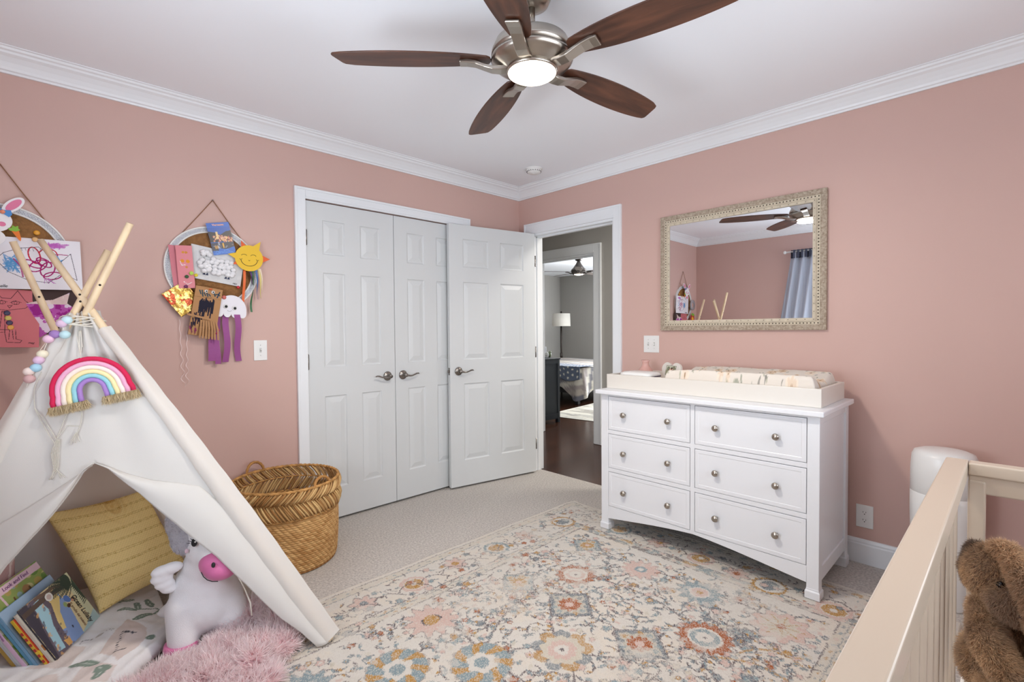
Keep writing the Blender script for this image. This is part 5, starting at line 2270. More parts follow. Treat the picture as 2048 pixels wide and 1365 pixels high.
def giraffe(u, v):
    x, y = u * 4.2, v * 4.2
    d = []
    for i in range(-1, 2):
        for j in range(-1, 2):
            cx_, cy_ = math.floor(x) + i, math.floor(y) + j
            h1 = _perm[int(cx_) % 256, int(cy_ * 3) % 256]
            h2 = _perm[int(cy_) % 256, int(cx_ * 5 + 9) % 256]
            d.append(math.hypot(x - cx_ - .2 - .6 * h1, y - cy_ - .2 - .6 * h2))
    d.sort()
    k = d[1] - d[0]
    return (A(226, 206, 200) if k < .11 else A(196, 158, 154) * (1 + .05 * sin(x * 40) * sin(y * 37))), (-.001 if k < .11 else 0)


cushion('giraffe_print_pillow', 'dusty pink giraffe-print pillow at the left inside the teepee', [(-3.43, -.56, .085), (-3.145, -.50, .10), (-3.150, -.39, .50), (-3.40, -.37, .49)], .050,
        mat('printed_pillow_plush', (196, 158, 154), .95, attr='Col', bump=.4, bscale=250, spec=.1), giraffe, nu=90)

# ---- fluffy pink blanket
fl_parts = []
for (x, y, z, rx, ry, rz) in ((-2.50, -.90, .045, .10, .09, .060), (-2.42, -1.02, .038, .075, .085, .045), (-2.58, -1.04, .032, .11, .10, .040), (-2.76, -1.07, .032, .11, .08, .038), (-2.53, -1.14, .030, .09, .07, .036),
                             (-2.68, -1.16, .030, .12, .08, .036), (-2.86, -1.15, .030, .14, .09, .036), (-2.44, -1.13, .026, .06, .06, .028), (-3.02, -1.25, .030, .16, .10, .032), (-2.80, -1.28, .028, .16, .08, .030),
                             (-2.60, -1.26, .024, .12, .07, .026), (-2.46, -.80, .03, .06, .06, .04)):
    fl_parts.append(((x, y, z), (rx, ry, rz)))
fl_parts = [(c_, (r_[0], r_[1], r_[2] * 1.15)) for c_, r_ in fl_parts]
rl = random.Random(17)
for _k in range(26):
    b0 = rl.choice(fl_parts[:9])
    fl_parts.append(((b0[0][0] + rl.uniform(-.07, .07), b0[0][1] + rl.uniform(-.06, .06), .035 + rl.uniform(.0, .022)), (.035, .035, .030)))
me = blob(fl_parts, .012, 5)
P_, N_, T_ = mesh_np(me)
P_[:, 2] = np.maximum(P_[:, 2], .013)
keep = 30000
sp, sn = scatter(P_, N_, T_, 60000)
ok = sn[:, 2] > -.1
sp, sn = sp[ok], sn[ok]
cl = fnoise(sp[:, 0] * 16, sp[:, 1] * 16, 2)
lean = np.stack([np.cos(cl * 16), np.sin(cl * 16), np.zeros_like(cl)], 1) * .75
tc = fnoise(sp[:, 0] * 30 + 5, sp[:, 1] * 30, 2)[:, None]
tipc = A(250, 226, 228) * (1 - (tc > .56) * .0) + 0 * tc
basec = A(252, 226, 229) * (1 - .0 * tc) + np.zeros((len(sp), 3))
v, f, c = strands(sp, sn, 34000, .046, .0015, basec, np.tile(A(255, 250, 250), (len(sp), 1)) * (.93 + .1 * tc), lean=lean, jitter=.40, curl=.35, lenvar=.35)
V = np.concatenate([P_, v])
F = np.concatenate([T_, f + len(P_)])
Cc = np.concatenate([np.tile(A(252, 222, 226), (len(P_), 1)), c])
fb = np_mesh('fluffy_blanket', V, F, FUR, None, Cc)
bpy.data.meshes.remove(me)
tag(fb, 'shaggy pale pink blanket bunched up at the teepee entrance', 'blanket')

# ---- books, leaning stack
Db, Cb_, Ab = Vector((-3.048, -.733, .080)), Vector((-2.919, -.537, .100)), Vector((-3.142, -.691, .278))
ex_ = (Cb_ - Db).normalized()
ey_ = (Ab - Db).normalized()
nb_ = ex_.cross(ey_).normalized()


def book(label, off, slide, lift, w_, h, th, cover, pages=(232, 226, 214), rotz=0.0, spine=None, hard=True):
    """off: distance behind the front cover plane, slide along ex, lift along ey"""
    M = frame(Db - nb_ * off + ex_ * slide + ey_ * lift, ex_, ey_)
    M = M @ Matrix.Rotation(radians(rotz), 4, 'Z')
    t = thing('book', label, 'book', M.translation, 'picture books stacked in the teepee')
    MB().box(.003, w_ - .004, .003, h - .003, -th + .0012, -.0012, M).build('pages', mat('book_pages', pages, .8), t)
    cp = Paint(w_, h, .0012, A(*cover[0]) if not callable(cover) else A(200, 200, 200), jag=.0012)
    if callable(cover):
        cover(cp, w_, h)
    else:
        for fn_ in cover[1:]:
            fn_(cp, w_, h)
    cp.build('front_cover', PRINT, M @ Matrix.Translation((0, 0, .0)), t, thick=.0012)
    MB().box(0, w_, 0, h, -th, -th + .0012, M).build('back_cover', mat('cover_%d_%d_%d' % (spine or (120, 130, 150)), spine or (120, 130, 150), .4), t)
    sp_ = Paint(th, h, .0018, A(*(spine or (120, 130, 150))))
    return t, M, sp_


def ocean(p_, w_, h):
    # laid out with the book upright: x to the right (title side), y up
    p_.C[:] = A(222, 206, 160)
    p_.rect(0, w_, h * .86, h, A(206, 206, 172))
    p_.poly([(w_ * .80, h), (w_, h), (w_, h * .55), (w_ * .92, h * .75)], A(172, 196, 196))
    p_.poly([(.2 * w_, h * .66), (w_ * .5, h * .68), (w_, h * .60), (w_, h * .28), (w_ * .62, h * .30), (w_ * .2, h * .50)], A(136, 162, 208))
    # beach, rock pool and the dark shore along the bottom
    p_.poly([(.08 * w_, h * .62), (w_ * .25, h * .64), (w_ * .45, h * .50), (w_ * .72, h * .42), (w_ * .70, h * .34), (w_ * .4, h * .40), (.1 * w_, h * .46)], A(226, 200, 132))
    p_.poly([(0, h * .42), (w_ * .25, h * .46), (w_ * .55, h * .37), (w_, h * .33), (w_, 0), (0, 0)], A(98, 88, 100))
    p_.poly([(w_ * .05, h * .34), (w_ * .3, h * .38), (w_ * .55, h * .28), (w_ * .95, h * .22), (w_ * .92, h * .10), (w_ * .5, h * .15), (w_ * .08, h * .22)], A(156, 194, 208))
    p_.poly([(0, h * .20), (w_ * .3, h * .17), (w_ * .5, h * .12), (w_, h * .05), (w_, 0), (0, 0)], A(64, 60, 72))
    rr_ = random.Random(4)
    for k in range(50):
        x = rr_.uniform(0, w_)
        y = h * rr_.choice([.17, .20, .36, .40]) - x * .06 + rr_.uniform(-.006, .006)
        p_.disk(x, y, rr_.uniform(.003, .008), rr_.choice([A(70, 64, 80), A(206, 160, 104), A(120, 110, 120)]), asp=1.5, rot=-.8, a=.7)
    p_.poly([(w_ * .84, h * .26), (w_ * .97, h * .28), (w_ * .97, h * .36), (w_ * .88, h * .37)], A(208, 160, 96))
    # leaning palm trunk and crown
    p_.line([(w_ * .13, 0), (w_ * .11, h * .45), (w_ * .17, h * .90)], .018, A(84, 70, 64))
    p_.line([(w_ * .03, h * .3), (w_ * .06, h * .66), (w_ * .15, h * .84)], .013, A(104, 84, 72))
    for k in range(9):
        a = radians(150 + 24 * k)
        L_ = rr_.uniform(.04, .055)
        cx_, cy_ = w_ * .16, h * .95
        for s in range(14):
            t = s / 13
            x = cx_ + L_ * t * cos(a)
            y = cy_ + L_ * t * sin(a) - .03 * t * t
            p_.line([(x, y), (x - .012 * sin(a), y + .012 * cos(a) - .012)], .0035, A(34, 56, 52))
    p_.poly([(w_ * .1, h), (w_ * .62, h), (w_ * .5, h * .955), (w_ * .25, h * .93)], A(40, 64, 58))
    for k in range(12):
        x = w_ * (.2 + .036 * k)
        p_.line([(x, h * .98), (x + .006, h * .915)], .0035, A(36, 58, 54))
    # two children leaning over the water
    p_.disk(w_ * .36, h * .72, .017, A(84, 122, 190), asp=1.5, rot=.4)
    p_.disk(w_ * .43, h * .80, .009, A(92, 62, 50))
    p_.disk(w_ * .44, h * .785, .006, A(200, 150, 120))
    p_.disk(w_ * .42, h * .64, .011, A(150, 168, 110), asp=1.4)
    p_.disk(w_ * .47, h * .68, .008, A(92, 62, 50))
    p_.disk(w_ * .14, h * .50, .016, A(232, 230, 222))
    p_.disk(w_ * .14, h * .50, .010, A(190, 150, 140), a=.6)
    p_.disk(w_ * .78, h * .52, .006, A(50, 60, 80), asp=2)


_ex, _ey = ex_, ey_
_D0 = Db
Db = Ab
ex_, ey_ = -_ey, _ex
t, Mo, _s = book('picture book Ocean Lullaby with a beach and palm cover, front of the stack', 0, 0, 0, .222, .236, .006, ocean, spine=(70, 66, 76))
Db, ex_, ey_ = _D0, _ex, _ey
INKB = mat('dark_title_ink', (36, 40, 44), .5)


def on_book(M, x, y, rot=0):
    return M @ Matrix.Translation((x, y, .0008)) @ Matrix.Rotation(radians(rot), 4, 'Z')


text_mesh('title', 'Ocean Lullaby', .0275, on_book(Mo, .146, .196, -1), INKB, t, shear=.35, sx=.80, bold=.0004)
text_mesh('title', 'El arrullo del océano', .0155, on_book(Mo, .152, .168, -2), mat('brown_title_ink', (110, 56, 44), .5), t, shear=.2, sx=.82)


def plain(*cols):
    def f_(p_, w_, h):
        p_.C[:] = A(*cols[0])
        for k, c_ in enumerate(cols[1:]):
            p_.rect(0, w_, h * (.25 + .22 * k), h * (.36 + .22 * k), A(*c_))
    return f_


def lookfind(p_, w_, h):
    p_.C[:] = A(150, 168, 96)
    rr_ = random.Random(9)
    for k in range(120):
        p_.disk(rr_.uniform(0, w_), rr_.uniform(0, h), rr_.uniform(.006, .018), rr_.choice([A(92, 136, 70), A(190, 160, 96), A(214, 200, 150), A(176, 116, 84), A(110, 150, 84), A(222, 214, 196), A(150, 180, 190)]), a=.8)
    for x in (.03, .10, .17):
        p_.line([(x, h * .2), (x + .01, h * .8)], .007, A(112, 82, 54))
    p_.rect(0, w_, h * .90, h * .985, A(232, 200, 216))
    p_.poly([(w_ * .30, h * .52), (w_ * .62, h * .50), (w_ * .80, h * .60), (w_ * .62, h * .68), (w_ * .36, h * .68)], A(176, 44, 90))
    p_.line([(w_ * .28, h * .9), (w_ * .30, h * .7)], .008, A(226, 196, 206))


# from front to back
bk = [('thin white and tan board book just behind the front book of the stack', .008, -.006, .0, .215, .215, .009, plain((214, 206, 192), (176, 120, 74)), (214, 208, 196)),
      ('book with a yellow and red striped spine leaning in the stack', .019, -.012, -.010, .200, .215, .010, plain((200, 70, 50), (230, 196, 60)), (226, 190, 52)),
      ('dark red book leaning in the middle of the stack', .031, .016, -.012, .200, .185, .012, plain((150, 26, 30), (110, 16, 22)), (156, 26, 32)),
      ('tall pale blue picture book rising behind the front book', .045, -.012, .004, .240, .243, .010, plain((158, 184, 212), (176, 200, 222)), (120, 166, 200)),
      ('book with a bright turquoise spine in the stack', .057, -.010, -.006, .21, .235, .010, plain((110, 170, 200), (150, 200, 214)), (92, 156, 190)),
      ('big colourful look-and-find book with a pink spine at the back of the stack', .071, -.015, -.004, .262, .322, .012, lookfind, (222, 186, 214)),
      ('white picture book with a grey spine behind the pink one', .085, -.010, -.008, .22, .27, .010, plain((224, 226, 228), (160, 170, 180)), (206, 210, 214)),
      ('slim silver-white book near the back of the stack', .096, -.008, -.010, .21, .24, .008, plain((206, 206, 210), (140, 150, 170)), (188, 192, 200)),
      ('olive and gold book at the very back of the stack', .106, -.006, -.012, .21, .215, .012, plain((150, 128, 62), (196, 160, 70)), (176, 140, 60))]
for (lb, off, sl, lf, w_, h, th, cv_, sc_) in bk:
    t, M, _s = book(lb, off, sl, lf, w_, h, th, cv_, spine=sc_)
    # coloured spine on the left edge (local x = 0)
    s_ = MB().box(-.0008, .003, 0, h, -th, 0, M).build('spine', mat('cover_%d_%d_%d' % sc_, sc_, .4), t, bevel=.0006)
    sm = M @ Matrix(((0, 0, -1, -.0010), (0, 1, 0, 0), (1, 0, 0, 0), (0, 0, 0, 1)))
    if 'look-and-find' in lb:
        VI = mat('violet_title_ink', (120, 60, 130), .5)
        text_mesh('title', 'Look and Find', .020, on_book(M, .150, h * .943), VI, t, shear=.1)
        text_mesh('title', 'Disney', .022, on_book(M, .150, h * .60), mat('pale_title_ink', (236, 206, 220), .5), t, shear=.3)
    if 'yellow and red' in lb:
        for k in range(6):
            MB().box(-.0012, -.0008, .03 + .024 * k, .042 + .024 * k, -th * .9, -th * .1, M).build('spine_mark', mat('spine_red', (188, 52, 44), .4), t)
    if 'pink spine' in lb:
        R90 = M @ Matrix.Translation((-.0012, .19, -th / 2)) @ Matrix(((0, 0, -1, 0), (-1, 0, 0, 0), (0, 1, 0, 0), (0, 0, 0, 1)))
        text_mesh('spine_title', 'Disney Princess', .0095, R90, mat('violet_title_ink', (120, 60, 130), .5), t)

# ---- unicorn plush
un = thing('unicorn_plush', 'big white unicorn plush with a pink muzzle and hooves sitting in the teepee', 'plush toy', (-2.62, -.83, .06))
UW = mat('white_plush', (240, 238, 240), .95, attr='Col', bump=.4, bscale=500, spec=.1, sheen=.3)
cdir = Vector((CP.x + 2.62, CP.y + .83, 0)).normalized()          # towards the camera
rdir = Vector((-cdir.y, cdir.x, 0))                                # to the right in the picture
if rdir.dot(_rt2) < 0:
    rdir = -rdir
UC = Vector((-2.615, -.815, 0))


def U(r, c, z):
    return UC + rdir * r + cdir * c + Vector((0, 0, z))


parts = [(U(0, 0, .175), (.105, .105, .115)), (U(.005, .01, .13), (.118, .115, .09)), (U(.012, .01, .26), (.080, .085, .08)),
         (U(.018, .03, .33), (.072, .078, .075)), (U(.024, .02, .392), (.076, .08, .078)), (U(.040, .07, .325), (.066, .07, .06))]
parts += limb(U(-.055, .05, .15), U(-.062, .082, .055), .062, .048)
parts += limb(U(.075, .06, .12), U(.085, .09, .055), .052, .044)
parts += limb(U(-.085, -.03, .12), U(-.125, -.05, .105), .035, .018)
me = blob(parts, .008, 10)
P_, N_, T_ = mesh_np(me)
col = np.tile(A(240, 239, 241), (len(P_), 1))
bpy.data.meshes.remove(me)
np_mesh('body', P_, T_, UW, un, col)
PM = mat('pink_satin_plush', (214, 112, 164), .6, bump=.2, bscale=60, sheen=.3)
# muzzle
me = blob([(U(.045, .105, .305), (.062, .058, .052)), (U(.05, .12, .29), (.055, .052, .042))], .006, 6)
me_object('muzzle', me, PM, un)
for s, nm in ((-1, 0), (1, 1)):
    MB().ball(U(.056 + .030 * s, .174 - abs(s - .2) * .004, .322), (.006, .006, .009), 12, 8).build('nostril', BLACK, un)
MB().tube([U(-.008, .142, .296), U(-.002, .152, .284), U(.008, .160, .274), U(.022, .168, .268), U(.038, .173, .266)], .0015, 6).build('mouth', BLACK, un)
for r0, r1 in ((-.068, -.068), (.085, .088)):
    c0 = U(r0, .088, .050)
    MB().lathe([(0, -.040), (.040, -.040), (.050, -.030), (.052, -.008), (.049, .006), (.046, .007)], 32, Matrix.Translation(c0) @ Matrix.Rotation(radians(0), 4, 'X'), True, True).build('hoof', PM, un)
MB().ball(U(-.026, .094, .382), (.009, .009, .014), 14, 10).build('eye', BLACK, un)
b = MB()
for k in range(5):
    a = radians(60 + 26 * k)
    p0 = U(-.026, .100, .382) + (rdir * cos(a) + Vector((0, 0, 1)) * sin(a)) * .012
    b.tube([p0, p0 + (rdir * cos(a + .3) + Vector((0, 0, 1)) * sin(a + .3)) * .009], [.0013, .0007], 5)
b.build('eyelashes', BLACK, un)
MB().ball(U(-.023, .104, .387), .0028, 8, 6).build('eye_glint', PLAST, un)
MB().ball(U(-.048, .076, .352), (.006, .004, .008), 12, 8).build('cheek', mat('dusty_pink_felt', (214, 186, 196), .9), un)
# sherpa mane/ear at the left of the head
me = blob([(U(-.058, -.005, .43), (.050, .05, .078)), (U(-.052, .01, .375), (.044, .045, .058)), (U(.0, -.01, .48), (.06, .05, .04))], .006, 6)
P_, N_, T_ = mesh_np(me)
sp, sn = scatter(P_, N_, T_, 9000)
v, f, c = strands(sp, sn, 9000, .006, .0009, A(214, 212, 218), A(236, 234, 240), jitter=.9, curl=.9)
np_mesh('mane', np.concatenate([P_, v]), np.concatenate([T_, f + len(P_)]), FUR, un, np.concatenate([np.tile(A(222, 220, 226), (len(P_), 1)), c]))
bpy.data.meshes.remove(me)
# small quilted wing
wp_ = []
for k, (r, z, rr_) in enumerate(((-.115, .285, .036), (-.12, .262, .033), (-.112, .240, .030), (-.10, .222, .026), (-.092, .29, .034))):
    wp_.append((U(r, .035, z), (rr_, .022, rr_ * .55), Euler((0, radians(0), 0))))
me = blob(wp_, .005, 2)
me_object('wing', me, mat('white_plush_plain', (240, 238, 240), .95, sheen=.3), un)
un.scale = (1.13, 1.13, 1.13)
un.location.z += .012
# white tie cord of the door flap
MB().tube([tuple(front(.872, .755, .004)), tuple(front(.868, .80, -.012)), tuple(front(.862, .84, -.016)), tuple(front(.848, .875, -.012))], [.0028, .0022, .0030, .0022], 8).build('tie_string', STR, tp)

# ================================================================== BUNNY IN THE CRIB
bn = thing('bunny_plush', 'brown furry plush bunny with long ears sitting in the crib', 'plush toy', (-1.66, -3.17, .45))
BCn = Vector((-1.700, -3.068, 0))
cd2 = Vector((CP.x - BCn.x, CP.y - BCn.y, 0)).normalized()
rd2 = Vector((-cd2.y, cd2.x, 0))
if rd2.dot(_rt2) < 0:
    rd2 = -rd2


def Bp(r, c, z):
    return BCn + rd2 * r + cd2 * c + Vector((0, 0, z))


def fur_part(name, parts, voxel, count, L_, base_c, tip_c, lean, parent, wdt=.0009, jit=.35):
    me = blob(parts, voxel, 5)
    P_, N_, T_ = mesh_np(me)
    sp, sn = scatter(P_, N_, T_, count)
    k = fnoise(sp[:, 0] * 22 + sp[:, 2] * 13, sp[:, 1] * 22 - sp[:, 2] * 17, 3)[:, None]
    k = np.clip((k - .35) / .3, 0, 1)
    bc = np.array(base_c)[None] * (1 - k) + np.array(base_c)[None] * 1.25 * k
    tc_ = np.array(tip_c[0])[None] * (1 - k) + np.array(tip_c[1])[None] * k
    v, f, c = strands(sp, sn, count, L_, wdt, bc, tc_, lean=np.array(lean), jitter=jit, curl=.35, colvar=.15)
    cb = np.tile(np.array(base_c), (len(P_), 1))
    o = np_mesh(name, np.concatenate([P_, v]), np.concatenate([T_, f + len(P_)]), FUR, parent, np.concatenate([cb, c]))
    bpy.data.meshes.remove(me)
    return o


bc_ = A(150, 124, 104)
tips = (A(190, 162, 138), A(226, 192, 152))
fur_part('head_and_body', [(Bp(-.016, .015, .740), (.046, .052, .060)), (Bp(.010, .062, .712), (.036, .042, .036)), (Bp(.002, -.045, .610), (.054, .06, .085)), (Bp(.012, -.035, .535), (.062, .09, .085)), (Bp(.05, -.03, .53), (.07, .09, .085))]
         + limb(Bp(-.012, .04, .515), Bp(-.012, .12, .500), .034, .032) + limb(Bp(.07, .04, .505), Bp(.08, .12, .50), .05, .045), .007, 90000, .011, bc_, tips, (0, 0, -.8), bn, jit=.45, wdt=.00042)
fur_part('arm', limb(Bp(-.036, .030, .672), Bp(-.028, .085, .635), .024, .028) + limb(Bp(-.028, .085, .635), Bp(.004, .125, .592), .028, .024), .006, 34000, .010, bc_, tips, (rd2.x * .6, rd2.y * .6, -.7), bn, jit=.4, wdt=.00042)
fur_part('arm', limb(Bp(.055, .030, .665), Bp(.065, .09, .61), .028, .026), .006, 12000, .010, bc_, tips, (0, 0, -.7), bn, jit=.4, wdt=.00042)
# long ears: one over the right side of the face, one hanging at the back
fur_part('ear', [(Bp(-.008, .030, .797), (.020, .024, .017))] + limb(Bp(.004, .052, .786), Bp(.027, .088, .745), .016, .020) + limb(Bp(.027, .088, .745), Bp(.036, .100, .690), .020, .014), .005, 26000, .010, A(168, 138, 112), (A(212, 180, 150), A(238, 204, 166)), (0, 0, -.9), bn, jit=.35, wdt=.00042)
fur_part('ear', limb(Bp(-.050, -.015, .775), Bp(-.060, -.010, .735), .014, .015) + limb(Bp(-.060, -.010, .735), Bp(-.058, -.008, .705), .015, .010), .005, 9000, .009, A(112, 96, 86), (A(140, 122, 108), A(160, 136, 116)), (0, 0, -.8), bn, jit=.35, wdt=.00042)
MB().ball(Bp(-.012, .069, .742), .0072, 12, 8).build('eye', mat('black_bead', (14, 12, 14), .1), bn)
MB().ball(Bp(.018, .100, .706), (.009, .007, .006), 12, 8).build('nose', mat('brown_stitched_nose', (70, 48, 42), .6), bn)
PF = mat('pink_satin_ribbon', (226, 158, 168), .5, vary=.06, vscale=20)
b = MB()
for k, (r0, z0, r1, z1, w0) in enumerate(((.004, .590, .030, .572, .014), (-.006, .580, .026, .556, .013), (.016, .594, .050, .580, .013), (-.012, .568, .016, .546, .012), (.022, .582, .056, .560, .014))):
    p0, p1 = Bp(r0, .125, z0), Bp(r1, .155 + .008 * k, z1)
    up_ = Vector((0, 0, 1)) * w0
    b.add([p0 + up_ * .3, p0 - up_ * .6, (p0 + p1) / 2 - up_ * 1.0 + cd2 * .01, p1 - up_ * .4, p1 + up_ * .2, (p0 + p1) / 2 + up_ * .7 + cd2 * .012], [(0, 1, 2, 5), (5, 2, 3, 4)])
b.build('ribbon_bow', PF, bn, solid=.002)
# ================================================================== PIN BOARDS ON THE LEFT WALL
def WM(x, z, d=.0, rot=0.0):
    """local x right, y up, z out of the left wall"""
    return Matrix.Translation((x, -d, z)) @ Matrix(((1, 0, 0, 0), (0, 0, -1, 0), (0, 1, 0, 0), (0, 0, 0, 1))) @ Matrix.Rotation(radians(rot), 4, 'Z')


CORK = mat('cork', (150, 106, 62), .9, bump=.8, bscale=150, vary=.28, vscale=45)
WEAVE = mat('grey_woven_trim', (212, 214, 220), .85, bump=.6, bscale=260, vary=.10, vscale=90)


def pin_board(label, cx, cz, r, apex):
    t = thing('cork_board', label, 'cork board', (cx, 0, cz))
    M = WM(cx, cz)
    MB().lathe([(0, .002), (r - .02, .002), (r - .02, .012), (0, .012)], 64, M, False, False).build('cork', CORK, t)
    b = MB()
    b.lathe([(r - .034, .002), (r - .034, .014), (r - .032, .018), (r - .027, .018), (r - .026, .013)], 96, M, False, False)
    b.lathe([(r - .008, .013), (r - .007, .018), (r - .001, .018), (r, .015), (r, .001)], 96, M, False, False)
    b.build('rim', PLAST, t)
    b = MB()
    n = 110
    for k in range(n):
        for row_, rr_ in ((0, r - .0225), (1, r - .0175), (2, r - .0125)):
            a = 2 * pi * (k + .5 * (row_ % 2)) / n
            b.ball(M @ Vector((rr_ * cos(a), rr_ * sin(a), .0145)), (.0042, .0022, .0030), 6, 4)
    b.lathe([(r - .027, .0125), (r - .008, .0125)], 96, M, False, False)
    b.build('woven_trim', WEAVE, t)
    ang = radians(52)
    for s in (-1, 1):
        p0 = M @ Vector((s * r * cos(ang), r * sin(ang), .010))
        p1 = Vector((apex[0], -.008, apex[1]))
        MB().tube([p0, p0.lerp(p1, .5) + Vector((0, 0, -.002)), p1], .0022, 6).build('hanging_cord', JUTE, t)
    MB().lathe([(0, 0), (.003, 0), (.003, .008), (.005, .009), (0, .011)], 10, WM(apex[0], apex[1] - .002), False, False).build('nail', NICK, t)
    return t


pin_board('round cork board crowded with crafts beside the closet, hanging from a cord', -2.375, 1.580, .226, (-2.371, 1.953))
pin_board('round cork board above the teepee behind its poles, hanging from a cord', -3.185, 1.560, .236, (-3.185, 1.985))


def pin(x, z, d, col, label, r=.008):
    t = MB().lathe([(0, 0), (r, 0), (r * 1.05, .002), (r * .8, .005), (r * .5, .006), (0, .0065)], 16, WM(x, z, d), False, False).build('push_pin', mat('pin_%d_%d_%d' % col, col, .35), None)
    tag(t, label, 'push pin', 'flat push pins on the cork boards')


# --- sheep drawing with cotton balls
shw, shh = .262, .178
MS = WM(-2.506, 1.527, .021, -9)
p = Paint(shw, shh, .003, A(214, 214, 214), jag=.001)
g_ = fnoise(p.X0 * 40, p.Y0 * 40, 3)
p.put(g_ > .52, A(196, 197, 200), .5)
p.rect(0, shw, 0, shh, A(214, 214, 214), .3)
sh = thing('sheep_craft', 'grey paper with a sheep of white cotton balls pinned on the crowded cork board', 'craft', tuple(MS.translation))


def psurf(bend):
    def f_(X, Y):
        return X, Y, bend * (np.sin(X * 9) * .5 + (Y / .18) ** 2 * .3)
    return f_


p.build('paper', PAPER, MS, sh, surf=psurf(.008), thick=.0004)
cb = random.Random(6)
spots = [(.055, .148), (.075, .150), (.060, .136), (.088, .138)]
for j, (y0, xa, xb) in enumerate(((.117, .108, .205), (.100, .060, .215), (.083, .052, .222), (.066, .056, .228), (.052, .075, .226))):
    x = xa
    while x < xb:
        spots.append((x + cb.uniform(-.004, .004), y0 + cb.uniform(-.006, .006)))
        x += .0225
COT = mat('cotton_fluff', (236, 236, 238), .98, bump=.5, bscale=300, spec=.05)
for x, y in spots:
    MB().ball(MS @ Vector((x, y, .012)), (.0142, .0135, .0120), 12, 8).build('cotton_ball', COT, sh)
for x in (.078, .092, .182, .196):
    MB().prism([(x - .007, .028), (x + .007, .028), (x + .002, .042)], .001, MS @ Matrix.Translation((0, 0, .006))).build('hoof', mat('dark_blue_paper', (40, 48, 78), .7), sh)
b = MB()
for s in (-1, 1):
    b.ball(MS @ Vector((.062 + .012 * s, .128, .012)), (.0022,) * 3, 8, 6)
b.tube([MS @ Vector((.066, .121, .010)), MS @ Vector((.062, .116, .010)), MS @ Vector((.070, .115, .010))], .0009, 5)
b.build('face', BLACK, sh)
text_mesh('signature', 'MEG', .011, MS @ Matrix.Translation((.232, .010, .006)), BLACK, sh)

# --- postcard
MPc = WM(-2.377, 1.649, .034, 12)
pw_, ph_ = .112, .172
p = Paint(pw_, ph_, .0011, A(44, 92, 176), jag=.0016)
p.rect(0, pw_, ph_ * .62, ph_, A(42, 88, 172))
p.rect(0, pw_, ph_ * .85, ph_, A(50, 100, 186))
p.poly([(0, ph_ * .74), (pw_ * .3, ph_ * .70), (pw_ * .5, ph_ * .62), (pw_ * .8, ph_ * .72), (pw_, ph_ * .74), (pw_, ph_ * .4), (0, ph_ * .4)], A(44, 40, 42))
r4 = random.Random(12)
for k in range(95):
    x, y = r4.uniform(.02, pw_), r4.uniform(ph_ * .38, ph_ * .64)
    if y > ph_ * .40 + .20 * ph_ * (.5 + .5 * sin(x * 40)):
        y -= .02
    p.rect(x - .003, x + .003, y, y + r4.uniform(.004, .010), r4.choice([A(206, 150, 110), A(226, 186, 140), A(186, 90, 66), A(230, 190, 120), A(160, 90, 80), A(214, 160, 140)]))
p.rect(.036, .046, ph_ * .5, ph_ * .72, A(230, 200, 140))
p.rect(0, pw_, ph_ * .13, ph_ * .38, A(50, 48, 60))
for k in range(14):
    p.disk(r4.uniform(0, pw_), r4.uniform(ph_ * .16, ph_ * .36), .004, r4.choice([A(200, 150, 60), A(180, 186, 196), A(90, 90, 110)]), asp=.4 if k % 2 else 2.5, a=.8)
p.rect(.055, .062, ph_ * .2, ph_ * .36, A(214, 160, 40))
p.poly([(0, 0), (pw_, 0), (pw_, ph_ * .22), (pw_ * .6, ph_ * .16), (pw_ * .3, ph_ * .2), (pw_ * .25, ph_ * .10), (0, ph_ * .08)], A(40, 100, 190))
for k in range(10):
    p.line([(r4.uniform(0, pw_), r4.uniform(0, ph_ * .18)), (r4.uniform(0, pw_), r4.uniform(0, ph_ * .18))], .002, A(90, 150, 220))
pc = thing('postcard', 'blue postcard of a harbour village at dusk on top of the crowded cork board', 'postcard', tuple(MPc.translation))
p.build('card', PRINT, MPc, pc, thick=.0006)
text_mesh('title', 'Vernazza', .0155, MPc @ Matrix.Translation((pw_ * .5, ph_ * .93, .0006)), mat('salmon_lettering', (240, 186, 160), .5), pc, bold=.0004)

# --- sun face craft with ribbons
sun = thing('sun_craft', 'smiling yellow paper sun with orange rays and hanging ribbons', 'craft', (-2.205, -.045, 1.648))
MSu = WM(-2.205, 1.648, .046)
YEL, ORG = mat('yellow_card', (232, 190, 44), .6), mat('orange_card', (224, 96, 40), .6)


def circ_poly(r, n=48, ax=1.0, bumps=None):
    return [(r * ax * cos(2 * pi * k / n), r * sin(2 * pi * k / n)) for k in range(n)]


MB().prism(circ_poly(.073), .0012, MSu).build('face', YEL, sun)
for (a, L_, w_, m_, dz) in ((58, .118, .024, YEL, -.002), (172, .108, .022, YEL, .0), (112, .105, .018, ORG, -.003), (2, .112, .026, ORG, -.003), (205, .090, .018, ORG, -.003)):
    ar = radians(a)
    c_, s_ = cos(ar), sin(ar)
    MB().prism([(.058 * c_ - w_ * s_, .058 * s_ + w_ * c_), (.058 * c_ + w_ * s_, .058 * s_ - w_ * c_), (L_ * c_, L_ * s_)], .0010, MSu @ Matrix.Translation((0, 0, dz))).build('ray', m_, sun)
b = MB()
for s in (-1, 1):
    pts = [MSu @ Vector((-.002 + s * .024 + .014 * cos(t), .012 + .009 * sin(t), .0018)) for t in np.linspace(.15, pi - .15, 9)]
    b.tube(pts, .0011, 5)
b.tube([MSu @ Vector((.0 + .043 * cos(t), -.008 + .036 * sin(t), .0018)) for t in np.linspace(pi + .1, 2 * pi - .1, 16)], .0014, 5)
b.tube([MSu @ Vector((.004 * cos(t), -.010 + .004 * sin(t), .0018)) for t in np.linspace(pi, 2 * pi, 6)], .0010, 5)
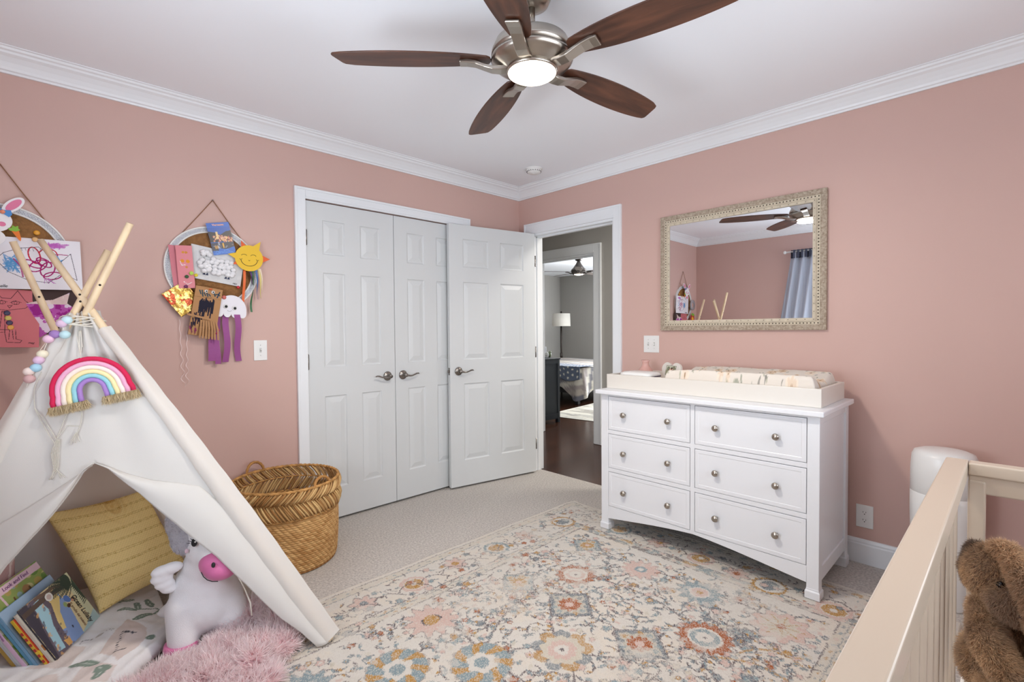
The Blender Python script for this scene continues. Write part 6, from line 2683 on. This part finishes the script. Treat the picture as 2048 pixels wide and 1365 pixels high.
for s in (-1, 1):
    b.tube([MSu @ Vector((s * .036, -.004, .0018)), MSu @ Vector((s * .043, -.011, .0018)), MSu @ Vector((s * .050, -.006, .0018))], .0012, 5)
b.build('drawn_face', BLACK, sun)


def ribbon(parent, pts, w_, m_, nm='ribbon', twist=0.0):
    """flat ribbon through wall-plane points (x, z, d)"""
    vs, n = [], len(pts)
    for i, (x, z, d) in enumerate(pts):
        tw_ = twist * i
        vs.append((x - w_ / 2 * cos(tw_), -d - w_ / 2 * sin(tw_), z))
        vs.append((x + w_ / 2 * cos(tw_), -d + w_ / 2 * sin(tw_), z))
    fs = [(2 * i, 2 * i + 1, 2 * i + 3, 2 * i + 2) for i in range(n - 1)]
    return MB().add(vs, fs).build(nm, m_, parent, solid=.0004)


for (x0, z0, x1, z1, w_, c_, wv) in ((-2.228, 1.580, -2.236, 1.402, .013, (226, 104, 44), 0), (-2.200, 1.580, -2.182, 1.500, .013, (86, 62, 110), .3), (-2.186, 1.582, -2.190, 1.345, .011, (62, 110, 72), .9),
                                     (-2.168, 1.588, -2.158, 1.420, .010, (76, 112, 176), .4), (-2.152, 1.592, -2.140, 1.425, .010, (224, 210, 130), .3), (-2.146, 1.594, -2.128, 1.455, .009, (232, 214, 190), .3)):
    pts = []
    for k in range(15):
        t = k / 14
        pts.append((x0 + (x1 - x0) * t + wv * .010 * sin(t * 6) * t, z0 + (z1 - z0) * t, .036 + .008 * sin(t * 5)))
    ribbon(sun, pts, w_, mat('ribbon_%d_%d_%d' % c_, c_, .5), twist=wv * .25)

# --- pink folded card with dots
pk = thing('pink_card', 'folded pink card with orange and green dots at the left of the crowded cork board', 'craft', (-2.52, -.03, 1.57))
MP_ = WM(-2.540, 1.462, .036, 3.5)
p = Paint(.073, .222, .0022, A(222, 142, 150), jag=.0012)
for (x, y, r, c_) in ((.026, .142, .009, (226, 150, 50)), (.050, .140, .009, (226, 150, 50)), (.032, .188, .006, (214, 150, 60)), (.045, .186, .006, (206, 140, 60)), (.042, .110, .006, (210, 140, 70))):
    p.disk(x, y, r, A(*c_))
p.line([(.016, .140), (.022, .120), (.040, .122)], .003, A(236, 226, 228))
p.line([(.024, .035), (.040, .020), (.060, .030)], .003, A(236, 226, 228))
p.build('card_front', PAPER, MP_, pk, surf=psurf(.012))
MB().prism([(-.020, .0), (.004, -.006), (.002, .222), (-.028, .226)], .0008, MP_ @ Matrix.Translation((.0, 0, -.010))).build('card_back', mat('pink_card_paper', (208, 126, 138), .7), pk)
for (x, y, r, c_) in ((.060, .078, .010, (178, 214, 92)), (.038, .060, .009, (60, 88, 56)), (.080, .068, .009, (214, 200, 60)), (.030, .008, .009, (110, 50, 90))):
    MB().lathe([(0, 0), (r, 0), (r, .004), (r * .8, .006), (0, .0065)], 16, MP_ @ Matrix.Translation((x, y, .006)), False, False).build('pom_dot', mat('dot_%d_%d_%d' % c_, c_, .8), pk)

# --- gold foil card
gd = Paint(.125, .145, .0022, A(206, 170, 90), jag=.001)
h1 = fnoise(gd.X0 * 60, gd.Y0 * 30, 4)
gd.put(h1 > .50, A(232, 206, 130), .9)
gd.put(h1 < .40, A(150, 112, 44), .9)
h2 = fnoise(gd.X0 * 38 + 5, gd.Y0 * 22 + 4, 3)
gd.put((h2 > .55) & (gd.Y0 > .03), A(168, 44, 30), .9)
FOIL = mat('crinkled_gold_foil', (220, 180, 100), .22, metal=.75, attr='Col', bump=1.0, bscale=70)
tag(gd.build('gold_foil_card', FOIL, WM(-2.531, 1.312, .030, 36), None, surf=lambda X, Y: (X, Y, .004 * fnoise(X * 40, Y * 40, 2)), thick=.0005),
    'crinkled gold foil card with red paint at the lower left of the cork board', 'craft')

# --- brown paper bag puppet
MBg = WM(-2.508, 1.222, .050, -9)
bg_ = thing('paper_bag_puppet', 'brown paper bag puppet with black paint and fringed bottom below the cork board', 'craft', tuple(MBg.translation))
p = Paint(.126, .262, .0013, A(178, 134, 92), jag=.001)
r5 = random.Random(21)
for k in range(16):
    x = .030 + .0042 * k
    p.line([(x, .190 + r5.uniform(-.01, .012)), (x + r5.uniform(-.004, .004), .120 + r5.uniform(-.03, .02))], .0065, A(34, 32, 48))
for k in range(14):
    x, y = r5.uniform(.005, .05), r5.uniform(.06, .12)
    p.line([(x, y), (x + r5.uniform(-.01, .01), y - .03)], .006, A(40, 34, 52))
for k in range(5):
    x, y = r5.uniform(.0, .03), r5.uniform(.02, .05)
    p.line([(x, y), (x + .004, y - .014)], .006, A(128, 40, 92))
for k in range(9):
    p.line([(.02 + .011 * k, .235 + r5.uniform(-.01, .01)), (.028 + .011 * k, .222 + r5.uniform(-.012, .012))], .006, A(36, 70, 84))
p.line([(.113, .245), (.105, .215)], .006, A(36, 60, 84))
for k in range(1, 9):
    p.line([(.126 * k / 9, 0), (.126 * k / 9 + r5.uniform(-.003, .003), .075)], .0022, A(110, 78, 50))
p.line([(0, .205), (.126, .207)], .0016, A(140, 102, 66))
p.build('bag_front', PAPER, MBg, bg_, surf=psurf(.006), thick=.0006)
MB().box(.003, .123, .075, .258, -.022, -.001, MBg).build('bag_body', mat('brown_kraft_paper', (176, 132, 90), .8), bg_)
for (x, y) in ((.050, .240), (.082, .241)):
    MB().lathe([(0, 0), (.008, 0), (.008, .0025), (0, .003)], 16, MBg @ Matrix.Translation((x, y, .004)), False, False).build('eye', PLAST, bg_)
    MB().ball(MBg @ Vector((x + .001, y, .0075)), .0038, 8, 6).build('pupil', BLACK, bg_)
MB().tube([MBg @ Vector((.066 + .014 * cos(t), .214 + .008 * sin(t), .005)) for t in np.linspace(pi + .2, 2 * pi - .2, 10)], .0008, 5).build('smile', BLACK, bg_)
MB().ball(MBg @ Vector((.068, .254, .008)), (.009, .007, .004), 10, 6).build('bow', mat('orange_glossy', (226, 110, 60), .4), bg_)
for k in range(7):
    x = .044 + .0115 * k
    lift = .010 + .010 * r5.random()
    MB().add([MBg @ Vector(q_) for q_ in ((x, .085, .003), (x + .009, .085, .003), (x + .010 + .002 * k, .040, lift), (x + .001 + .002 * k, .040, lift), (x + .012 + .003 * k, -.012, .006 + lift * .6), (x + .003 + .003 * k, -.012, .006 + lift * .6))],
             [(0, 1, 2, 3), (3, 2, 4, 5)]).build('fringe_strip', mat('brown_kraft_paper', (176, 132, 90), .8), bg_, solid=.0006)
MB().add([MBg @ Vector(q_) for q_ in ((-.022, .100, .012), (-.020, .110, .012), (.094, .097, .014), (.094, .087, .014))], [(0, 3, 2, 1)]).build('paper_strip', mat('brown_kraft_paper', (176, 132, 90), .8), bg_, solid=.0008)
for (x, y, c_) in ((.107, .012, (170, 36, 90)), (.100, -.006, (150, 40, 96))):
    MB().ball(MBg @ Vector((x + .028, y + .03, .012)), .0055, 10, 6).build('glued_dot', mat('magenta_dot', (170, 36, 90), .6), bg_)

# --- jellyfish
jl = thing('jellyfish_craft', 'white paper jellyfish with googly eyes and purple streamers', 'craft', (-2.30, -.03, 1.37))
MJ = WM(-2.298, 1.350, .036, -4)
pts = [(.076 * cos(t), .086 * sin(t) * 1.0 + .0) for t in np.linspace(0, pi, 26)]
pts[0] = (.076, -.010)
pts[-1] = (-.076, -.012)
sc_ = []
for k in range(4):
    cxk = -.057 + .038 * k
    for t in np.linspace(pi, 2 * pi, 8):
        sc_.append((cxk + .019 * cos(t), -.016 + .022 * sin(t)))
MB().prism(pts + sc_, .0010, MJ).build('head', mat('white_paper', (232, 230, 236), .7), jl)
for x, y in ((-.030, .022), (.014, .016)):
    MB().lathe([(0, 0), (.0125, 0), (.012, .003), (0, .004)], 20, MJ @ Matrix.Translation((x, y, .001)), False, False).build('googly_eye', PLAST, jl)
    MB().lathe([(0, 0), (.0075, 0), (.007, .001), (0, .0015)], 16, MJ @ Matrix.Translation((x + .002, y - .001, .0045)), False, False).build('pupil', BLACK, jl)
MB().lathe([(0, 0), (.011, 0), (.011, .002), (0, .003)], 18, MJ @ Matrix.Translation((-.040, .070, .001)), False, False).build('paper_dot', mat('coral_dot', (214, 120, 110), .6), jl)
MB().tube([MJ @ Vector((-.010 + .010 * cos(t), .002 + .006 * sin(t), .0015)) for t in np.linspace(pi, 2 * pi, 8)], .0007, 5).build('smile', mat('grey_pencil', (110, 106, 120), .6), jl)
PUR = mat('purple_streamer', (150, 74, 138), .65)
for (x0, z0, x1, z1, w_) in ((-2.372, 1.318, -2.402, 1.076, .036), (-2.365, 1.318, -2.372, 1.058, .028), (-2.322, 1.330, -2.327, 1.066, .031), (-2.270, 1.335, -2.262, 1.068, .031)):
    pts = [(x0 + (x1 - x0) * t + .004 * sin(t * 7 + x0 * 50), z0 + (z1 - z0) * t, .026 + .012 * sin(t * 4 + x0 * 30)) for t in np.linspace(0, 1, 14)]
    ribbon(jl, pts, w_, PUR, 'streamer')

# --- curling ribbons under the gold card
cr_ = thing('curling_ribbon', 'thin translucent white curled ribbons dangling under the crafts', 'ribbon', (-2.52, -.02, 1.27))
CRB = mat('sheer_white_ribbon', (232, 214, 212), .35)
for (x0, z0, z1, am) in ((-2.538, 1.300, .945, .010), (-2.505, 1.268, .965, .008)):
    pts = []
    for k in range(70):
        t = k / 69
        z = z0 + (z1 - z0) * t
        a_m = am * (0.25 + 1.2 * max(0, t - .35))
        pts.append((x0 + a_m * sin(t * 34) + (.012 if x0 < -2.52 else -.004) * t, z, .014 + a_m * .7 * cos(t * 34)))
    ribbon(cr_, pts, .0022, CRB, 'curl')
pin(-2.259, 1.483, .026, (196, 36, 48), 'red push pin at the lower corner of the sheep drawing')

# ---------------------------------------------------------------- left board contents
fp = thing('fish_painting', 'white sheet with a fish outline scribbled in red, blue and purple behind the teepee poles', 'drawing', (-3.07, -.04, 1.54))
fw_, fh_ = .345, .224
MF = WM(-3.262, 1.424, .040, 1.4)
p = Paint(fw_, fh_, .0011, A(232, 230, 236), jag=.0004)
ox = .065
bl, rd, mg, bk_ = A(88, 152, 206), A(196, 36, 60), A(168, 30, 110), A(70, 66, 80)
r6 = random.Random(31)
for k in range(36):
    p.line([(ox + .045 + r6.uniform(-.02, .03), .115 + r6.uniform(-.03, .035)), (ox + .055 + r6.uniform(-.02, .04), .10 + r6.uniform(-.035, .03))], .0045, bl, .7)
for k in range(26):
    p.line([(ox + .180 + r6.uniform(-.02, .035), .195 + r6.uniform(-.012, .012)), (ox + .19 + r6.uniform(-.02, .05), .198 + r6.uniform(-.012, .012))], .006, A(188, 100, 186), .7)
for cxy in ((.125, .150, .018, .036, .2), (.135, .105, .034, .020, .7), (.165, .090, .022, .034, -.4), (.180, .062, .030, .016, .2), (.118, .112, .030, .012, -.5), (.155, .120, .014, .028, .9)):
    x0, y0, rx_, ry_, ro = cxy
    pts = [(ox + x0 + rx_ * cos(t) * cos(ro) - ry_ * sin(t) * sin(ro), y0 + rx_ * cos(t) * sin(ro) + ry_ * sin(t) * cos(ro)) for t in np.linspace(0, 2 * pi, 26)]
    p.line(pts, .0048, rd if y0 > .12 else mg)
p.line([(ox + .17 + .03 * cos(t), .155 + .028 * sin(t)) for t in np.linspace(-1.2, 2.8, 18)], .0042, A(190, 30, 56))
p.line([(ox + .165, .185), (ox + .20, .15), (ox + .225, .09), (ox + .19, .11), (ox + .215, .135)], .0040, bl)
p.line([(ox + .06, .13), (ox + .08, .10), (ox + .085, .055)], .006, mg, .85)
p.line([(ox + .185, .160), (ox + .235, .158)], .003, mg)
for k in range(7):
    p.line([(ox + .14 + r6.uniform(0, .03), .05), (ox + .165 + r6.uniform(-.02, .03), .028)], .002, A(190, 120, 190))
fish = [(ox + .005, .125), (ox + .03, .155), (ox + .08, .178), (ox + .14, .188), (ox + .175, .155), (ox + .21, .125), (ox + .245, .165), (ox + .262, .045), (ox + .215, .075), (ox + .165, .030), (ox + .10, .040), (ox + .04, .075), (ox + .005, .125)]
p.line(fish, .0020, bk_)
for k in range(7):
    p.line([(ox + .085 + .012 * k, .180), (ox + .088 + .012 * k, .168)], .0014, bk_)
p.build('paper', PAPER, MF, fp, surf=psurf(.004), thick=.0006)
text_mesh('signature', 'Annabelle', .018, MF @ Matrix.Translation((.068, .012, .004)), BLACK, fp, shear=.3, sx=.9)

ct = thing('cat_drawing', 'pink paper with a black line drawing of a cat wearing buttons', 'drawing', (-3.15, -.03, 1.3))
MCt = WM(-3.275, 1.178, .030, -2)
p = Paint(.205, .252, .0011, A(206, 118, 124))
o2 = .085
kk = A(46, 34, 40)
for pts in (((o2 - .035, .20), (o2 - .020, .245), (o2 + .002, .212), (o2 + .030, .212), (o2 + .050, .247), (o2 + .074, .205), (o2 + .090, .190), (o2 + .075, .172), (o2 + .02, .160), (o2 - .03, .165), (o2 - .035, .20)),
            ((o2 + .012, .160), (o2 + .014, .060), (o2 + .020, .022), (o2 + .060, .020), (o2 + .066, .030), (o2 + .048, .036), (o2 + .046, .075)),
            ((o2 + .014, .155), (o2 + .004, .155), (o2 - .002, .075), (o2 + .028, .075), (o2 + .026, .035)), ((o2 + .036, .075), (o2 + .040, .035)), ((o2 - .03, .06), (o2 + .01, .065)),
            ((o2 + .088, .196), (o2 + .112, .206)), ((o2 + .090, .190), (o2 + .114, .188)), ((o2 + .086, .186), (o2 + .106, .174)), ((o2 + .020, .180), (o2 + .034, .182), (o2 + .026, .170), (o2 + .020, .180))):
    p.line([np.array(q_) for q_ in pts], .0019, kk)
for x0 in (o2 + .002, o2 + .044):
    p.line([(x0 + .012 * cos(t), .194 + .008 * sin(t)) for t in np.linspace(0, 2 * pi, 16)], .0016, kk)
    p.line([(x0 + .005 * cos(t), .194 + .006 * sin(t)) for t in np.linspace(0, 2 * pi, 10)], .0014, kk)
    p.line([(x0 - .016, .194), (x0, .203), (x0 + .018, .196)], .0014, kk)
p.build('paper', PAPER, MCt, ct, surf=lambda X, Y: (X, Y, .030 * ((.25 - Y) / .25) ** 2 - .012 * ((X - .1) / .1) ** 2), thick=.0006)
for (x, y, c_) in ((.100, .148, (40, 30, 70)), (.104, .126, (208, 190, 90)), (.108, .106, (56, 30, 74)), (.112, .086, (226, 160, 60))):
    zc_ = .030 * ((.25 - y) / .25) ** 2
    b_ = MB().lathe([(0, 0), (.0105, 0), (.0105, .002), (.008, .0028), (0, .0024)], 18, MCt @ Matrix.Translation((x + .004, y, zc_)), False, False).build('button', mat('button_%d_%d_%d' % c_, c_, .35), ct)
text_mesh('signature', 'meg', .012, MCt @ Matrix.Translation((.180, .020, .020)), BLACK, ct, shear=.3)

sp_t = thing('star_painting', 'magenta painted paper star on dark brown paper behind the teepee poles', 'drawing', (-3.0, -.02, 1.32))
MB().prism([(0, .0), (.172, .012), (.180, .206), (.0, .205)], .0008, WM(-3.086, 1.226, .022)).build('dark_sheet', mat('dark_brown_paper', (66, 48, 46), .8), sp_t)
MSt = WM(-3.110, 1.215, .027, 0)
pst = Paint(.165, .215, .0012, A(224, 206, 224), jag=.0015)
h3 = fnoise(pst.X0 * 28 + 3, pst.Y0 * 28, 4)
pst.put(h3 < .56, A(178, 52, 164), .9)
pst.put((h3 < .40), A(150, 30, 130), .9)
pst.put((pst.Y0 > .15) & (fnoise(pst.X0 * 14, pst.Y0 * 60, 3) > .42), A(230, 214, 200), .8)
starp = [(.0, .150), (.045, .165), (.090, .170), (.148, .205), (.138, .155), (.165, .130), (.140, .100), (.152, .062), (.112, .072), (.070, .020), (.045, .0), (.010, .008), (.018, .060), (.0, .100)]
ins = np.zeros(pst.X.shape, bool)
for i in range(len(starp)):
    x1, y1 = starp[i]
    x2, y2 = starp[(i + 1) % len(starp)]
    if abs(y1 - y2) > 1e-9:
        ins ^= ((y1 > pst.Y0) != (y2 > pst.Y0)) & (pst.X0 < (x2 - x1) * (pst.Y0 - y1) / (y2 - y1) + x1)
Fg = grid_faces(pst.nu, pst.nv)
keepf = ins.ravel()[Fg].sum(1) >= 3
Pg = np.stack([pst.X0.ravel(), pst.Y0.ravel(), np.zeros(pst.X0.size)], 1)
Rm = np.array(MSt.to_3x3())
o_ = np_mesh('star', Pg @ Rm.T + np.array(MSt.translation), Fg[keepf], PAPER, sp_t, pst.C.reshape(-1, 3))

# bunny face with bow and a carrot
bf = thing('bunny_craft', 'white foam bunny face with pink ears and a blue bow on the cork board', 'craft', (-3.18, -.04, 1.72))
FO, PKF, BLF = mat('white_foam', (238, 236, 238), .6), mat('pink_foam', (224, 124, 160), .6), mat('blue_foam', (74, 140, 206), .6)


def ell(cx_, cy_, rx_, ry_, rot=0, n=32):
    return [(cx_ + rx_ * cos(t) * cos(rot) - ry_ * sin(t) * sin(rot), cy_ + rx_ * cos(t) * sin(rot) + ry_ * sin(t) * cos(rot)) for t in [2 * pi * k / n for k in range(n)]]


MBf = WM(-3.202, 1.715, .052)
MB().prism(ell(0, 0, .062, .050), .003, MBf).build('face', FO, bf)
MB().prism(ell(.0, -.072, .040, .034), .003, MBf @ Matrix.Translation((0, 0, -.003))).build('body', FO, bf)
for s, rt2 in ((1, -.75), (-1, .75)):
    MB().prism(ell(s * .066, .072, .022, .046, rt2), .003, MBf @ Matrix.Translation((0, 0, -.002))).build('ear', FO, bf)
    MB().prism(ell(s * .067, .073, .014, .034, rt2), .001, MBf @ Matrix.Translation((0, 0, .0015))).build('inner_ear', PKF, bf)
    MB().prism(ell(s * .030, -.014, .012, .010), .001, MBf @ Matrix.Translation((0, 0, .003))).build('cheek', PKF, bf)
MB().prism(ell(.0, -.075, .022, .018), .001, MBf @ Matrix.Translation((0, 0, .001))).build('tummy', PKF, bf)
MB().prism([(.020, .032), (.004, .050), (.010, .062), (.036, .046), (.058, .048), (.062, .030), (.052, .018), (.036, .030)], .003, MBf @ Matrix.Translation((0, 0, .003))).build('bow', BLF, bf)
MB().lathe([(0, 0), (.009, 0), (.008, .004), (0, .005)], 14, MBf @ Matrix.Translation((.033, .038, .006)), False, False).build('bow_gem', mat('orange_gem', (232, 140, 110), .3), bf)
MB().tube([MBf @ Vector((.012 + .010 * cos(t), .006 + .007 * sin(t), .004)) for t in np.linspace(pi, 2 * pi, 8)], .0016, 5).tube([MBf @ Vector((.008 * cos(t), -.020 + .006 * sin(t), .004)) for t in np.linspace(pi, 2 * pi, 8)], .0012, 5).build('drawn_face', BLACK, bf)
cg = thing('carrot_craft', 'small orange foam carrot with green leaves beside the bunny face', 'craft', (-3.13, -.05, 1.66))
MB().prism([(-.011, .018), (.012, .020), (.018, -.012), (.016, -.024), (.010, -.018)], .003, WM(-3.133, 1.658, .054)).build('root', mat('carrot_orange', (232, 124, 40), .6), cg)
MB().prism([(-.016, .018), (-.022, .028), (-.010, .030), (-.008, .042), (.001, .036), (.010, .042), (.010, .030), (.016, .024), (.004, .016)], .003, WM(-3.133, 1.658, .055)).build('leaves', mat('leaf_green', (130, 184, 60), .6), cg)
pin(-3.066, 1.683, .013, (232, 164, 48), 'orange push pin on the bare cork above the fish painting', .011)
pin(-3.072, 1.648, .048, (232, 190, 130), 'pale orange pin at the top edge of the fish painting', .010)

# further crafts low on the left board, seen in the mirror only
MB_ = thing('ring_craft', 'grey ring-shaped craft at the edge of the teepee-side cork board, seen in the mirror', 'craft', (-3.36, -.05, 1.5))
b = MB()
b.lathe([(.034, .0), (.070, .0), (.072, .006), (.034, .008)], 24, WM(-3.370, 1.545, .050), False, False)
b.build('ring', mat('grey_felt', (170, 164, 168), .8), MB_)

sb = thing('strawberry_craft', 'red, yellow and green paper strawberry low on the cork board, seen in the mirror', 'craft', (-3.37, -.05, 1.36))
MSb = WM(-3.370, 1.370, .050, 8)
MB().prism([(0, -.090), (.030, -.060), (.055, -.010), (.045, .040), (.0, .055), (-.045, .040), (-.055, -.010), (-.030, -.060)], .002, MSb).build('fruit', mat('red_card', (196, 48, 44), .6), sb)
MB().prism([(-.035, -.010), (.0, -.050), (.030, -.005), (.0, .020)], .001, MSb @ Matrix.Translation((0, 0, .002))).build('patch', YEL, sb)
MB().prism([(-.055, .030), (-.020, .035), (.0, .020), (.020, .035), (.055, .030), (.030, .062), (-.030, .062)], .002, MSb @ Matrix.Translation((0, 0, .002))).build('leaves', mat('leaf_green', (130, 184, 60), .6), sb)

# ================================================================== BEDROOM THROUGH THE DOORWAY
CH = mat('dark_blue_grey_paint', (34, 41, 50), .45)
cb_ = thing('bedroom_dresser', 'dark blue-grey chest of drawers just inside the far bedroom', 'dresser', (1.63, 1.7, 0))
MB().box(1.345, 1.890, 1.155, 2.45, .05, .835).build('case', CH, cb_, bevel=.003)
MB().box(1.340, 1.905, 1.140, 2.46, .835, .850).build('top', CH, cb_, bevel=.003)
for (x0, x1) in ((1.345, 1.39), (1.850, 1.895)):
    for (y0, y1) in ((1.148, 1.19), (2.41, 2.45)):
        MB().box(x0, x1, y0, y1, -.004, .84).build('leg', CH, cb_, bevel=.002)
MB().box(1.39, 1.85, 1.149, 1.16, .05, .12).build('side_rail', CH, cb_)
MB().box(1.39, 1.85, 1.149, 1.16, .78, .835).build('side_rail', CH, cb_)
for k in range(3):
    for y0 in (1.20, 1.82):
        d_ = MB().box(1.888, 1.900, y0, y0 + .59, .11 + .24 * k, .33 + .24 * k).build('drawer', CH, cb_, bevel=.003)
        MB().ball((1.908, y0 + .295, .22 + .24 * k), .014, 12, 8).build('knob', DNICK, d_)
# things on it
tag(rbox(MB(), 1.735, 1.850, 1.335, 1.400, .950, 1.095, .02).build('small_cushion', mat('white_grey_cloth', (206, 206, 212), .9)), 'small white and grey cushion standing on the dark bedroom dresser', 'cushion')
bpy.data.objects['small_cushion'].location.z = -.099
b = MB()
rx = random.Random(14)
for k in range(16):
    a = rx.uniform(0, 6.28)
    pts = [(1.800 + .028 * cos(a + t) * (1 - .3 * sin(t * 2)), 1.30 + .024 * sin(a + t), .872 + .022 * k / 8 + .012 * sin(t * 3 + a)) for t in np.linspace(0, 4, 12)]
    b.tube(pts, .005, 6)
tag(b.build('white_beaded_garland', PLAST), 'heap of white beads on the dark bedroom dresser', 'beads')
tag(MB().ball((1.862, 1.30, .892), (.026, .026, .042), 14, 10).ball((1.862, 1.29, .925), (.017, .017, .018), 12, 8).build('green_ornament', mat('sage_green_glaze', (132, 142, 112), .5)), 'small sage green ornament at the dresser corner in the far bedroom', 'ornament')
mo = thing('baby_monitor_camera', 'small black camera with a white round head on the far bedroom dresser', 'camera', (1.79, 1.46, .85))
MB().tube([(1.79, 1.46, .851), (1.79, 1.46, 1.16)], .009, 10).lathe([(0, .0), (.035, 0), (.03, .01), (0, .012)], 20, Matrix.Translation((1.79, 1.46, .850)), False, False).build('stand', BLACK, mo)
MB().ball((1.815, 1.44, 1.195), (.028, .028, .026), 14, 10).build('head', PLAST, mo)
MB().ball((1.800, 1.432, 1.176), (.018, .018, .016), 12, 8).build('lens', BLACK, mo)

# floor lamp
lp_ = thing('floor_lamp', 'floor lamp with a white drum shade on a dark pole in the far bedroom', 'floor lamp', (5.0, 3.74, 0))
LM = Matrix.Translation((5.0, 3.74, 0))
BRZ = mat('dark_bronze', (52, 46, 42), .45, .6)
MB().lathe([(0, -.004), (.15, -.004), (.15, .012), (.03, .02), (0, .02)], 36, LM, False, False).build('base', BRZ, lp_)
MB().tube([(5.0, 3.74, .015), (5.0, 3.74, 1.60)], .020, 14).tube([(5.0, 3.74, .60), (5.0, 3.74, .72)], .03, 14).build('pole', BRZ, lp_)
MB().lathe([(.198, 1.295), (.190, 1.565), (.187, 1.565), (.195, 1.295)], 48, LM, False, False).build('lamp_shade', mat('linen_shade', (206, 202, 194), .9, bump=.2, bscale=300, emit=(232, 226, 214), estr=.0), lp_)
MB().ball((5.0, 3.74, 1.60), .018, 12, 8).build('finial', BRZ, lp_)

# bed
bd = thing('bed', 'bed covered with a grey and cream striped quilt in the far bedroom', 'bed', (4.1, 2.7, 0))
MB().box(3.16, 5.20, 1.82, 3.70, .30, .57).build('mattress', mat('mattress_cloth', (210, 208, 204), .9), bd, bevel=.04)
MB().box(3.18, 5.20, 1.84, 3.68, .18, .30).build('bed_frame', BLACK, bd)
for (x, y) in ((3.22, 1.90), (5.10, 1.90), (3.22, 3.6), (4.1, 1.87)):
    MB().box(x - .03, x + .03, y - .03, y + .03, .0045, .19).build('leg', BLACK, bd)
QC = [A(150, 140, 138), A(196, 190, 180), A(120, 118, 124), A(214, 208, 194), A(98, 98, 108), A(170, 160, 152)]


def q_stripe(s):
    k = int(math.floor(s / .085))
    f_ = s / .085 - k
    c_ = QC[k % 6]
    return c_ * (.88 if (s * 60) % 1 < .2 else 1.0)


path = []
for k in range(41):
    path.append((3.12, 3.70 - (3.70 - 1.90) * k / 40, -1, 0))
for k in range(1, 12):
    a = pi + (pi / 2) * k / 12
    path.append((3.24 + .12 * cos(a), 1.90 + .12 * sin(a), cos(a), sin(a)))
for k in range(41):
    path.append((3.24 + (5.2 - 3.24) * k / 40, 1.78, 0, -1))
b = MB()
np_, nv_ = len(path), 16
vs, cs = [], []
for j in range(nv_ + 1):
    v = j / nv_
    for i, (x, y, nx, ny) in enumerate(path):
        dc = exp(-((i - 46) / 7.0) ** 2)
        drop = (.34 + .20 * dc + .03 * sin(i * .5)) * v
        fl = (.02 + .10 * dc) * v + .018 * sin(i * .9) * v
        z = .600 - drop + .008
        z = max(z, .012)
        vs.append((x + nx * fl, y + ny * fl, z))
        if nx < -.5:
            s_ = 3.12 - drop + 10 + (y - 1.9) * .25
        else:
            s_ = x + 10 + drop * .35
        cs.append(q_stripe(s_))
fs = [(j * np_ + i, (j + 1) * np_ + i, (j + 1) * np_ + i + 1, j * np_ + i + 1) for j in range(nv_) for i in range(np_ - 1)]
b.add(vs, fs, True, cs)


def tf(u, v):
    return (3.12 + 2.08 * u, 1.78 + 1.92 * v, .607 + .01 * sin(u * 9) * sin(v * 8) - (.0 if (u > .06 or v > .06) else .0))


b.grid(tf, 40, 40, colfn=lambda u, v: q_stripe(3.12 + 2.08 * u + 10))
b.build('striped_quilt', mat('striped_quilt_cloth', (180, 176, 172), .9, attr='Col', bump=.6, bscale=60), bd)
# polka dot throw
b = MB()
p = Paint(.62, 1.30, .012, A(98, 108, 128))
for i in range(8):
    for j in range(15):
        p.disk(.05 + .09 * i + (.045 if j % 2 else 0), .05 + .09 * j, .018, A(220, 218, 206))


def throw(X, Y):
    # Y along the foot edge, X up over the edge and onto the top
    y = 1.745 + Y
    over = X - .20 - .04 * np.sin(Y * 7)
    x = np.where(over < 0, 3.075 + .01 * np.sin(Y * 20), 3.075 + over)
    z = np.where(over < 0, .632 + over, .632)
    return x, y + .0 * X, z


tag(p.build('polka_dot_throw', mat('polka_dot_fleece', (98, 108, 128), .95, attr='Col'), surf=throw, thick=.006), 'blue-grey throw with white dots over the foot of the far bed', 'throw blanket')

FD = mat('dark_fan_metal', (84, 78, 74), .4, .7)
FBL = wood_mat('grey_brown_blade', (74, 66, 62), (112, 102, 96), .5, 4, (1.2, 9, 9))
fan('far', 'dark ceiling fan with a lit lamp in the far bedroom', Vector((3.637, 2.192, 0)), 2.215, .90, 146, .74, 5, FD, FBL, 18, (1.0, .95, .88), cone=True)
